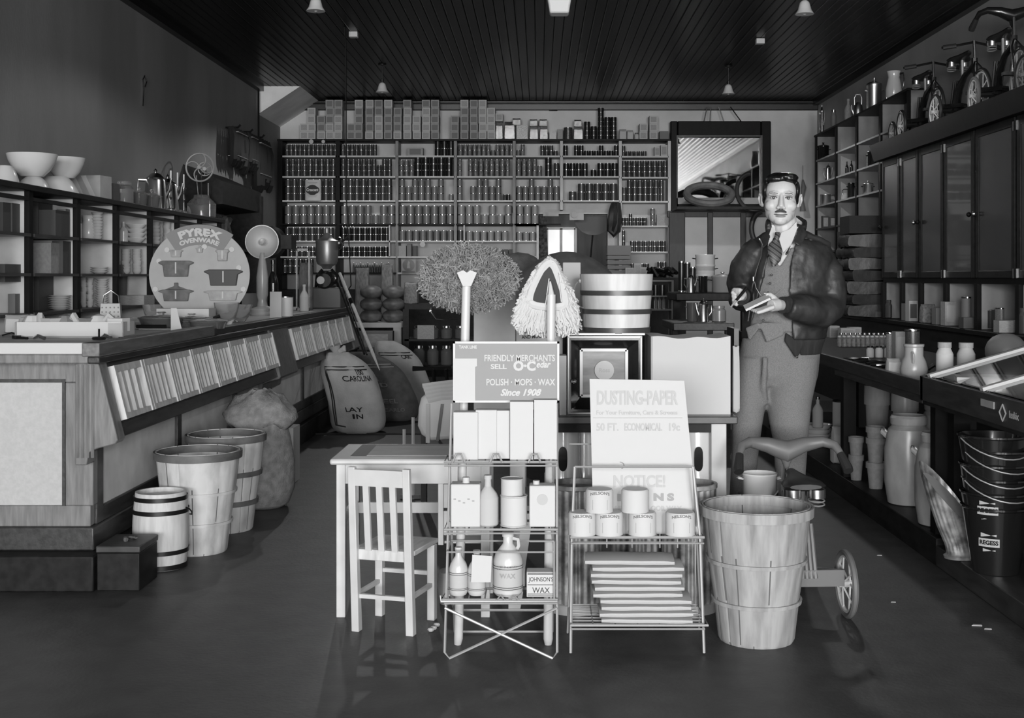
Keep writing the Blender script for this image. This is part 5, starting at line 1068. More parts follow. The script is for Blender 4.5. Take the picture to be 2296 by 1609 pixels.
# ================================================================ CENTRE: CHILD'S DESK AND CHAIR
WP = mat('white_furniture_paint', .5, .4, var=.05, scale=12)
t = thing('childs_desk', 'small white painted desk with framed top and side drawers', 'desk', (0, 0, 0)); x0, x1, y0, y1 = fx(756, 4.52), fx(1100, 4.52), 4.5, 4.88
zt = .585
part('desk_top', MB().box(x0 - .02, x1 + .01, y0 - .03, y1, zt - .022, zt), WP, t, bev=.008)
part('panel_border', MB().box(x0 + .045, x1 - .03, y0 + .03, y1 - .03, zt, zt + .0015), mat('desk_border_grey', .2, .6), t, 'grey painted border')
part('writing_panel', MB().box(x0 + .105, x1 - .06, y0 + .045, y1 - .06, zt + .0015, zt + .0025), mat('worn_desk_panel', .42, .55, var=.12, scale=8), t, 'worn grey inset')
for x, y in ((x0, y0), (x0, y1 - .04), (x1 - .035, y0), (x1 - .035, y1 - .04)): part('leg', MB().box(x, x + .033, y, y + .033, 0, zt - .022), WP, t, bev=.002)
part('apron', MB().box(x0 + .03, x1 - .03, y0 + .005, y0 + .02, .49, zt - .022).box(x0 + .005, x0 + .02, y0 + .03, y1 - .03, .49, zt - .022), WP, t)
xd = fx(983, 4.52)
b = MB(); b.box(xd, xd + .02, y0 + .002, y1 - .04, .265, .49); b.box(xd + .02, x1 - .03, y0 + .006, y0 + .02, .40, .488); b.box(xd + .02, x1 - .03, y0 + .006, y0 + .02, .3, .39); b.box(xd, x1 - .03, y0 + .03, y1 - .04, .265, .275)
part('drawer_case', b, WP, t, bev=.002)
part('stretcher', MB().box(x0 + .03, xd, y1 - .1, y1 - .085, .33, .37).box(x0 + .008, x0 + .02, y0 + .03, y1 - .04, .33, .37), WP, t)
# chair, seen from behind
t = thing('childs_chair', 'small white slat-backed chair drawn up to the white desk', 'chair', (-.543, 4.31, 0), R(-16)); W = .205; D = .215
for s in (-1, 1):
    part('leg', MB().hexa([(s*W/2-.014, -.02, 0), (s*W/2+.014, -.02, 0), (s*W/2+.014, .012, 0), (s*W/2-.014, .012, 0), (s*W/2-.013, -.055, .585), (s*W/2+.013, -.055, .585), (s*W/2+.013, -.035, .585), (s*W/2-.013, -.035, .585)]), WP, t, bev=.002)
    part('leg', MB().box(s*W/2 - .014, s*W/2 + .014, D - .03, D, 0, .275), WP, t, bev=.002)
    part('stretcher', MB().bar((s*W/2, 0, .13), (s*W/2, D - .015, .13), .014), WP, t)
part('stretcher', MB().bar((-W/2, -.006, .125), (W/2, -.006, .125), .014), WP, t); part('stretcher', MB().bar((-W/2, D - .015, .17), (W/2, D - .015, .17), .014), WP, t)
part('seat', MB().box(-W/2 - .012, W/2 + .012, .002, D + .015, .275, .293).box(-W/2 + .012, W/2 - .012, -.02, .002, .255, .293), mat('worn_white_seat', .5, .55, var=.18, scale=8, st=(6, 1, 1)), t, bev=.003)
part('top_rail', MB().hexa([(-W/2+.012, -.052, .52), (W/2-.012, -.052, .52), (W/2-.012, -.036, .52), (-W/2+.012, -.036, .52), (-W/2+.012, -.056, .578), (W/2-.012, -.056, .578), (W/2-.012, -.04, .578), (-W/2+.012, -.04, .578)]), WP, t)
for x in (-.05, 0, .05): part('slat', MB().hexa([(x-.011, -.026, .29), (x+.011, -.026, .29), (x+.011, -.014, .29), (x-.011, -.014, .29), (x-.011, -.05, .525), (x+.011, -.05, .525), (x+.011, -.038, .525), (x-.011, -.038, .525)]), WP, t)
# ================================================================ WIRE RACK 1 with polish, mop sign
def Pt(px, py, Y): return tuple(at(px, py, Y))
Y1 = 4.02
t = thing('polish_rack', 'folding wire floor rack with pale polish sign and bottles', 'rack', (0, 0, 0)); b = MB(); r_ = .0045
def rk(pts, r=r_, cl=False): b.tube(pts, r, 6, closed=cl)
xl, xr = fx(998, Y1), fx(1249, Y1); zF = 0.006
zs = [fz(1032, Y1), fz(1182, Y1), fz(1338, Y1)]
yb = 4.30
rk([(xl + .02, Y1 + .02, fz(905, Y1)), (xl + .01, Y1, zs[1]), (xl, Y1 - .02, zF + .02), (xl + .015, Y1 - .02, zF), (xr, Y1 - .02, zs[2] - .03)])
rk([(xr - .0, Y1 + .02, fz(905, Y1)), (xr, Y1, zs[1]), (xr, Y1 - .02, zF + .02), (xr - .015, Y1 - .02, zF), (xl, Y1 - .02, zs[2] - .03)])
for s_, xx in ((1, xl + .012), (-1, xr - .012)): rk([(xx, Y1 + .03, zs[0]), (xx, yb, zF)]); rk([(xx, Y1 + .02, zs[2]), (xx, yb - .02, zF + .08)], .003)
rk([(xl + .01, yb, zF), (xr - .01, yb, zF)]); rk([(xl + .03, yb - .03, .09), (xr - .03, yb - .03, .09)])
part('frame', b, WIRE, t)
for k, z in enumerate(zs):
    b = MB(); d0, d1 = Y1 - .035 + .02 * (2 - k) * 0, Y1 + .11
    rk([(xl - .01 * (k == 2), d0, z), (xr, d0, z), (xr, d1, z), (xl, d1, z)], .0045, True)
    for q in range(7): rk([(xl + (xr - xl) * (q + .5) / 7, d0, z), (xl + (xr - xl) * (q + .5) / 7, d1, z)], .0025)
    rk([(xl, d0, z - .012), (xr, d0, z - .012)], .003)
    if k == 2:
        rk([(xl - .01, d0 - .02, z + .02), (xl - .01, d0 - .02, z), (xr, d0 - .02, z)], .004)
        rk([(xl + .01, d1, z + .16), (xr - .01, d1, z + .16)], .003); rk([(xl + .01, d0, z + .155), (xl + .01, d1, z + .16)], .003); rk([(xr - .01, d0, z + .19), (xr - .01, d0, z), ], .003); rk([(xr - .01, d0, z + .19), (xr - .09, d0, z + .19)], .003); rk([(xl + .01, d0, z + .155), (xr - .01, d0, z + .155)], .003)
        for q in (.5, .62): rk([(xl + (xr - xl) * q - .015, d0 - .01, z), (xl + (xr - xl) * q, d0 - .012, z + .018), (xl + (xr - xl) * q + .015, d0 - .01, z)], .003)
    if k == 0:
        for q in (.13, .46, .8): rk([(xl + (xr - xl) * q - .02, d0 - .008, z), (xl + (xr - xl) * q - .008, d0 - .012, z + .028), (xl + (xr - xl) * q + .008, d0 - .012, z + .028), (xl + (xr - xl) * q + .02, d0 - .008, z)], .0035)
    part('shelf', b, WIRE, t)
# sign
Ys = Y1 + .05; sg = part('sign_panel', MB().box(fx(1016, Ys), fx(1254, Ys), Ys, Ys + .008, fz(902, Ys), fz(765, Ys)), mat('sign_grey', .23, .6), t, 'grey lettered sign panel', bev=.003)
b = MB(); x0_, x1_, z0_, z1_ = fx(1016, Ys), fx(1254, Ys), fz(902, Ys), fz(765, Ys); q = .007
for a in ((x0_, x0_ + q, z0_, z1_), (x1_ - q, x1_, z0_, z1_), (x0_, x1_, z1_ - q, z1_), (x0_, x1_, z0_, z0_ + q)): b.box(a[0], a[1], Ys - .004, Ys, a[2], a[3])
part('sign_border', b, mat('sign_edge', .5, .5), t)
for tx, px, py, wpx, sz_, of, sh in [('TANK LINE', 1049, 778, 40, .014, .0006, 0), ('FRIENDLY MERCHANTS', 1165, 803, 158, .030, .0006, 0), ('SELL', 1118, 822, 36, .022, .0007, 0), ('O·C', 1176, 821, 50, .042, .0022, 0), ('edar', 1217, 817, 32, .030, .0010, .3),
     ('POLISH · MOPS · WAX', 1167, 857, 154, .030, .0006, 0), ('Since 1908', 1166, 880, 92, .030, .0012, .35)]:
    text(tx, sz_, (fx(px, Ys), Ys - .001, fz(py, Ys)), FRONT, CARD, t, wid=wpx * Ys / F, off=of, shear=sh)
b = MB(); b.prism([(fx(1018, Ys), fz(898, Ys)), (fx(1066, Ys), fz(898, Ys)), (fx(1066, Ys), fz(822, Ys)), (fx(1070, Ys), fz(820, Ys)), (fx(1070, Ys), fz(803, Ys)), (fx(1018, Ys), fz(803, Ys))], 'Y', Ys - .006, Ys)
part('blank_panel', b, CARD, t, 'white bottle-shaped cut-out')
# goods on the rack
for x0p, x1p, y0p, dy, lb in ((1016, 1072, 924, .0, 'white box at the left of the top wire shelf'), (1066, 1114, 919, .012, 'white box in the left middle of the top wire shelf'), (1108, 1143, 920, .02, 'low white box in the middle of the top wire shelf'), (1143, 1196, 900, .0, 'tall white box, second from right on the top wire shelf'), (1197, 1249, 896, .006, 'tallest white box at the right end of the top wire shelf')):
    Y = Y1 - .01 + dy; W = (x1p - x0p) * Y / F * .975; put('box', 'white_box', (fx((x0p + x1p) / 2, Y), Y + .03, zs[0] + .0045), W, fz(y0p, Y) - zs[0] - .005, CARD, lb, 'box', d=.06)
z = zs[1] + .0045; Y = Y1 + .015
def rkp(px): return fx(px, Y)
t2 = thing('polish_tin', 'square white polish tin with printed front at the left of the middle wire shelf', 'tin', (rkp(1045), Y, z)); w_ = 66 * Y / F
part('tin_body', MB().box(-w_/2, w_/2, -.035, .035, 0, .14), CARD, t2, bev=.004); part('spout', MB().lathe([(.012, .14), (.012, .158), (0, .158)], n=12), CARD, t2)
b = MB(); [b.box(-w_ * .4 + .015 * i, -w_ * .4 + .015 * i + .008, -.0362, -.035, .09 - .006 * (i % 3), .094 - .006 * (i % 3)) for i in range(5)]; part('print', b, INKG, t2)
put('bottle', 'polish_bottle', (rkp(1094), Y, z), .07, .165, [PAPER, PAPER], 'white polish bottle with round label on the middle wire shelf', 'bottle')
put('can', 'wax_tin', (rkp(1152), Y, z), .09, .10, [CARD, PAPER], 'wide white wax tin, lower of two on the middle wire shelf', 'tin'); put('can', 'wax_tin', (rkp(1148), Y, z + .10), .075, .055, [CARD, PAPER], 'smaller white wax tin standing on the wide one', 'tin')
t2 = thing('polish_tin', 'square white polish tin with cap at the right of the middle wire shelf', 'tin', (rkp(1216), Y, z)); w_ = 58 * Y / F
part('tin_body', MB().box(-w_/2, w_/2, -.033, .033, 0, .135), CARD, t2, bev=.004); part('cap', MB().lathe([(.011, .135), (.011, .147), (0, .147)], c=(-.02, 0, 0), n=12), CARD, t2); part('round_print', MB().lathe([(.018, -.035), (.018, -.033)], c=(0, 0, .09), n=16, axis='Y'), PAPER, t2)
z = zs[2] + .0045; Y = Y1 + .02
BOT = mat('cream_glass', .5, .25, coat=.3)
def bott(px, w_, h, lb, hand=False, card=False):
    t2 = thing('polish_bottle', lb, 'bottle', (rkp(px), Y, z))
    part('bottle_body', MB().lathe([(.42*w_, 0), (.5*w_, .01), (.5*w_, h*.55), (.42*w_, h*.66), (.17*w_, h*.82), (.16*w_, h*.95)], n=20), BOT, t2)
    part('cap', MB().lathe([(.2*w_, h*.93), (.2*w_, h), (0, h)], n=14), CARD, t2)
    b = MB(); b.lathe([(.505*w_, h*.1), (.505*w_, h*.5)], n=20, cap=False); l = part('label', b, PAPER, t2, 'white paper label')
    b = MB()
    for q in (.12, .15, .44, .48): b.lathe([(.512*w_, h*q), (.512*w_, h*(q+.01))], n=20, cap=False)
    part('label_line', b, INK, l)
    if hand: part('handle', MB().tube([(.15*w_, 0, h*.9), (.34*w_, 0, h*.88), (.36*w_, 0, h*.78), (.28*w_, 0, h*.7)], .006, 6), BOT, t2)
    return t2
bott(1028, .062, .155, 'small white labelled polish bottle at the left of the bottom wire shelf'); bott(1069, .06, .145, 'white polish bottle half hidden by a hanging card, bottom wire shelf')
t3 = bott(1139, .098, .205, 'large white polish jug with handle on the bottom wire shelf', True)
text('WAX', .022, (0, -.0505, .07), FRONT, INKG, t3, wid=.05); text('JOHNSON\'S', .012, (0, -.0505, .1), FRONT, INKG, t3, wid=.06)
b = MB(); b.prism([(-.034, .0), (.03, 0), (.034, .085), (-.03, .09)], 'Y', 0, .003); solo('hanging_card', b, CARD, 'blank white card hanging over the bottle on the bottom wire shelf', 'card', (rkp(1081), Y - .045, z + .05))
t2 = thing('wax_carton', 'white wax carton lettered in black at the right of the bottom wire shelf', 'box', (rkp(1213), Y - .01, z)); w_ = 64 * Y / F; part('carton_body', MB().box(-w_/2, w_/2, -.03, .03, 0, .082), CARD, t2, bev=.002)
text('JOHNSON\'S', .02, (0, -.031, .058), FRONT, INK, t2, wid=w_ * .85); text('WAX', .026, (0, -.031, .022), FRONT, INK, t2, wid=w_ * .6)
b = MB(); [b.box(-w_/2 + .003, w_/2 - .003, -.0312, -.03, q, q + .0018) for q in (.004, .01, .04, .074, .078)]; part('ruled_line', b, INK, t2)
# mops
def yarn(c, rx_, ry_, rz_, n, ln, r, seed, down=.0, hole=None):
    rr = random.Random(seed); b = MB()
    for i in range(n):
        a = rr.uniform(0, 2 * pi); u = rr.uniform(-1, 1); q = sqrt(1 - u * u); d = Vector((q * cos(a), q * sin(a), u))
        p = Vector((d.x * rx_, d.y * ry_, d.z * rz_)) * rr.uniform(.7, 1.0); d = (d + Vector((rr.uniform(-.8, .8), rr.uniform(-.8, .3), rr.uniform(-.9, .5) - down))).normalized()
        e = d.cross(Vector((rr.uniform(-1, 1), rr.uniform(-1, 1), rr.uniform(-1, 1)))).normalized()
        g = d.cross(e); b.tube([p, p + d * ln * .35 + e * ln * .25, p + d * ln * .55 + g * ln * .3, p + d * ln * .5 - e * ln * .2, p + d * ln * .85 - g * ln * .15], r, 3)
    return b
YARN = mat('dust_mop_yarn', .22, .95, var=.2, scale=30); YARNW = mat('white_mop_yarn', .5, .95)
HAND = mat('white_mop_handle', .5, .4)
t = thing('dust_mop', 'big fluffy grey dust mop stood head up behind the polish sign', 'mop', (fx(1026, 4.17), 4.17, 0))
hx = fx(1048, 4.2) - fx(1026, 4.17); hz = fz(628, 4.2)
part('handle', MB().tube([(0, 0, 0), (0.003, .0, .02), (hx * .9, .02, hz - .03), (hx, .022, hz)], [.012, .0155, .0155, .013], 12), HAND, t, 'white wooden handle')
part('socket', MB().prism([(hx - .014, hz - .02), (hx + .014, hz - .02), (hx + .034, hz + .026), (hx + .012, hz + .034), (hx, hz + .026), (hx - .012, hz + .034), (hx - .034, hz + .026)], 'Y', .0, .035), CARD, t)
bx = yarn(None, .152, .07, .09, 3300, .05, .0024, 11); bx.ball((0, 0, 0), (.15, .065, .082), 16)
part('mop_head', bx, YARN, t, loc=(fx(1050, 4.3) - fx(1026, 4.17), .13, fz(624, 4.3)), sm=0)
t = thing('dust_mop', 'white dust mop with dark triangular centre stood head up behind the sign', 'mop', (fx(1229, 4.17), 4.17, 0))
hx = fx(1236, 4.2) - fx(1229, 4.17); hz = fz(660, 4.2)
part('handle', MB().tube([(0, 0, 0), (0, 0, .02), (hx, .02, hz)], [.012, .0165, .015], 12).tube([(hx, .02, hz - .01), (hx - .004, .02, hz + .045)], [.013, .003], 8), HAND, t, 'white wooden handle')
cx_ = fx(1231, 4.25) - fx(1229, 4.17)
tri = [(-.075, -.03), (-.06, -.06), (.055, -.065), (.06, -.035), (.02, .085), (0, .1), (-.03, .07)]
part('frame_plate', MB().prism([(cx_ - .0 + x * .8, fz(650, 4.25) + z * .8) for x, z in tri], 'Y', .045, .05), mat('dark_plate', .012, .5, spec=.2), t, 'dark triangular plate')
part('frame_wire', MB().tube([(cx_ + .03, .04, fz(650, 4.25) + .06), (cx_ + .042, .04, fz(650, 4.25) - .04)], .0025, 5).tube([(cx_ - .0, .04, fz(650, 4.25) + .04), (cx_ - .012, .04, fz(650, 4.25) - .05)], .0025, 5), DULL, t)
rr = random.Random(4); b = MB(); pth = [Vector((cx_ + x * .95, .06, fz(648, 4.25) + z * .95)) for x, z in tri]
sp = pth
for _ in range(3): sp = [q for i in range(len(sp)) for q in (sp[i].lerp(sp[(i + 1) % len(sp)], .25), sp[i].lerp(sp[(i + 1) % len(sp)], .75))]
b.tube(sp, .019, 10, closed=True)
for i in range(2600):
    k = rr.randrange(7); p = pth[k].lerp(pth[(k + 1) % 7], rr.random()); o_ = (p - Vector((cx_, .06, fz(645, 4.25)))); o_.y = 0; d = o_.normalized()
    topy = max(0, min(1, (p.z - fz(650, 4.25)) / .08)); L = .085 * (1 - .85 * topy) * rr.uniform(.75, 1.1)
    dn = Vector((d.x * (.55 + .3 * topy), rr.uniform(-.15, .25), -1.0)).normalized(); p = p + d * rr.uniform(0, .02) + Vector((0, rr.uniform(-.012, .03), 0))
    e_ = Vector((rr.uniform(-1, 1), rr.uniform(-.6, .6), 0)) * .009
    b.tube([p, p + dn * L * .35 + e_, p + dn * L * .7 - e_, p + dn * L + e_], .0034, 3)
part('mop_head', b, YARNW, t, sm=0)
# ================================================================ WIRE RACK 2 with dusting paper card
Y2 = 4.09
t = thing('paper_rack', 'wire floor rack with tall lettered card and rolls of paper', 'rack', (0, 0, 0)); b = MB(); xl, xr = fx(1279, Y2), fx(1576, Y2)
zt_, zb_ = fz(1200, Y2), fz(1392, Y2)
rk([(xl + .015, Y2 + .02, fz(1048, Y2)), (xl + .005, Y2, zt_), (xl, Y2 - .03, 0.005)], .005); rk([(xr - .03, Y2 + .02, fz(1048, Y2)), (xr - .01, Y2, zt_), (xr, Y2 - .03, .005)], .005)
rk([(xr - .03, Y2 + .02, fz(1048, Y2)), (xr + .01, Y2 + .15, zb_ + .02), (xr + .02, Y2 + .25, .005)], .004); rk([(xl + .015, Y2 + .02, fz(1048, Y2)), (xl - .005, Y2 + .2, .005)], .004)
rk([(xl, Y2 + .14, fz(995, Y2 + .14)), (xl + .1, Y2 + .14, fz(995, Y2 + .14))], .003); rk([(xl + .015, Y2 + .02, fz(1048, Y2)), (xr - .03, Y2 + .02, fz(1048, Y2))], .004)
part('frame', b, WIRE, t)
b = MB(); d0, d1 = Y2 - .03, Y2 + .13
rk([(xl, d0, zt_), (xr, d0, zt_), (xr, d1, zt_), (xl, d1, zt_)], .005, True); rk([(xl, d0, zt_ - .02), (xr, d0, zt_ - .02)], .003)
[rk([(xl + (xr - xl) * (q + .5) / 10, d0, zt_), (xl + (xr - xl) * (q + .5) / 10, d1, zt_)], .0025) for q in range(10)]
part('shelf', b, WIRE, t); b = MB(); d0, d1 = Y2 - .05, Y2 + .2
rk([(xl, d0, zb_), (xr + .01, d0, zb_), (xr + .01, d1, zb_), (xl, d1, zb_)], .0045, True); rk([(xl, d0, zb_ - .012), (xr, d0, zb_ - .012)], .003)
[rk([(xl, d0 + (d1 - d0) * (q + .5) / 7, zb_), (xr, d0 + (d1 - d0) * (q + .5) / 7, zb_)], .0028) for q in range(7)]; [rk([(xl + (xr - xl) * q / 6, d0, zb_), (xl + (xr - xl) * q / 6, d1, zb_)], .0025) for q in range(1, 6)]
rk([(xl, d1, zb_ + .22), (xr, d1, zb_ + .22)], .003); rk([(xl, d1, zt_), (xl, d1, zb_)], .003); rk([(xr, d1, zt_), (xr, d1, zb_)], .003)
for q in (.3, .5, .72, .86): rk([(xl + (xr - xl) * q, d1, zt_), (xl + (xr - xl) * q, d1, zb_ + .2)], .003)
part('shelf', b, WIRE, t)
Yc = Y2 + .07; cpts = [(1322, 849), (1534, 853), (1567, 1196), (1331, 1196)]; C3 = [at(x, y, Yc + (.05 if y < 1000 else 0)) for x, y in cpts]
b = MB(); b.hexa([C3[3], C3[2], C3[2] + Vector((0, .005, 0)), C3[3] + Vector((0, .005, 0)), C3[0], C3[1], C3[1] + Vector((0, .005, 0)), C3[0] + Vector((0, .005, 0))]); part('card', b, CARD, t, 'tall white lettered card')
def ctext(tx, px, py, wpx, s_, of=.001, m=INKG):
    Yq = Yc + .05 * (1196 - py) / 346 - .002
    text(tx, s_, (fx(px, Yq), Yq, fz(py, Yq)), (R(90 - 5.6), 0, 0), m, t, wid=wpx * Yq / F, off=of)
LG = mat('card_lettering', .42, .8)
ctext('DUSTING-PAPER', 1428, 893, 182, .066, .002, LG); ctext('For Your Furniture, Cars & Screens', 1428, 925, 182, .02, .0004, LG); ctext('50 FT.', 1362, 958, 50, .036, .001, LG); ctext('ECONOMICAL', 1442, 958, 84, .036, .001, LG); ctext('19c', 1511, 958, 24, .036, .001, LG)
ctext('NOTICE!', 1434, 1080, 116, .055, .0014, LG); ctext('I', 1388, 1116, 8, .03, .002, INKG); ctext('N S', 1488, 1115, 46, .032, .002, INKG); ctext('PER', 1392, 1140, 26, .022, .001, LG); ctext('OOR WAX', 1494, 1140, 70, .022, .001, LG)
b = MB(); Yq = Yc + .036; b.box(fx(1330, Yq), fx(1530, Yq), Yq - .0035, Yq, fz(937, Yq), fz(936, Yq)); part('ruled_line', b, LG, t)
b = MB(); Yq = Yc + .02; b.tube([(fx(1390 + 9 * cos(a), Yq), Yq - .003, fz(1043 - 8 * sin(a), Yq)) for a in [-1.2 + 2.8 * i / 8 for i in range(9)]], .001, 4); part('crescent_mark', b, INKG, t)
# tins of Nelson's
for k, (px, py, lb) in enumerate([(1305, 0, 'white lettered tin, leftmost of the bottom four on the paper rack'), (1366, 0, 'white lettered tin, second of the bottom four on the paper rack'), (1440, 0, 'white lettered tin, third of the bottom four on the paper rack'), (1525, 0, 'white lettered tin, rightmost of the bottom four on the paper rack'), (1344, 1, 'white lettered tin, left one of the upper two on the paper rack'), (1424, 1, 'plain white tin, right one of the upper two on the paper rack')]):
    Y = Y2 + .0; w_ = (62 if k != 3 else 66) * Y / F; z = zt_ + .005 + (.076 if py else 0); h = .075
    t2 = thing('wax_tin', lb, 'tin', (fx(px, Y), Y, z)); part('tin_body', MB().lathe([(w_/2, 0), (w_/2, h - .006), (w_/2 - .004, h), (0, h)], n=28), CARD, t2)
    if k != 5:
        o = text("NELSON'S", .013, (0, 0, 0), (0, 0, 0), INKG, t2, wid=.068, off=.0004)
        for v in o.data.vertices: a = v.co.x / (w_/2); zz_ = h * .82 + v.co.y + .006 * (1 - (v.co.x / .034) ** 2); v.co.x, v.co.y, v.co.z = (w_/2 + .0006) * sin(a), -(w_/2 + .0006) * cos(a), zz_
        b = MB()
        for s in (-1, 1): a = s * .55; b.box((w_/2) * sin(a) - .0007, (w_/2) * sin(a) + .0007, -(w_/2) * cos(a) - .001, -(w_/2) * cos(a), h * .15, h * .6)
        part('label_line', b, INKG, t2)
# stack of paper packages
zz = zb_ + .005; rr = random.Random(2)
for k in range(10):
    h = .0215 if k else .02; top = k >= 6; xa, xb = (fx(1345, Y2), fx(1546, Y2)) if k < 4 else ((fx(1328, Y2), fx(1526, Y2)) if k < 9 else (fx(1312, Y2), fx(1512, Y2)))
    xa += rr.uniform(-.006, .006); xb += rr.uniform(-.006, .006); b = MB(); rg = []
    for i in range(9):
        x = (xb - xa) * (i / 8 - .5); e = .75 if i in (0, 8) else 1; rg.append([Vector((x, .07 * max(-1, min(1, 1.12 * cos(a))), h / 2 + h * .54 * e * max(-1, min(1, 1.08 * sin(a))) + .0015 * .3 * sin(i * 1.7 + k))) for a in [2 * pi * j / 12 for j in range(12)]])
    b.loft(rg); solo('paper_package', b, PAPER, 'soft white paper package, %s in the stack on the wire rack' % up(k, 10), 'package', ((xa + xb) / 2, Y2 + .01, zz), R(rr.uniform(-2.5, 2.5)), group='stack of white paper packages'); zz += h
# ================================================================ BASKETS, KEG, SACKS
GAPSHADE = mat('painted_gap_shade', .1, .9)  # dark colour painted on closed stave grooves for the shade between splints
def basket(label, loc, rb, rt, h, m, hoopm, ns=18, group=None, rz=0):
    t = thing('bushel_basket', label, 'basket', loc, rz, group)
    nn = ns * 12; b = MB()
    def fn(a, z): q = (a * ns / (2 * pi)) % 1; return 1 + (.008 * sin(pi * q) if q < .94 else -.012) + .006 * sin(3 * a)
    prof = [(rb, 0), (rb * 1.04, .01), (rb + (rt - rb) * .35, h * .33), (rb + (rt - rb) * .72, h * .66), (rt, h), (rt - .006, h), (rb + (rt - rb) * .72 - .007, h * .66), (rb + (rt - rb) * .35 - .007, h * .33), (rb * .96, .014), (0, .012)]
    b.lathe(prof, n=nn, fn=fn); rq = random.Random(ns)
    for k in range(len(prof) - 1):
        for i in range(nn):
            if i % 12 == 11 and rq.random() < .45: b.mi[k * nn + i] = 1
    part('staves', b, [m, GAPSHADE], t, sm=25)
    for z, hm, wd in ((h * .96, hoopm, .033), (h * .6, m, .013), (h * .3, m, .013)):
        r_ = rb + (rt - rb) * min(1, z / h * 1.03) + .006; b = MB(); b.lathe([(r_ - .004, z - wd / 2), (r_ + .004, z - wd / 2), (r_ + .0055, z + wd / 2), (r_ - .002, z + wd / 2), (r_ - .004, z - wd / 2)], n=48, cap=False)
        if z > h * .9: b.lathe([(r_ - .02, z - wd / 2), (r_ - .016, z - wd / 2), (r_ - .014, z + wd / 2), (r_ - .019, z + wd / 2), (r_ - .02, z - wd / 2)], n=48, cap=False)
        part('hoop', b, hm, t)
    return t
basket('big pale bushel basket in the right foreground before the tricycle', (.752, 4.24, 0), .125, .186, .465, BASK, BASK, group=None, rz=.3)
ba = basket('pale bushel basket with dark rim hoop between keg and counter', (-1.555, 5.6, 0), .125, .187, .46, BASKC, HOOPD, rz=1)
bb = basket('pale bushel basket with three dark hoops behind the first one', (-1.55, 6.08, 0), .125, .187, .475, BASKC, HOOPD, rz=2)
for z in (.6, .3):
    r_ = .125 + .062 * z * 1.03 + .008; b = MB(); b.lathe([(r_ - .004, .475 * z - .012), (r_ + .004, .475 * z - .012), (r_ + .006, .475 * z + .012), (r_ - .002, .475 * z + .012), (r_ - .004, .475 * z - .012)], n=48, cap=False); part('hoop', b, HOOPD, bb)
# keg
t = thing('nail_keg', 'small pale wooden keg with black iron hoops', 'keg', (-1.633, 5.3, 0)); b = MB(); H = .325
def kf(a, z): return 1 - (.012 if (a * 16 / (2 * pi)) % 1 > .9 else 0)
def kr(z): return .106 + .012 * sin(pi * z / H)
b.lathe([(kr(0), 0)] + [(kr(H * i / 8), H * i / 8) for i in range(1, 9)] + [(kr(H) - .01, H), (.1, H - .02), (0, H - .022)], n=96, fn=kf); part('staves', b, PINE, t, sm=25)
for z, w_ in ((.012, .02), (.075, .018), (.245, .018), (.3, .018)):
    r_ = kr(z) + .003; part('hoop', MB().lathe([(r_, z - w_/2), (r_ + .002, z - w_/2), (r_ + .002, z + w_/2), (r_, z + w_/2), (r_, z - w_/2)], n=48, cap=False), IRON, t)
part('handle', MB().tube([(.116, -.03, .26), (.13, -.02, .25), (.134, 0, .235), (.128, .02, .22), (.116, .03, .22)], .003, 5), IRON, t)
# little dark chest with rope
t = thing('wooden_chest', 'small dark wooden chest with rope on the lid beside the counter', 'chest', (-1.674, 4.99, 0)); w_ = .17
part('chest_body', MB().box(-w_/2, w_/2, -.11, .12, 0, .15), EBONS, t, bev=.004); part('lid', MB().box(-w_/2 - .003, w_/2 + .003, -.113, .123, .152, .178), mat('chest_lid', .04, .45, var=.4, scale=9, st=(1, 5, 1)), t, bev=.004)
b = MB(); b.tube([(-.02, .03, .182), (.01, .0, .19), (.03, .02, .186), (.01, .05, .184)], .006, 6); b.ball((.0, -.02, .186), .011, 6); part('rope', b, JUTE, t, 'knotted rope')
# burlap sack, open folded top
t = thing('burlap_sack', 'full burlap sack with folded-down top beside the baskets', 'sack', (-1.515, 6.68, 0)); b = MB(); rg = []
for z, r_, j in ((0, .12, 0), (.02, .15, .004), (.1, .175, .008), (.25, .178, .01), (.38, .165, .012), (.46, .15, .014), (.5, .13, .01)):
    rg.append([Vector((r_ * cos(a) * 1.0 + j * sin(3 * a + z * 9), r_ * .85 * sin(a) + j * cos(2 * a), z)) for a in [2 * pi * i / 28 for i in range(28)]])
b.loft(rg); part('sack_body', b, BURL, t, sm=70)
b = MB(); rg = []
for z, r_ in ((.45, .15), (.44, .172), (.47, .19), (.515, .187), (.55, .165), (.59, .12), (.625, .06), (.61, .03)):
    rg.append([Vector((r_ * cos(a) + .018 * sin(4 * a + z * 30), r_ * .85 * sin(a) + .015 * cos(3 * a + z * 22), z + .018 * sin(5 * a + r_ * 40))) for a in [2 * pi * i / 40 for i in range(40)]])
b.loft(rg); part('folded_top', b, BURL, t, sm=70)
put('can', 'dark_tin', (fx(528, 6.95), 6.95, 0), .1, .43, [CD, TIN], 'dark tin drum with a rag half hidden behind the bushel baskets', 'tin')
for px, w_, tp, lb in ((637, 12, 970, 'narrow pale board standing behind the burlap sack'), (655, 20, 955, 'tall white carton standing past the burlap sack')):
    put('box', 'white_carton', (fx(px, 7.5), 7.5, 0), w_ * 7.5 / F, fz(tp, 7.5), PAPER, lb, 'box', d=.2)
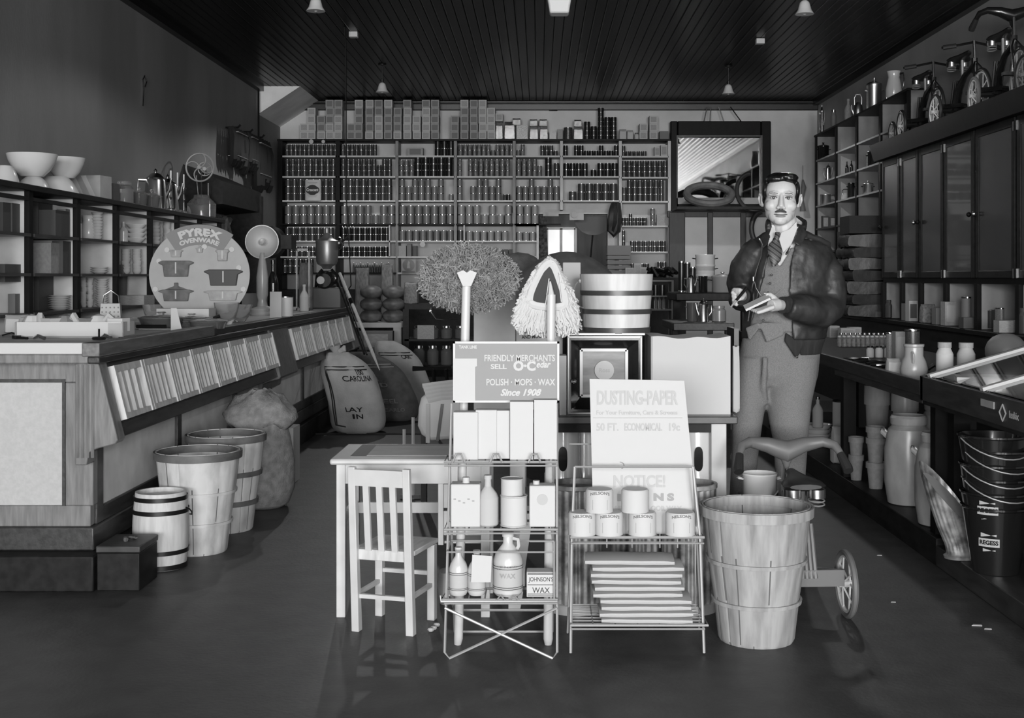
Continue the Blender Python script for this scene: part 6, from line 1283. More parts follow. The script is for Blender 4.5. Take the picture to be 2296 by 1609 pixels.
# printed sacks leaning by the counter
def sack(label, loc, w_, d_, h, lean, rz, m, knot=True, prt=None, fr=None):
    t = thing('feed_sack', label, 'sack', loc, rz); b = MB(); rg = []; n_ = 32
    pr = [(0, .62), (.03, .86), (.12, .98), (.3, 1.02), (.5, 1), (.7, .95), (.84, .8), (.92, .55), (.96, .38)]
    def P_(u, a): # a: angle, u: height 0..1
        k = 0
        while k < len(pr) - 2 and pr[k + 1][0] < u: k += 1
        q = (u - pr[k][0]) / (pr[k + 1][0] - pr[k][0]); f = pr[k][1] * (1 - q) + pr[k + 1][1] * q
        x = w_ / 2 * f * (abs(cos(a)) ** .8) * (1 if cos(a) > 0 else -1); y = d_ / 2 * f * (abs(sin(a)) ** .8) * (1 if sin(a) > 0 else -1)
        wr = .004 * sin(7 * a + 9 * u)
        return Vector((x + lean[0] * u * u + wr, y + lean[1] * u + wr, u * h))
    for k in range(21):
        u = .96 * k / 20; rg.append([P_(u, 2 * pi * i / n_) for i in range(n_)])
    b.loft(rg); part('sack_body', b, m, t, sm=70)
    tp = Vector((lean[0], lean[1], h))
    if knot: part('tied_neck', MB().tube([tp + Vector((0, 0, -.06)), tp + Vector((0, 0, -.02)), tp + Vector((-.01, 0, .02))], [.07, .03, .05], 10).tube([tp + Vector((.03, -.02, -.02)), tp + Vector((.07, -.03, .0)), tp + Vector((.075, -.03, .03))], [.02, .025, .01], 8), m, t)
    def onsack(x, u, o=.006):      # x across the front, u up
        a = -pi / 2 + x; p = P_(u, a); n_ = Vector((cos(a) / w_, sin(a) / d_, 0)).normalized(); return p + n_ * o
    if prt:
        for tx, x_, u, sz_, wd in prt:
            o = text(tx, sz_, (0, 0, 0), (0, 0, 0), fr, t, wid=wd, off=.001)
            for v in o.data.vertices: p = onsack(x_ + v.co.x * 2 / w_ * 1.0, u + v.co.y / h); v.co = p
        b = MB()
        for q in (0, .09):
            pts = [onsack(1.1, .8 - q * .4), onsack(.6, .8 - q * .4), onsack(.0, .8 - q * .4), onsack(-.72 + q, .8 - q * .4)] + [onsack(-.72 + q, u) for u in (.7, .6, .5, .4, .3, .2, .12)] + [onsack(-.3, .1)]
            b.tube(pts, .005, 4)
        part('printed_border', b, fr, t)
    return t
sack('plump white cotton feed sack printed in a border, leaning on the counter', (fx(804, 9.8), 9.8, 0), .44, .3, .67, (-.19, .05), 0, COTTON, True, [('100', .55, .73, .05, .06), ('CAROLINA', .45, .66, .06, .24), ('LAY', .0, .3, .05, .1), ('IN', .1, .22, .05, .06)], INK)
sack('dark printed sack slumped between the two pale feed sacks', (fx(876, 10.6), 10.6, 0), .5, .28, .62, (-.3, .05), 0, JUTE, False, [('GRAIN', -.3, .6, .05, .16), ('FEED', -.1, .52, .05, .14), ('STEEL', .0, .3, .05, .16), ('CARLO', .2, .18, .04, .16)], INKG)
sack('pale feed sack with striped border leaning back at the right of the three', (fx(922, 11.7), 11.7, 0), .42, .28, .66, (-.27, .06), 0, COTTON, False, [('CAR', .5, .74, .05, .1)], INK)
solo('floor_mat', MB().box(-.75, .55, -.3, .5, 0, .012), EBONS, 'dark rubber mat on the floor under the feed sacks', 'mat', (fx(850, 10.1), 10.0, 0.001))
b = MB(); pA, pB = at(762, 613, 10.9), at(851, 829, 9.4); b.tube([pA, pA.lerp(pB, .85), pB], [.014, .014, .003], 8)
t = thing('spade_pole', 'long pale pointed pole leaning over the sacks against the counter', 'pole', (0, 0, 0)); part('pole', b, PINE, t); part('ferrule', MB().tube([pA.lerp(pB, .3), pA.lerp(pB, .36)], .02, 8), TIN, t)
b = MB(); b.tube([at(757, 630, 10.9), at(817, 793, 10.0)], .01, 8); b.tube([at(764, 628, 10.95), at(823, 795, 10.1)], .007, 6)
solo('dark_pole', b, IRON, 'dark double rod leaning left of the pale pole', 'pole')
# white stand with stacked paper sacks
Yw = 13.2; t = thing('white_stand', 'white painted stand carrying stacked paper flour sacks', 'stand', (0, 0, 0)); zt = fz(722, Yw); xa, xb = fx(770, Yw), fx(905, Yw)
part('stand_top', MB().box(xa, xb, Yw - .2, Yw + .25, zt - .05, zt), WHITE, t); part('stand_leg', MB().box(xb - .09, xb - .01, Yw - .18, Yw - .1, 0, zt - .05).box(xa, xa + .08, Yw - .18, Yw - .1, 0, zt - .05), WHITE, t)
BRN = mat('brown_kraft', .13, .5, var=.35, scale=9, bump=.2)
for c in range(2):
    for r in range(3):
        b = MB(); b.ball((0, 0, .068), (.122, .12, .075), 16)
        solo('flour_sack', b, BRN, 'plump brown paper sack, %s in the %s stack on the white stand' % (up(r, 3), ('left', 'right')[c]), 'sack', (fx(833 + 50 * c, Yw), Yw - .02, zt + .128 * r), R(5 * r), group='brown paper sacks on the white stand')
put('bag', 'paper_bag', (fx(815, Yw + .2), Yw + .12, zt), .16, .58, BRN, 'tall brown paper bag rising behind the paper sacks, left', 'bag', d=.08)
put('bag', 'paper_bag', (fx(870, Yw + .2), Yw + .14, zt), .14, .62, BRN, 'tall brown paper bag rising behind the paper sacks, right', 'bag', d=.08)
put('bag', 'paper_bag', (fx(922, 12.6), 12.6, fz(682, 12.4)), .15, .22, BRN, 'brown paper bag on the dark table left of the fluffy mop', 'bag', d=.12)
t = put('lbox', 'carton', (fx(845, 12.6), 12.6, fz(783, 12.6)), .34, .19, [MIDCARD, GREYC], 'brown carton with pale label on the sacks below the white stand', 'box', d=.14)
put('box', 'wooden_crate', (fx(850, 12.7), 12.75, 0), .42, fz(783, 12.6), OAKD, 'dark crate holding up the brown carton behind the sacks', 'crate', d=.3)
# dark display table of glassware behind the fluffy mop
Yd = 12.4; t = thing('dark_table', 'dark table stacked with glassware behind the fluffy mop', 'table', (0, 0, 0)); zt = fz(682, Yd)
part('table_top', MB().box(fx(907, Yd), fx(1210, Yd), Yd, Yd + .6, zt - .05, zt), EBONS, t); part('lower_shelf', MB().box(fx(907, Yd), fx(1210, Yd), Yd, Yd + .5, .32, .35), EBONS, t); part('middle_shelf', MB().box(fx(907, Yd), fx(1210, Yd), Yd, Yd + .5, fz(760, Yd) - .02, fz(760, Yd)), EBONS, t)
for px in (910, 1205): part('leg', MB().box(fx(px, Yd) - .03, fx(px, Yd) + .03, Yd, Yd + .06, 0, zt - .05), EBONS, t)
for k in range(4): put('jar', 'glass_jar', (fx(938 + 31 * k, Yd), Yd + .08, fz(760, Yd)), .115, .13, [GLASSD, STEEL], ORD[k] + ' dark glass jar from the left on the middle shelf of the dark table', 'jar', 'glass jars on the middle of the dark table')
for k in range(4): put('jar', 'glass_jar', (fx(938 + 31 * k, Yd), Yd + .08, .35), .12, .2, [GLASSD, STEEL], ORD[k] + ' dark glass jar from the left on the lowest shelf of the dark table', 'jar', 'glass jars at the bottom of the dark table')
put('box', 'radio_panel', (fx(955, Yd), Yd - .0, fz(760, Yd) + .0), .0001 + .17, .001 + .14, GREYC, 'pale card standing on the middle shelf left of the fluffy mop', 'card', d=.02, group=None)
b = MB(); b.tube([at(965, 697, 12.0), at(978, 714, 12.0), at(995, 716, 12.0), at(1028, 715, 12.0)], .008, 6); b.tube([at(965, 697, 12.0), (fx(965, 12.3), 12.41, fz(690, 12.3))], .012, 6)
solo('bent_rod', b, TIN, 'thin bright bent metal rod sticking out from the dark table', 'rod')
b = MB(); b.tube([at(925, 826, 9.3), at(948, 826, 9.3), at(952, 826, 9.3), at(1012, 824, 9.3)], [.02, .016, .014, .012], 8)
t = thing('mower_handle', 'black turned push handle with stand between the sacks and the sign', 'handle', (0, 0, 0)); part('grip', b, ENAMB, t); part('shaft', MB().tube([at(972, 826, 9.3), (fx(975, 9.3), 9.5, .02)], .014, 6).tube([at(1000, 826, 9.3), (fx(1010, 9.3), 9.5, .02)], .014, 6), IRON, t)
# folded white garden seat with dark strap
Yf = 6.6; t = thing('rolled_awning', 'white rounded folded awning bundle with dark strap behind the desk', 'bundle', (fx(975, Yf), Yf, 0))
def q_(px, py): return ((px - 975) * Yf / F, fz(py, Yf))
pl = [q_(1040, 868), q_(1000, 872), q_(960, 880), q_(944, 892), q_(938, 915), q_(936, 955), q_(945, 975), q_(965, 988), q_(1010, 985), q_(1040, 975)]
part('body', MB().prism(pl, 'Y', 0, .2), CARD, t, bev=.02)
for k in range(5): part('fold', MB().tube([(q_(948 + 3 * k, 0)[0], -.012, fz(864 + 8.5 * k, Yf)), (q_(990, 0)[0], -.02, fz(858 + 8 * k, Yf)), (q_(1040, 0)[0], -.015, fz(853 + 9 * k, Yf))], .0085, 6, flat=1.6), PAPER, t)
part('strap', MB().bar((q_(992, 905)[0], -.006, q_(0, 905)[1]), (q_(981, 988)[0], -.006, q_(0, 988)[1]), .016, .008), IRON, t, 'dark strap')
part('end_board', MB().box(q_(955, 0)[0], q_(964, 0)[0], -.01, .01, fz(992, Yf), fz(905, Yf)), PAPER, t)
part('foot', MB().box(-.08, -.05, .05, .1, 0, fz(970, Yf)).box(.1, .13, .05, .1, 0, fz(970, Yf)), EBONS, t)
# bicycle-like grips left of it
t = thing('stool_frame', 'two pale upright rods and a black wheel low behind the desk', 'frame', (fx(918, 6.9), 6.9, 0)); part('rod', MB().tube([(-.03, 0, 0), (-.03, 0, fz(962, 6.9))], .01, 6).tube([(.02, 0, 0), (.02, 0, fz(935, 6.9))], .01, 6), GREYC, t)
part('rest', MB().bar((-.05, 0, .012), (.06, 0, .012), .02), IRON, t)
# ================================================================ WORK TABLE BEHIND THE RACKS
t = thing('work_table', 'white legged table with black top behind the two wire racks', 'table', (0, 0, 0)); YW = 4.93; zt = .69; xa, xb = fx(1115, YW), fx(1652, YW)
part('table_top', MB().box(xa, xb, YW - .02, 5.55, zt - .03, zt), mat('black_table_top', .02, .3, var=.5, scale=12), t, bev=.003)
for x in (xa + .05, xb - .1):
    for y in (YW + .02, 5.43): part('leg', MB().box(x, x + .062, y, y + .062, 0, zt - .03), WP, t, bev=.003)
part('apron', MB().box(xa + .06, xb - .06, YW + .03, YW + .05, zt - .07, zt - .03), EBONS, t)
part('lower_shelf', MB().box(xa + .06, xb - .06, YW + .05, 5.45, .3, .32), mat('shelf_board', .25, .6), t)
# radiant heater with bevelled black frame
t = thing('glow_heater', 'black framed room heater with polished front and round label on the work table', 'heater', (fx(1356, 5.0), 5.0, zt)); s_ = 5.0 / F; hw = 84 * s_; hh = fz(752, 5.0) - zt
def fr_(k): return hw * k
b = MB(); b.box(-hw, hw, .052, .26, 0, hh); part('case', b, EBON, t, bev=.004)
b = MB(); hx_, hz_ = hw, hh
for (x0_, z0_, x1_, z1_, y0_, y1_) in (((-hw, 0, hw, hh, .0, .02)),): pass
o_ = [(-hw, 0), (hw, 0), (hw, hh), (-hw, hh)]; i_ = [(-hw * .62, hh * .22), (hw * .6, hh * .22), (hw * .6, hh * .81), (-hw * .62, hh * .81)]
vs = [(x, 0, z) for x, z in o_] + [(x, -.0, z) for x, z in [(-hw * .9, hh * .06), (hw * .9, hh * .06), (hw * .9, hh * .94), (-hw * .9, hh * .94)]] + [(x, .045, z) for x, z in i_] + [(x, .055, z) for x, z in o_]
b.add(vs, [(a, (a + 1) % 4, 4 + (a + 1) % 4, 4 + a) for a in range(4)] + [(4 + a, 4 + (a + 1) % 4, 8 + (a + 1) % 4, 8 + a) for a in range(4)] + [(12 + a, 12 + (a + 1) % 4, (a + 1) % 4, a) for a in range(4)])
part('bevelled_frame', b, mat('piano_black', .012, .12, coat=.8), t, sm=0)
b = MB()
for a in range(4):
    p, q = i_[a], i_[(a + 1) % 4]; b.bar((p[0], .04, p[1]), (q[0], .04, q[1]), .012)
    p, q = (o_[a][0] * .97, o_[a][1] * .97 + .004), (o_[(a + 1) % 4][0] * .97, o_[(a + 1) % 4][1] * .97 + .004); b.bar((p[0], -.004, p[1]), (q[0], -.004, q[1]), .006)
part('bright_bead', b, DULL, t)
part('front_plate', MB().box(-hw * .62, hw * .6, .045, .05, hh * .22, hh * .81), mat('polished_plate', .11, .4, metal=.2, var=.35, scale=6, st=(1, 1, 4)), t)
rl = part('round_label', MB().lathe([(0, .03), (.04, .03), (.04, .044), (0, .044)], c=(.0, 0, hh * .55), n=28, axis='Y'), CARD, t, 'round white label')
text('Ross', .024, (0, .029, hh * .55), FRONT, LG, t, off=.0006)
part('turn_button', MB().ball((-hw * .84, -.015, hh * .42), (.014, .012, .01), 8), TIN, t)
b = MB(); b.box(-hw - .01, hw + .012, -.01, .27, hh, hh + .012); part('top_plate', b, mat('plate_top', .3, .3, metal=.5), t, bev=.003)
put('box', 'book_row', (fx(1262, 5.0), 5.02, zt), .028, .24, PAPER, 'narrow pale carton squeezed between the sign rack and the heater', 'box', d=.1)
# big white box
t = thing('white_box', 'large plain white box standing on the work table', 'box', (fx(1549, 4.99), 4.99, zt)); w_ = 178 * 4.99 / F; h_ = fz(754, 4.99) - zt
b = MB(); n_ = 12; top = [(-w_/2 + w_ * i / n_, h_ + .004 * sin(i * 1.1) - .006 * sin(pi * i / n_)) for i in range(n_ + 1)]
b.prism([(-w_/2, 0), (w_/2, 0)] + top[::-1], 'Y', 0, .3); part('box_body', b, CARD, t); part('edge_tape', MB().box(-w_/2 - .001, -w_/2 + .006, -.001, .3, 0, h_), GREYC, t)
put('box', 'upright_board', (fx(1643, 5.3), 5.3, zt), .02, .34, IRON, 'thin dark upright board at the right of the white box', 'board', d=.2)
put('bag', 'rag', (fx(1650, 5.1), 5.1, zt + .0), .03, .27, PAPER, 'white crumpled rag hanging by the dark board beside the man', 'rag', d=.04)
# wooden bucket on the heater
t = thing('wooden_bucket', 'pale wooden bucket with dark hoops standing on the heater', 'bucket', (fx(1382, 5.13), 5.13, zt + hh + .0125)); zb = zt + hh + .0125
h_ = fz(614, 5.13) - zb; r0, r1 = 73 * 5.13 / F, 82 * 5.13 / F
def bf(a, z): return 1 - (.008 if (a * 20 / (2 * pi)) % 1 > .93 else 0)
part('staves', MB().lathe([(r0, 0), (r1, h_), (r1 - .012, h_), (r0 - .012, .02), (0, .02)], n=120, fn=bf), mat('bucket_wood', .6, .5, var=.1, scale=7, st=(4, 4, .6)), t, sm=25)
for q, wd in ((.06, .02), (.38, .017), (.70, .017)):
    r_ = r0 + (r1 - r0) * q + .0015; part('hoop', MB().lathe([(r_, h_ * q - wd), (r_ + .002, h_ * q - wd), (r_ + .004, h_ * q + wd * .2), (r_, h_ * q + wd * .2), (r_, h_ * q - wd)], n=60, cap=False), mat('dull_hoop', .12, .35, metal=.6), t)
part('bail_handle', MB().tube([(-r1 - .004, 0, h_ * .9), (-r1 - .02, -.01, h_ * .8), (-r1 - .03, -.03, h_ * .65), (-r1 - .015, -.07, h_ * .45), (-r1 + .01, -.1, h_ * .42)], .003, 5).ball((-r1 + .004, -.01, h_ * .88), (.013, .01, .012), 8), WIRE, t)
# cartons and the dark hump behind
for x0p, x1p, y0p, Y, m, lb in ((1062, 1156, 640, 5.15, GREYC, 'grey carton with small stamped words behind the fluffy mop'), (1157, 1262, 690, 5.15, GREYC, 'grey printed crate behind the white mop'), (1262, 1302, 588, 5.35, PAPER, 'tall pale carton behind the white mop and bucket')):
    w_ = (x1p - x0p) * Y / F; t = thing('carton', lb, 'box', (fx((x0p + x1p) / 2, Y), Y, zt)); part('carton_body', MB().box(-w_/2, w_/2, 0, .2, 0, fz(y0p, Y) - zt), m, t, bev=.003)
    if x0p == 1057: text('SQUARES', .018, (-.0, -.001, fz(718, Y) - zt), FRONT, INKG, t, off=.0008, wid=.07)
    if x0p == 1157: text('AND MOORE PURE', .02, (.0, -.001, fz(754, Y) - zt), (R(90), R(-3), 0), INK, t, off=.0006, wid=.15); part('printed_rule', MB().box(-w_ * .4, w_ * .45, -.001, 0, fz(747, Y) - zt, fz(746, Y) - zt + .002), INK, t)
b = MB(); rg = []
for i in range(17):
    x = -.47 + .94 * i / 16; z = .43 * max(0, 1 - (x / .47) ** 2) ** .7; rg.append([Vector((x, .16 * cos(a) * (.3 + z * 1.6), max(0, z) * (.5 + .5 * sin(a)) + .001)) for a in [2 * pi * j / 14 for j in range(14)]])
b.loft(rg); solo('draped_cloth', b, mat('grey_felt', .075, .95, var=.2, scale=12, bump=.3), 'dark grey felt hump rising behind the white mop and bucket', 'cloth', (fx(1270, 8.6), 8.6, fz(700, 8.6)), sm=70)
put('box', 'low_cupboard', (fx(1270, 8.6), 8.6, 0), .98, fz(700, 8.6) - .001, EBONS, 'dark cupboard under the felt hump behind the work table', 'cupboard', d=.4)
b = MB(); b.ball((0, 0, .09), (.17, .1, .1), 12)
solo('dark_brush', b, JUTE, 'dark brush head showing between the two mops', 'brush', (fx(1162, 9.2), 9.2, fz(622, 9.2)))
put('box', 'brush_stand', (fx(1162, 9.2), 9.2, 0), .3, fz(622, 9.2) - .001, EBONS, 'dark narrow cupboard carrying the brush between the mops', 'cupboard', d=.3)
# galvanised corrugated tubs and white heaters under the table
def cor(a, z): return 1 + .03 * cos(22 * a)
for px, Y, lb in ((1290, 4.62, 'galvanised corrugated bin behind the left of the paper rack'), (1430, 4.75, 'galvanised corrugated bin in the middle behind the paper rack'), (1545, 4.62, 'galvanised corrugated bin behind the right of the paper rack')):
    t = thing('corrugated_bin', lb, 'bin', (fx(px, Y), Y, 0)); r_ = .1
    part('ribbed_wall', MB().lathe([(r_, .03), (r_, .46)], n=132, fn=cor, cap=False), GALV, t, sm=70); part('base_ring', MB().lathe([(r_ + .004, 0), (r_ + .006, .035), (r_ - .003, .04)], n=48), mat('dull_zinc', .55, .5, metal=.4), t); part('top_ring', MB().lathe([(r_ - .003, .455), (r_ + .006, .46), (r_ + .006, .475), (r_ - .006, .475), (r_ - .012, .3), (0, .29)], n=48), GALV, t)
for px, Y, lb in ((1262, 4.98, 'white enamel oil heater with mica window left of the lettered card'), (1312, 5.1, 'plain white enamel canister just left of the lettered card'), (1566, 4.98, 'white enamel oil heater with mica window right of the lettered card')):
    t = thing('oil_heater', lb, 'heater', (fx(px, Y), Y + .07, .321)); r_ = .075
    part('drum', MB().lathe([(r_, 0), (r_, .12), (r_ - .004, .13), (r_ - .004, .3), (r_ - .01, .32), (0, .325)], n=32), ENAM, t); part('burner', MB().lathe([(r_ + .003, -.0), (r_ + .003, .05), (r_ - .01, .06)], n=24), mat('dark_bronze', .05, .3, metal=.6), t)
    if px != 1312:
        part('mica_window', MB().prism([(.018 * cos(a) * 1.0, .19 + .05 * (abs(sin(a)) ** .5) * (1 if sin(a) > 0 else -1)) for a in [2 * pi * i / 20 for i in range(20)]], 'Y', -r_ - .003, -r_ + .012), ENAMB, t); part('knob', MB().lathe([(0, -r_ - .02), (.016, -r_ - .018), (.017, -r_ + .005), (0, -r_ + .005)], c=(0, 0, .085), n=16, axis='Y'), CHINA, t)
put('openpot', 'enamel_pot', (fx(1703, 4.98), 4.98, .36), 80 * 4.98 / F, .095, [ENAM, ENAM], 'cream enamel pot between the table leg and the tricycle', 'pot')
put('box', 'low_crate', (fx(1700, 4.98), 4.98, 0), .13, .359, OAKD, 'dark crate under the cream pot, hidden by the bushel basket', 'crate', d=.2)
b = MB(); b.prism([(0, 0), (.045, 0), (.055, .06), (.02, .22), (.0, .24)], 'Y', 0, .012); solo('white_funnel', b, PAPER, 'pale pointed tin leaning behind the polish rack', 'tin', (fx(1140, 4.62), 4.62, .0))
b = MB(); rg = [Vector((.03 * sin(i * .6) , 0, .36 - .045 * i)) for i in range(9)]
b.hexa([(-.035, 0, 0), (.0, 0, 0), (.0, .02, 0), (-.035, .02, 0), (.01, 0, .35), (.05, 0, .35), (.05, .02, .35), (.01, .02, .35)]); solo('rocker_leg', b, WP, 'white slanting curved leg standing on the floor behind the polish rack', 'leg', (fx(1165, 4.6), 4.66, 0))
b = MB(); b.lathe([(0, .0), (.05, 0), (.065, .06), (.05, .12), (0, .13)], n=18, sx=.5); solo('white_shell', b, PAPER, 'pale rounded shell shape on the floor left of the polish rack', 'shell', (fx(1000, 4.72), 4.72, 0))
rr = random.Random(6); b = MB()
for px, py in ((970, 1412), (975, 1405), (965, 1416)): b.ball((fx(px, 4.3), (CH) * F / (py - VY), .008), (.012, .009, .008), 6)
solo('crumpled_paper', b, PAPER, 'crumpled scrap of paper on the floor right of the white chair', 'scrap')
for px, py, s in ((2190, 1402, .02), (2215, 1410, .014), (1560, 1210, .01), (1972, 1245, .012), (2003, 1350, .01)):
    Y = CH * F / (py - VY); b = MB(); b.prism([(-s, -s * .3), (s * .8, -s * .5), (s, s * .4), (-s * .4, s * .6)], 'Z', 0, .002)
    solo('paper_scrap', b, CARD, 'tiny white paper scrap on the dark floor, %s of five' % ('first', 'second', 'third', 'fourth', 'fifth')[[1402, 1410, 1210, 1245, 1350].index(py)], 'scrap', (fx(px, Y), Y, .0008), group='paper scraps on the floor')
# ================================================================ THE SHOPKEEPER
MY = 5.39; MO = Vector((fx(1760, MY), MY, 0))
def m(px, py, y=0.): return at(px, py, MY + y) - MO
SKIN = mat('skin', .5, .5, var=.04, scale=20, bump=.05, bscale=120)
JACK = mat('suede_jacket', .024, .5, var=.35, scale=9, bump=.5, bscale=14)
KNIT = mat('ribbed_knit', .02, .9, var=.3, scale=60, st=(1, 1, .1), bump=.4)
TWEED = mat('grey_tweed', .165, .9, var=.16, scale=260, st=(1, 1, 1), bump=.25, bscale=200)
SHIRT = mat('white_shirt', .6, .8)
HAIR = mat('dark_hair', .008, .3, var=.5, scale=40, st=(1, 1, .2), bump=.35, bscale=70)
BROW = mat('dark_brow', .05, .8)
def rmesh(o, vox, sm=2, it=.5):
    r = o.modifiers.new('remesh', 'REMESH'); r.mode = 'VOXEL'; r.voxel_size = vox; r.use_smooth_shade = True
    s = o.modifiers.new('smooth', 'SMOOTH'); s.factor = it; s.iterations = sm
    return o
man = thing('person', 'standing man in a dark open jacket, tweed vest and tie, writing in a small pad', 'person', MO)
# --- body: one continuous skin
b = MB()
HM = Matrix.Translation(m(1750, 446, 0)) @ Matrix.Rotation(R(-9), 4, 'Z') @ Matrix.Rotation(R(2), 4, 'Y') @ Matrix.Diagonal((1.06, 1.03, 1.03, 1)); b.M = HM
b.ball((0, .022, .028), (.071, .09, .08), 32); b.ball((0, -.028, .03), (.062, .058, .06), 28)
b.ball((0, -.02, -.03), (.065, .066, .082), 28); b.ball((0, -.042, -.07), (.05, .043, .042), 20); b.ball((0, -.064, -.096), (.027, .022, .018), 14)
for s in (-1, 1):
    b.ball((s * .038, -.053, -.033), (.026, .027, .026), 14); b.ball((s * .043, -.01, -.06), (.018, .04, .03), 12)
    b.tube([(s * .012, -.083, .016), (s * .03, -.082, .021), (s * .048, -.07, .014)], .008, 8)
    b.ball((s * .073, .018, -.005), (.009, .02, .032), 14); b.tube([(s * .072, .0, .0), (s * .085, .022, .022), (s * .088, .032, .0), (s * .08, .022, -.026), (s * .068, .008, -.03)], .0055, 8)
    b.ball((s * .0115, -.098, -.043), (.0085, .009, .007), 10)
b.loft([[Vector((w_ * cos(a), y + d * sin(a), z)) for a in [2 * pi * i / 10 for i in range(10)]] for z, y, w_, d in ((.018, -.08, .008, .01), (0, -.085, .009, .014), (-.02, -.09, .011, .019), (-.036, -.095, .014, .021), (-.044, -.093, .012, .014), (-.05, -.085, .008, .008))])
b.ball((0, -.082, -.0665), (.022, .013, .0055), 12); b.ball((0, -.08, -.0765), (.019, .013, .0055), 12)
b.M = None
b.tube([m(1755, 480, .03), m(1760, 515, .03), m(1764, 545, .04)], [.056, .058, .066], 16)
def cap_(pts, rs): b.tube(pts, rs, 14)
cap_([m(1762, 540, .03), m(1768, 600, .02), m(1765, 700, .02), m(1758, 800, .02)], [.06, .1, .1, .1])
SHR, ELR, WRR = m(1700, 562, .02), m(1662, 668, .09), m(1664, 664, -.10)
SHL, ELL, WRL = m(1848, 570, .02), m(1872, 694, -.03), m(1754, 684, -.2)
cap_([m(1762, 560, .02), SHR, ELR, WRR], [.05, .04, .03, .021]); cap_([m(1770, 560, .02), SHL, ELL, WRL], [.05, .04, .034, .022])
cap_([m(1730, 780, .02), m(1690, 880, -.01), m(1672, 1000, -.02), m(1664, 1150, .04), m(1662, 1250, .06)], [.07, .045, .035, .033, .033]); cap_([m(1780, 780, .02), m(1770, 900, -.01), m(1773, 1000, -.02), m(1772, 1150, .03), m(1772, 1250, .04)], [.07, .05, .035, .033, .033])
# left hand under the pad
cap_([m(1754, 684, -.2), m(1742, 683, -.23), m(1728, 685, -.25)], [.022, .027, .026])
for k in range(4):
    yy = -.215 - .019 * k; b.tube([m(1736, 682 + 2 * k, yy), m(1724, 686 + 2 * k, yy - .003), m(1706 + k, 693 + 1.6 * k, yy - .004), m(1694 + 2 * k, 695.5 + 1.6 * k, yy - .002), m(1684 + 4 * k, 695 + 1.5 * k, yy)], [.0105, .0098, .0088, .008, .0068], 8)
b.tube([m(1745, 678, -.215), m(1736, 667, -.225), m(1726, 660, -.235), m(1717, 660, -.245)], [.013, .0115, .0105, .008], 8)
# right hand closed on the pencil
cap_([WRR, m(1660, 660, -.14), m(1656, 658, -.175)], [.022, .026, .025])
for k in range(4):
    b.tube([m(1655 - 1 * k, 650 + 7 * k, -.165), m(1645, 650 + 8 * k, -.19), m(1643 + k, 656 + 8 * k, -.215), m(1651 + k, 662 + 7.5 * k, -.225)], [.0105, .0095, .0088, .007], 8)
b.tube([m(1666, 655, -.15), m(1669, 660, -.18), m(1664, 668, -.21), m(1657, 671, -.225)], [.012, .011, .010, .0075], 8)
bd = rmesh(part('body', b, SKIN, man, sm=80), .0036, 2)
# nails
b = MB()
for p in (m(1682, 694, -.222), m(1715, 657.5, -.252)): b.ball(p, (.005, .004, .003), 8)
part('nails', b, mat('nail', .6, .3), man)
# --- face details
EYE = mat('eye_white', .5, .25); IRIS = mat('iris', .04, .15)
for s in (-1, 1):
    b = MB(); b.M = HM; b.ball((s * .0305, -.079, -.001), (.0135, .009, .0066), 12); e = part('eye', b, EYE, man)
    b = MB(); b.M = HM; b.ball((s * .0295 - .001, -.0862, -.0005), (.0066, .003, .0062), 10); part('iris', b, IRIS, e)
    b = MB(); b.M = HM; b.tube([(s * .017, -.0835, .0005), (s * .024, -.088, .0052), (s * .032, -.088, .0056), (s * .044, -.080, .001)], .0024, 6); part('eyelid', b, mat('lash', .1, .7), e)
    b = MB(); b.M = HM; b.tube([(s * .015, -.0915, .0175), (s * .027, -.0915, .0195), (s * .038, -.086, .019), (s * .05, -.075, .014)], [.0025, .0028, .0026, .0012], 6, flat=.6); part('eyebrow', b, BROW, man)
    b = MB(); b.M = HM; b.ball((s * .006, -.1065, -.049), (.003, .003, .0015), 6); part('nostril', b, BROW, man)
b = MB(); b.M = HM
for s in (-1, 1): b.tube([(0, -.098, -.0545), (s * .011, -.0975, -.0565), (s * .022, -.091, -.0605)], [.0045, .005, .003], 8)
part('moustache', b, BROW, man, 'short dark moustache')
b = MB(); b.M = HM; b.tube([(-.026, -.087, -.0695), (-.012, -.0948, -.0718), (0, -.0958, -.072), (.012, -.0948, -.0718), (.026, -.087, -.0695)], .0018, 6); part('mouth_line', b, mat('lip_shadow', .05, .7), man)
b = MB(); b.M = HM; b.ball((0, -.0845, -.0772), (.021, .0115, .0045), 10); part('lower_lip', b, mat('lips', .33, .45), man)
# --- hair
b = MB(); b.M = HM
b.ball((0, .035, .035), (.077, .09, .08), 28); b.ball((.0, .0, .078), (.066, .072, .037), 24); b.ball((-.018, -.045, .08), (.042, .034, .02), 18); b.ball((.03, -.035, .084), (.036, .045, .022), 18)
for s in (-1, 1): b.ball((s * .066, -.008, .035), (.012, .04, .042), 14); b.ball((s * .069, -.004, .002), (.006, .012, .026), 10)
b.ball((.02, -.02, .09), (.05, .06, .022), 18)
rmesh(part('hair', b, HAIR, man, 'dark slicked hair', sm=80), .0035, 3)
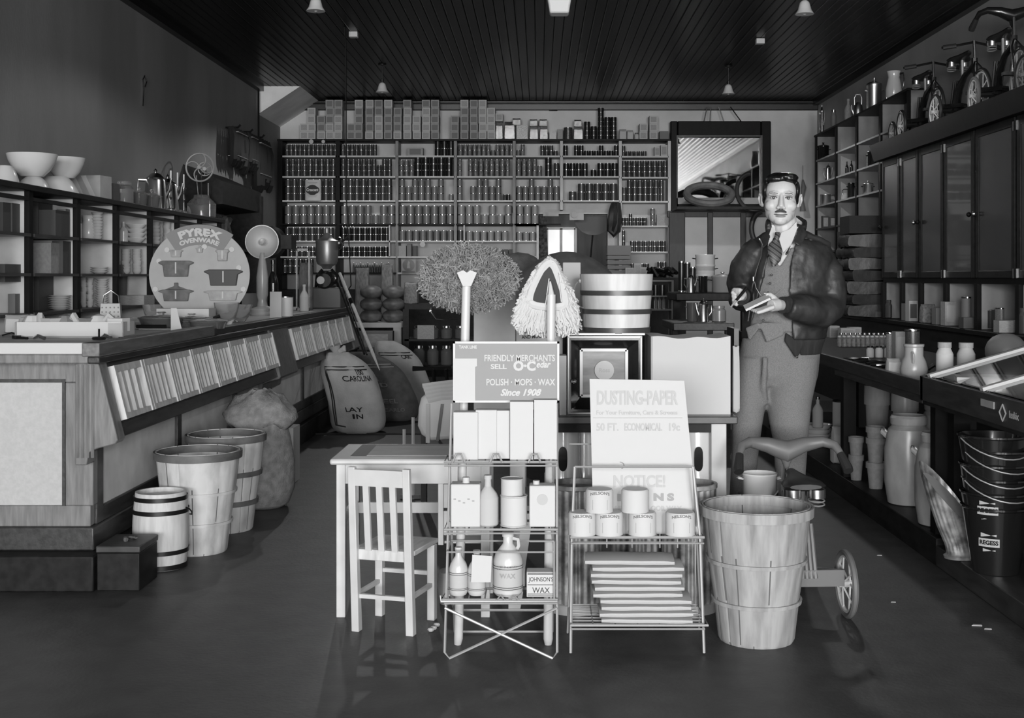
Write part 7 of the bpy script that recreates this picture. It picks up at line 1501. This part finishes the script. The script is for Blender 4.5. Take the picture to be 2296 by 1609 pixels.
# --- shirt, collar and tie
b = MB()
for (y, L, Rr) in (): pass
rg = []
for py, L, Rr, bb in ((538, 1726, 1788, .07), (560, 1700, 1840, .095), (620, 1690, 1850, .11), (700, 1682, 1845, .11), (740, 1680, 1840, .11)):
    c = m((L + Rr) / 2, py, .02); a_ = (Rr - L) / 2 * MY / F; rg.append([c + Vector((a_ * cos(q), bb * sin(q), 0)) for q in [2 * pi * i / 36 for i in range(36)]])
b.loft(rg); part('shirt', b, SHIRT, man, 'white shirt', sm=70)
b = MB()
b.tube([m(1732, 516, -.02), m(1728, 505, .03), m(1748, 500, .085), m(1784, 500, .075), m(1792, 508, .03), m(1783, 520, -.02)], .012, 8, flat=2.2)
def flat(pts, th=.01, bow=0):     # thin curved piece of cloth given by outline points (px, py, y)
    P = [m(*p) for p in pts]; n = len(P); b.add(P + [p + Vector((0, th, 0)) for p in P], [tuple(range(n)), tuple(range(2 * n - 1, n - 1, -1))] + [(i, (i + 1) % n, n + (i + 1) % n, n + i) for i in range(n)])
flat([(1731, 507, -.035), (1741, 520, -.062), (1730, 541, -.095), (1722, 552, -.1), (1724, 528, -.07)], .008); flat([(1786, 497, -.02), (1787, 512, -.04), (1776, 545, -.1), (1756, 566, -.125), (1747, 536, -.1), (1752, 521, -.07), (1770, 514, -.06)], .008)
part('shirt_collar', b, SHIRT, man, 'white collar', sm=40)
tm = bpy.data.materials.new('striped_tie'); tm.use_nodes = True; nt = tm.node_tree; bs = nt.nodes['Principled BSDF']; bs.inputs['Roughness'].default_value = .5
tc = nt.nodes.new('ShaderNodeTexCoord'); mp = nt.nodes.new('ShaderNodeMapping'); mp.inputs['Rotation'].default_value = (0, R(52), 0); wv = nt.nodes.new('ShaderNodeTexWave'); wv.inputs['Scale'].default_value = 17; wv.bands_direction = 'X'
cr = nt.nodes.new('ShaderNodeValToRGB'); cr.color_ramp.interpolation = 'CONSTANT'
for pos, v in ((0, .02), (.3, .1), (.55, .03), (.75, .22), (.85, .05)):
    e = cr.color_ramp.elements.new(pos) if pos else cr.color_ramp.elements[0]; e.color = (v, v, v, 1)
cr.color_ramp.elements[-1].color = (.05, .05, .05, 1)
nt.links.new(tc.outputs['Object'], mp.inputs[0]); nt.links.new(mp.outputs[0], wv.inputs[0]); nt.links.new(wv.outputs[0], cr.inputs[0]); nt.links.new(cr.outputs[0], bs.inputs['Base Color'])
b = MB(); rg = []
for py, L, Rr, y in ((520, 1738, 1748, -.098), (528, 1737, 1749, -.115), (536, 1736, 1746, -.112), (546, 1725, 1749, -.118), (556, 1721, 1752, -.128), (570, 1723, 1753, -.137), (584, 1727, 1750, -.141), (597, 1731, 1738, -.14)):
    c = m((L + Rr) / 2, py, y); a_ = (Rr - L) / 2 * MY / F; rg.append([c + Vector((a_ * cos(q), .009 * sin(q), 0)) for q in [2 * pi * i / 14 for i in range(14)]])
b.loft(rg); part('necktie', b, tm, man, 'striped tie', sm=60)
# --- vest: front half shell with V neck
def shell(rows, th, n=28, y0=.02):
    """rows of (py, left silhouette, right silhouette, depth radius, opening left, opening right); runs round the back from edge to edge"""
    out = []; inn = []
    for py, L, Rr, bb, A, B in rows:
        cx = (L + Rr) / 2; hw = (Rr - L) / 2; a_ = hw * MY / F; c = m(cx, py, y0)
        ta = math.acos(max(-1, min(1, (A - cx) / hw))); tb = math.acos(max(-1, min(1, (B - cx) / hw)))
        # front is -y: angle measured so that y = -b sin
        t0, t1 = ta, 2 * pi + tb
        for arr, k in ((out, 1.), (inn, 0.)):
            arr.append([c + Vector(((a_ - (0 if k else th)) * cos(t0 + (t1 - t0) * i / n), -(bb - (0 if k else th)) * sin(t0 + (t1 - t0) * i / n), 0)) for i in range(n + 1)])
    R_, n1 = len(rows), n + 1; vs = [p for r in out for p in r] + [p for r in inn for p in r]; off = R_ * n1; fs = []
    for k in range(R_ - 1):
        for i in range(n): fs.append((k*n1+i, k*n1+i+1, (k+1)*n1+i+1, (k+1)*n1+i)); fs.append((off+k*n1+i, off+(k+1)*n1+i, off+(k+1)*n1+i+1, off+k*n1+i+1))
        for i in (0, n): fs.append((k*n1+i, (k+1)*n1+i, off+(k+1)*n1+i, off+k*n1+i))
    for i in range(n): fs.append((i, i+1, off+i+1, off+i)); q = (R_-1)*n1; fs.append((q+i, q+i+1, off+q+i+1, off+q+i))
    b.add(vs, fs)
b = MB(); shell([(556, 1700, 1842, .108, 1716, 1762), (575, 1688, 1850, .12, 1724, 1752), (596, 1684, 1852, .127, 1734, 1738), (640, 1680, 1848, .13, 1727, 1728), (690, 1676, 1844, .13, 1714, 1715), (725, 1673, 1842, .132, 1705, 1707), (742, 1672, 1840, .132, 1699, 1710)], .012)
flat([(1672, 735, -.06), (1680, 766, -.085), (1703, 736, -.105), (1700, 722, -.105)], .015); flat([(1707, 736, -.108), (1719, 768, -.115), (1757, 752, -.118), (1757, 725, -.112), (1708, 722, -.108)], .015)
rmesh(part('vest', b, TWEED, man, 'grey tweed vest', sm=70), .006, 2)
b = MB()
for px, py in ((1727, 616), (1723.5, 635), (1719, 656), (1708, 718)): b.ball(m(px + 3, py, -.118), (.0055, .004, .0055), 10)
part('vest_button', b, mat('horn_button', .05, .3), man)
b = MB(); b.tube([m(1691, 627, -.1), m(1695, 645, -.115), m(1704, 660, -.12), m(1712, 667, -.12)], .0013, 5); b.tube([m(1752, 648, -.118), m(1740, 660, -.125), m(1732, 664, -.125)], .0013, 5); b.box(*[q for c in [(m(1689, 625, -.112), .003)] for q in (c[0].x - .002, c[0].x + .002, c[0].y - .002, c[0].y + .002, c[0].z - .009, c[0].z + .009)])
part('watch_chain', b, DULL, man, 'watch chain and pencil clip')
# --- trousers
b = MB()
def legl(rows):
    rg = []
    for px, py, r, yy in rows: c = m(px, py, yy); rr_ = r * MY / F; rg.append([c + Vector((rr_ * cos(q), rr_ * 1.0 * sin(q), 0)) for q in [2 * pi * i / 24 for i in range(24)]])
    b.loft(rg)
rg = []
for py, L, Rr, bb in ((722, 1676, 1838, .115), (760, 1664, 1842, .122), (800, 1656, 1838, .125), (840, 1652, 1834, .12), (862, 1655, 1828, .1)):
    c = m((L + Rr) / 2, py, .02); a_ = (Rr - L) / 2 * MY / F; rg.append([c + Vector((a_ * cos(q), bb * sin(q), 0)) for q in [2 * pi * i / 36 for i in range(36)]])
b.loft(rg)
legl([(1700, 800, 44, .0), (1688, 850, 42, -.01), (1679, 900, 38, -.02), (1675, 950, 34, -.03), (1672, 1000, 30, -.02), (1668, 1050, 29, .0), (1664, 1120, 29, .03), (1662, 1180, 30, .045), (1661, 1232, 31, .05), (1661, 1240, 30, .05)])
legl([(1785, 800, 50, .0), (1776, 850, 54, -.01), (1768, 900, 51, -.02), (1770, 950, 44, -.035), (1773, 1000, 37, -.03), (1772, 1060, 34, -.01), (1771, 1120, 33, .01), (1771, 1180, 33, .03), (1771, 1236, 34, .035), (1771, 1244, 33, .035)])
b.tube([m(1716, 905, -.06), m(1712, 870, -.1), m(1716, 800, -.125)], .014, 8)
rmesh(part('trousers', b, TWEED, man, 'grey tweed trousers', sm=70), .008, 3)
for px in (1661, 1771):
    b = MB(); c = m(px, 1258, .05); c.z = 0; rg = []
    for yy, w_, h in ((.09, .03, .05), (.06, .036, .085), (0, .036, .09), (-.06, .038, .07), (-.12, .045, .052), (-.17, .04, .04), (-.2, .022, .028)):
        rg.append([c + Vector((w_ * max(-1, min(1, 1.2 * cos(q))), yy, h / 2 + h / 2 * max(-1, min(1, 1.25 * sin(q))))) for q in [2 * pi * i / 16 for i in range(16)]])
    b.loft(rg); part('shoe', b, LEATH, man, sm=60)
# --- jacket: open shell and sleeves in one skin
b = MB()
shell([(531, 1722, 1800, .085, 1726, 1786), (541, 1704, 1838, .105, 1722, 1778), (552, 1690, 1860, .125, 1719, 1768), (575, 1680, 1868, .14, 1712, 1760), (610, 1676, 1868, .147, 1703, 1756), (650, 1673, 1866, .15, 1693, 1754), (690, 1669, 1864, .15, 1683, 1756), (730, 1664, 1858, .15, 1676, 1759), (760, 1664, 1850, .148, 1673, 1764)], .014, 40)
b.tube([m(1728, 532, .03), m(1712, 548, .02), m(1690, 572, .02)], [.03, .045, .06], 14); b.tube([m(1796, 526, .03), m(1822, 546, .02), m(1842, 566, .02)], [.03, .045, .06], 14)
b.tube([m(1712, 556, .02), m(1698, 572, .02), m(1674, 600, .05), m(1664, 640, .08), ELR + Vector((0, .0, 0)), m(1664, 670, .03), m(1663, 668, -.03), m(1663, 665, -.075)], [.07, .075, .075, .07, .062, .056, .05, .04], 18)
b.tube([m(1818, 572, .02), m(1834, 590, .02), m(1850, 612, .01), m(1857, 655, .0), m(1856, 688, -.02), m(1838, 700, -.08), m(1808, 695, -.14), m(1780, 690, -.175), m(1766, 687, -.19)], [.065, .074, .078, .078, .076, .074, .066, .056, .045], 20)
for py in (640, 662): b.tube([m(1838, py, -.07), m(1858, py + 6, -.075), m(1874, py + 12, -.04)], .01, 6)
jk = rmesh(part('jacket', b, JACK, man, 'dark suede jacket', sm=80), .007, 3)
tx = bpy.data.textures.new('folds', 'CLOUDS'); tx.noise_scale = .09; dm = jk.modifiers.new('folds', 'DISPLACE'); dm.texture = tx; dm.strength = .02; dm.mid_level = .5; dm.texture_coords = 'LOCAL'
b = MB()
b.tube([m(1724, 517, -.03), m(1722, 506, .04), m(1748, 500, .1), m(1788, 500, .09), m(1800, 508, .04), m(1798, 520, -.01)], .015, 8, flat=2.4)
flat([(1724, 512, -.03), (1728, 530, -.08), (1722, 548, -.115), (1712, 556, -.125), (1700, 548, -.1), (1708, 528, -.06)], .014); flat([(1786, 500, -.01), (1800, 504, -.02), (1812, 524, -.05), (1795, 553, -.115), (1778, 542, -.12), (1766, 572, -.14), (1760, 570, -.14), (1778, 540, -.105), (1788, 518, -.05)], .014)
rmesh(part('jacket_collar', b, JACK, man, 'wide jacket collar', sm=70), .005, 2)
b = MB(); shell([(758, 1668, 1850, .146, 1673, 1768), (775, 1668, 1844, .142, 1676, 1776), (792, 1672, 1840, .14, 1684, 1784)], .016, 36)
flat([(1762, 745, -.125), (1760, 765, -.128), (1785, 803, -.13), (1793, 795, -.13), (1800, 770, -.12)], .02)
rmesh(part('waistband', b, KNIT, man, 'knitted waistband', sm=70), .006, 2)
b = MB(); b.tube([m(1703, 535, -.115), m(1709, 548, -.135), m(1707, 575, -.13), m(1697, 605, -.115), m(1688, 640, -.1), m(1684, 680, -.09), m(1678, 720, -.085)], .0035, 6); part('zip', b, TIN, man, 'pale zip edge')
b = MB(); b.tube([WRL + Vector((.035, .02, 0)), WRL + Vector((-.002, -.004, 0))], .036, 16); part('cuff', b, KNIT, man); b = MB(); b.tube([WRR + Vector((0, .035, 0)), WRR + Vector((0, -.005, 0))], .034, 16); part('cuff', b, KNIT, man)
b = MB(); b.ball(m(1787, 800, -.14), .006, 8); part('snap', b, TIN, man)
# --- what he holds
pc = m(1698, 680, -.255); b = MB(); b.box(-.056, .056, -.04, .04, 0, .009); o = solo('note_pad', b, SHIRT, 'small white note pad held open in the man\'s left hand', 'note pad', MO + pc); o.rotation_euler = (R(12), R(-26), R(-8))
b = MB(); b.tube([m(1674, 645, -.205), m(1650, 674, -.235)], .0065, 10); 
t = thing('pencil', 'thick dark pencil held in the man\'s right hand', 'pencil', MO); part('barrel', b, IRON, t); part('point', MB().tube([m(1650, 674, -.235), m(1638, 689, -.25)], [.006, .003], 8), ENAMG, t)
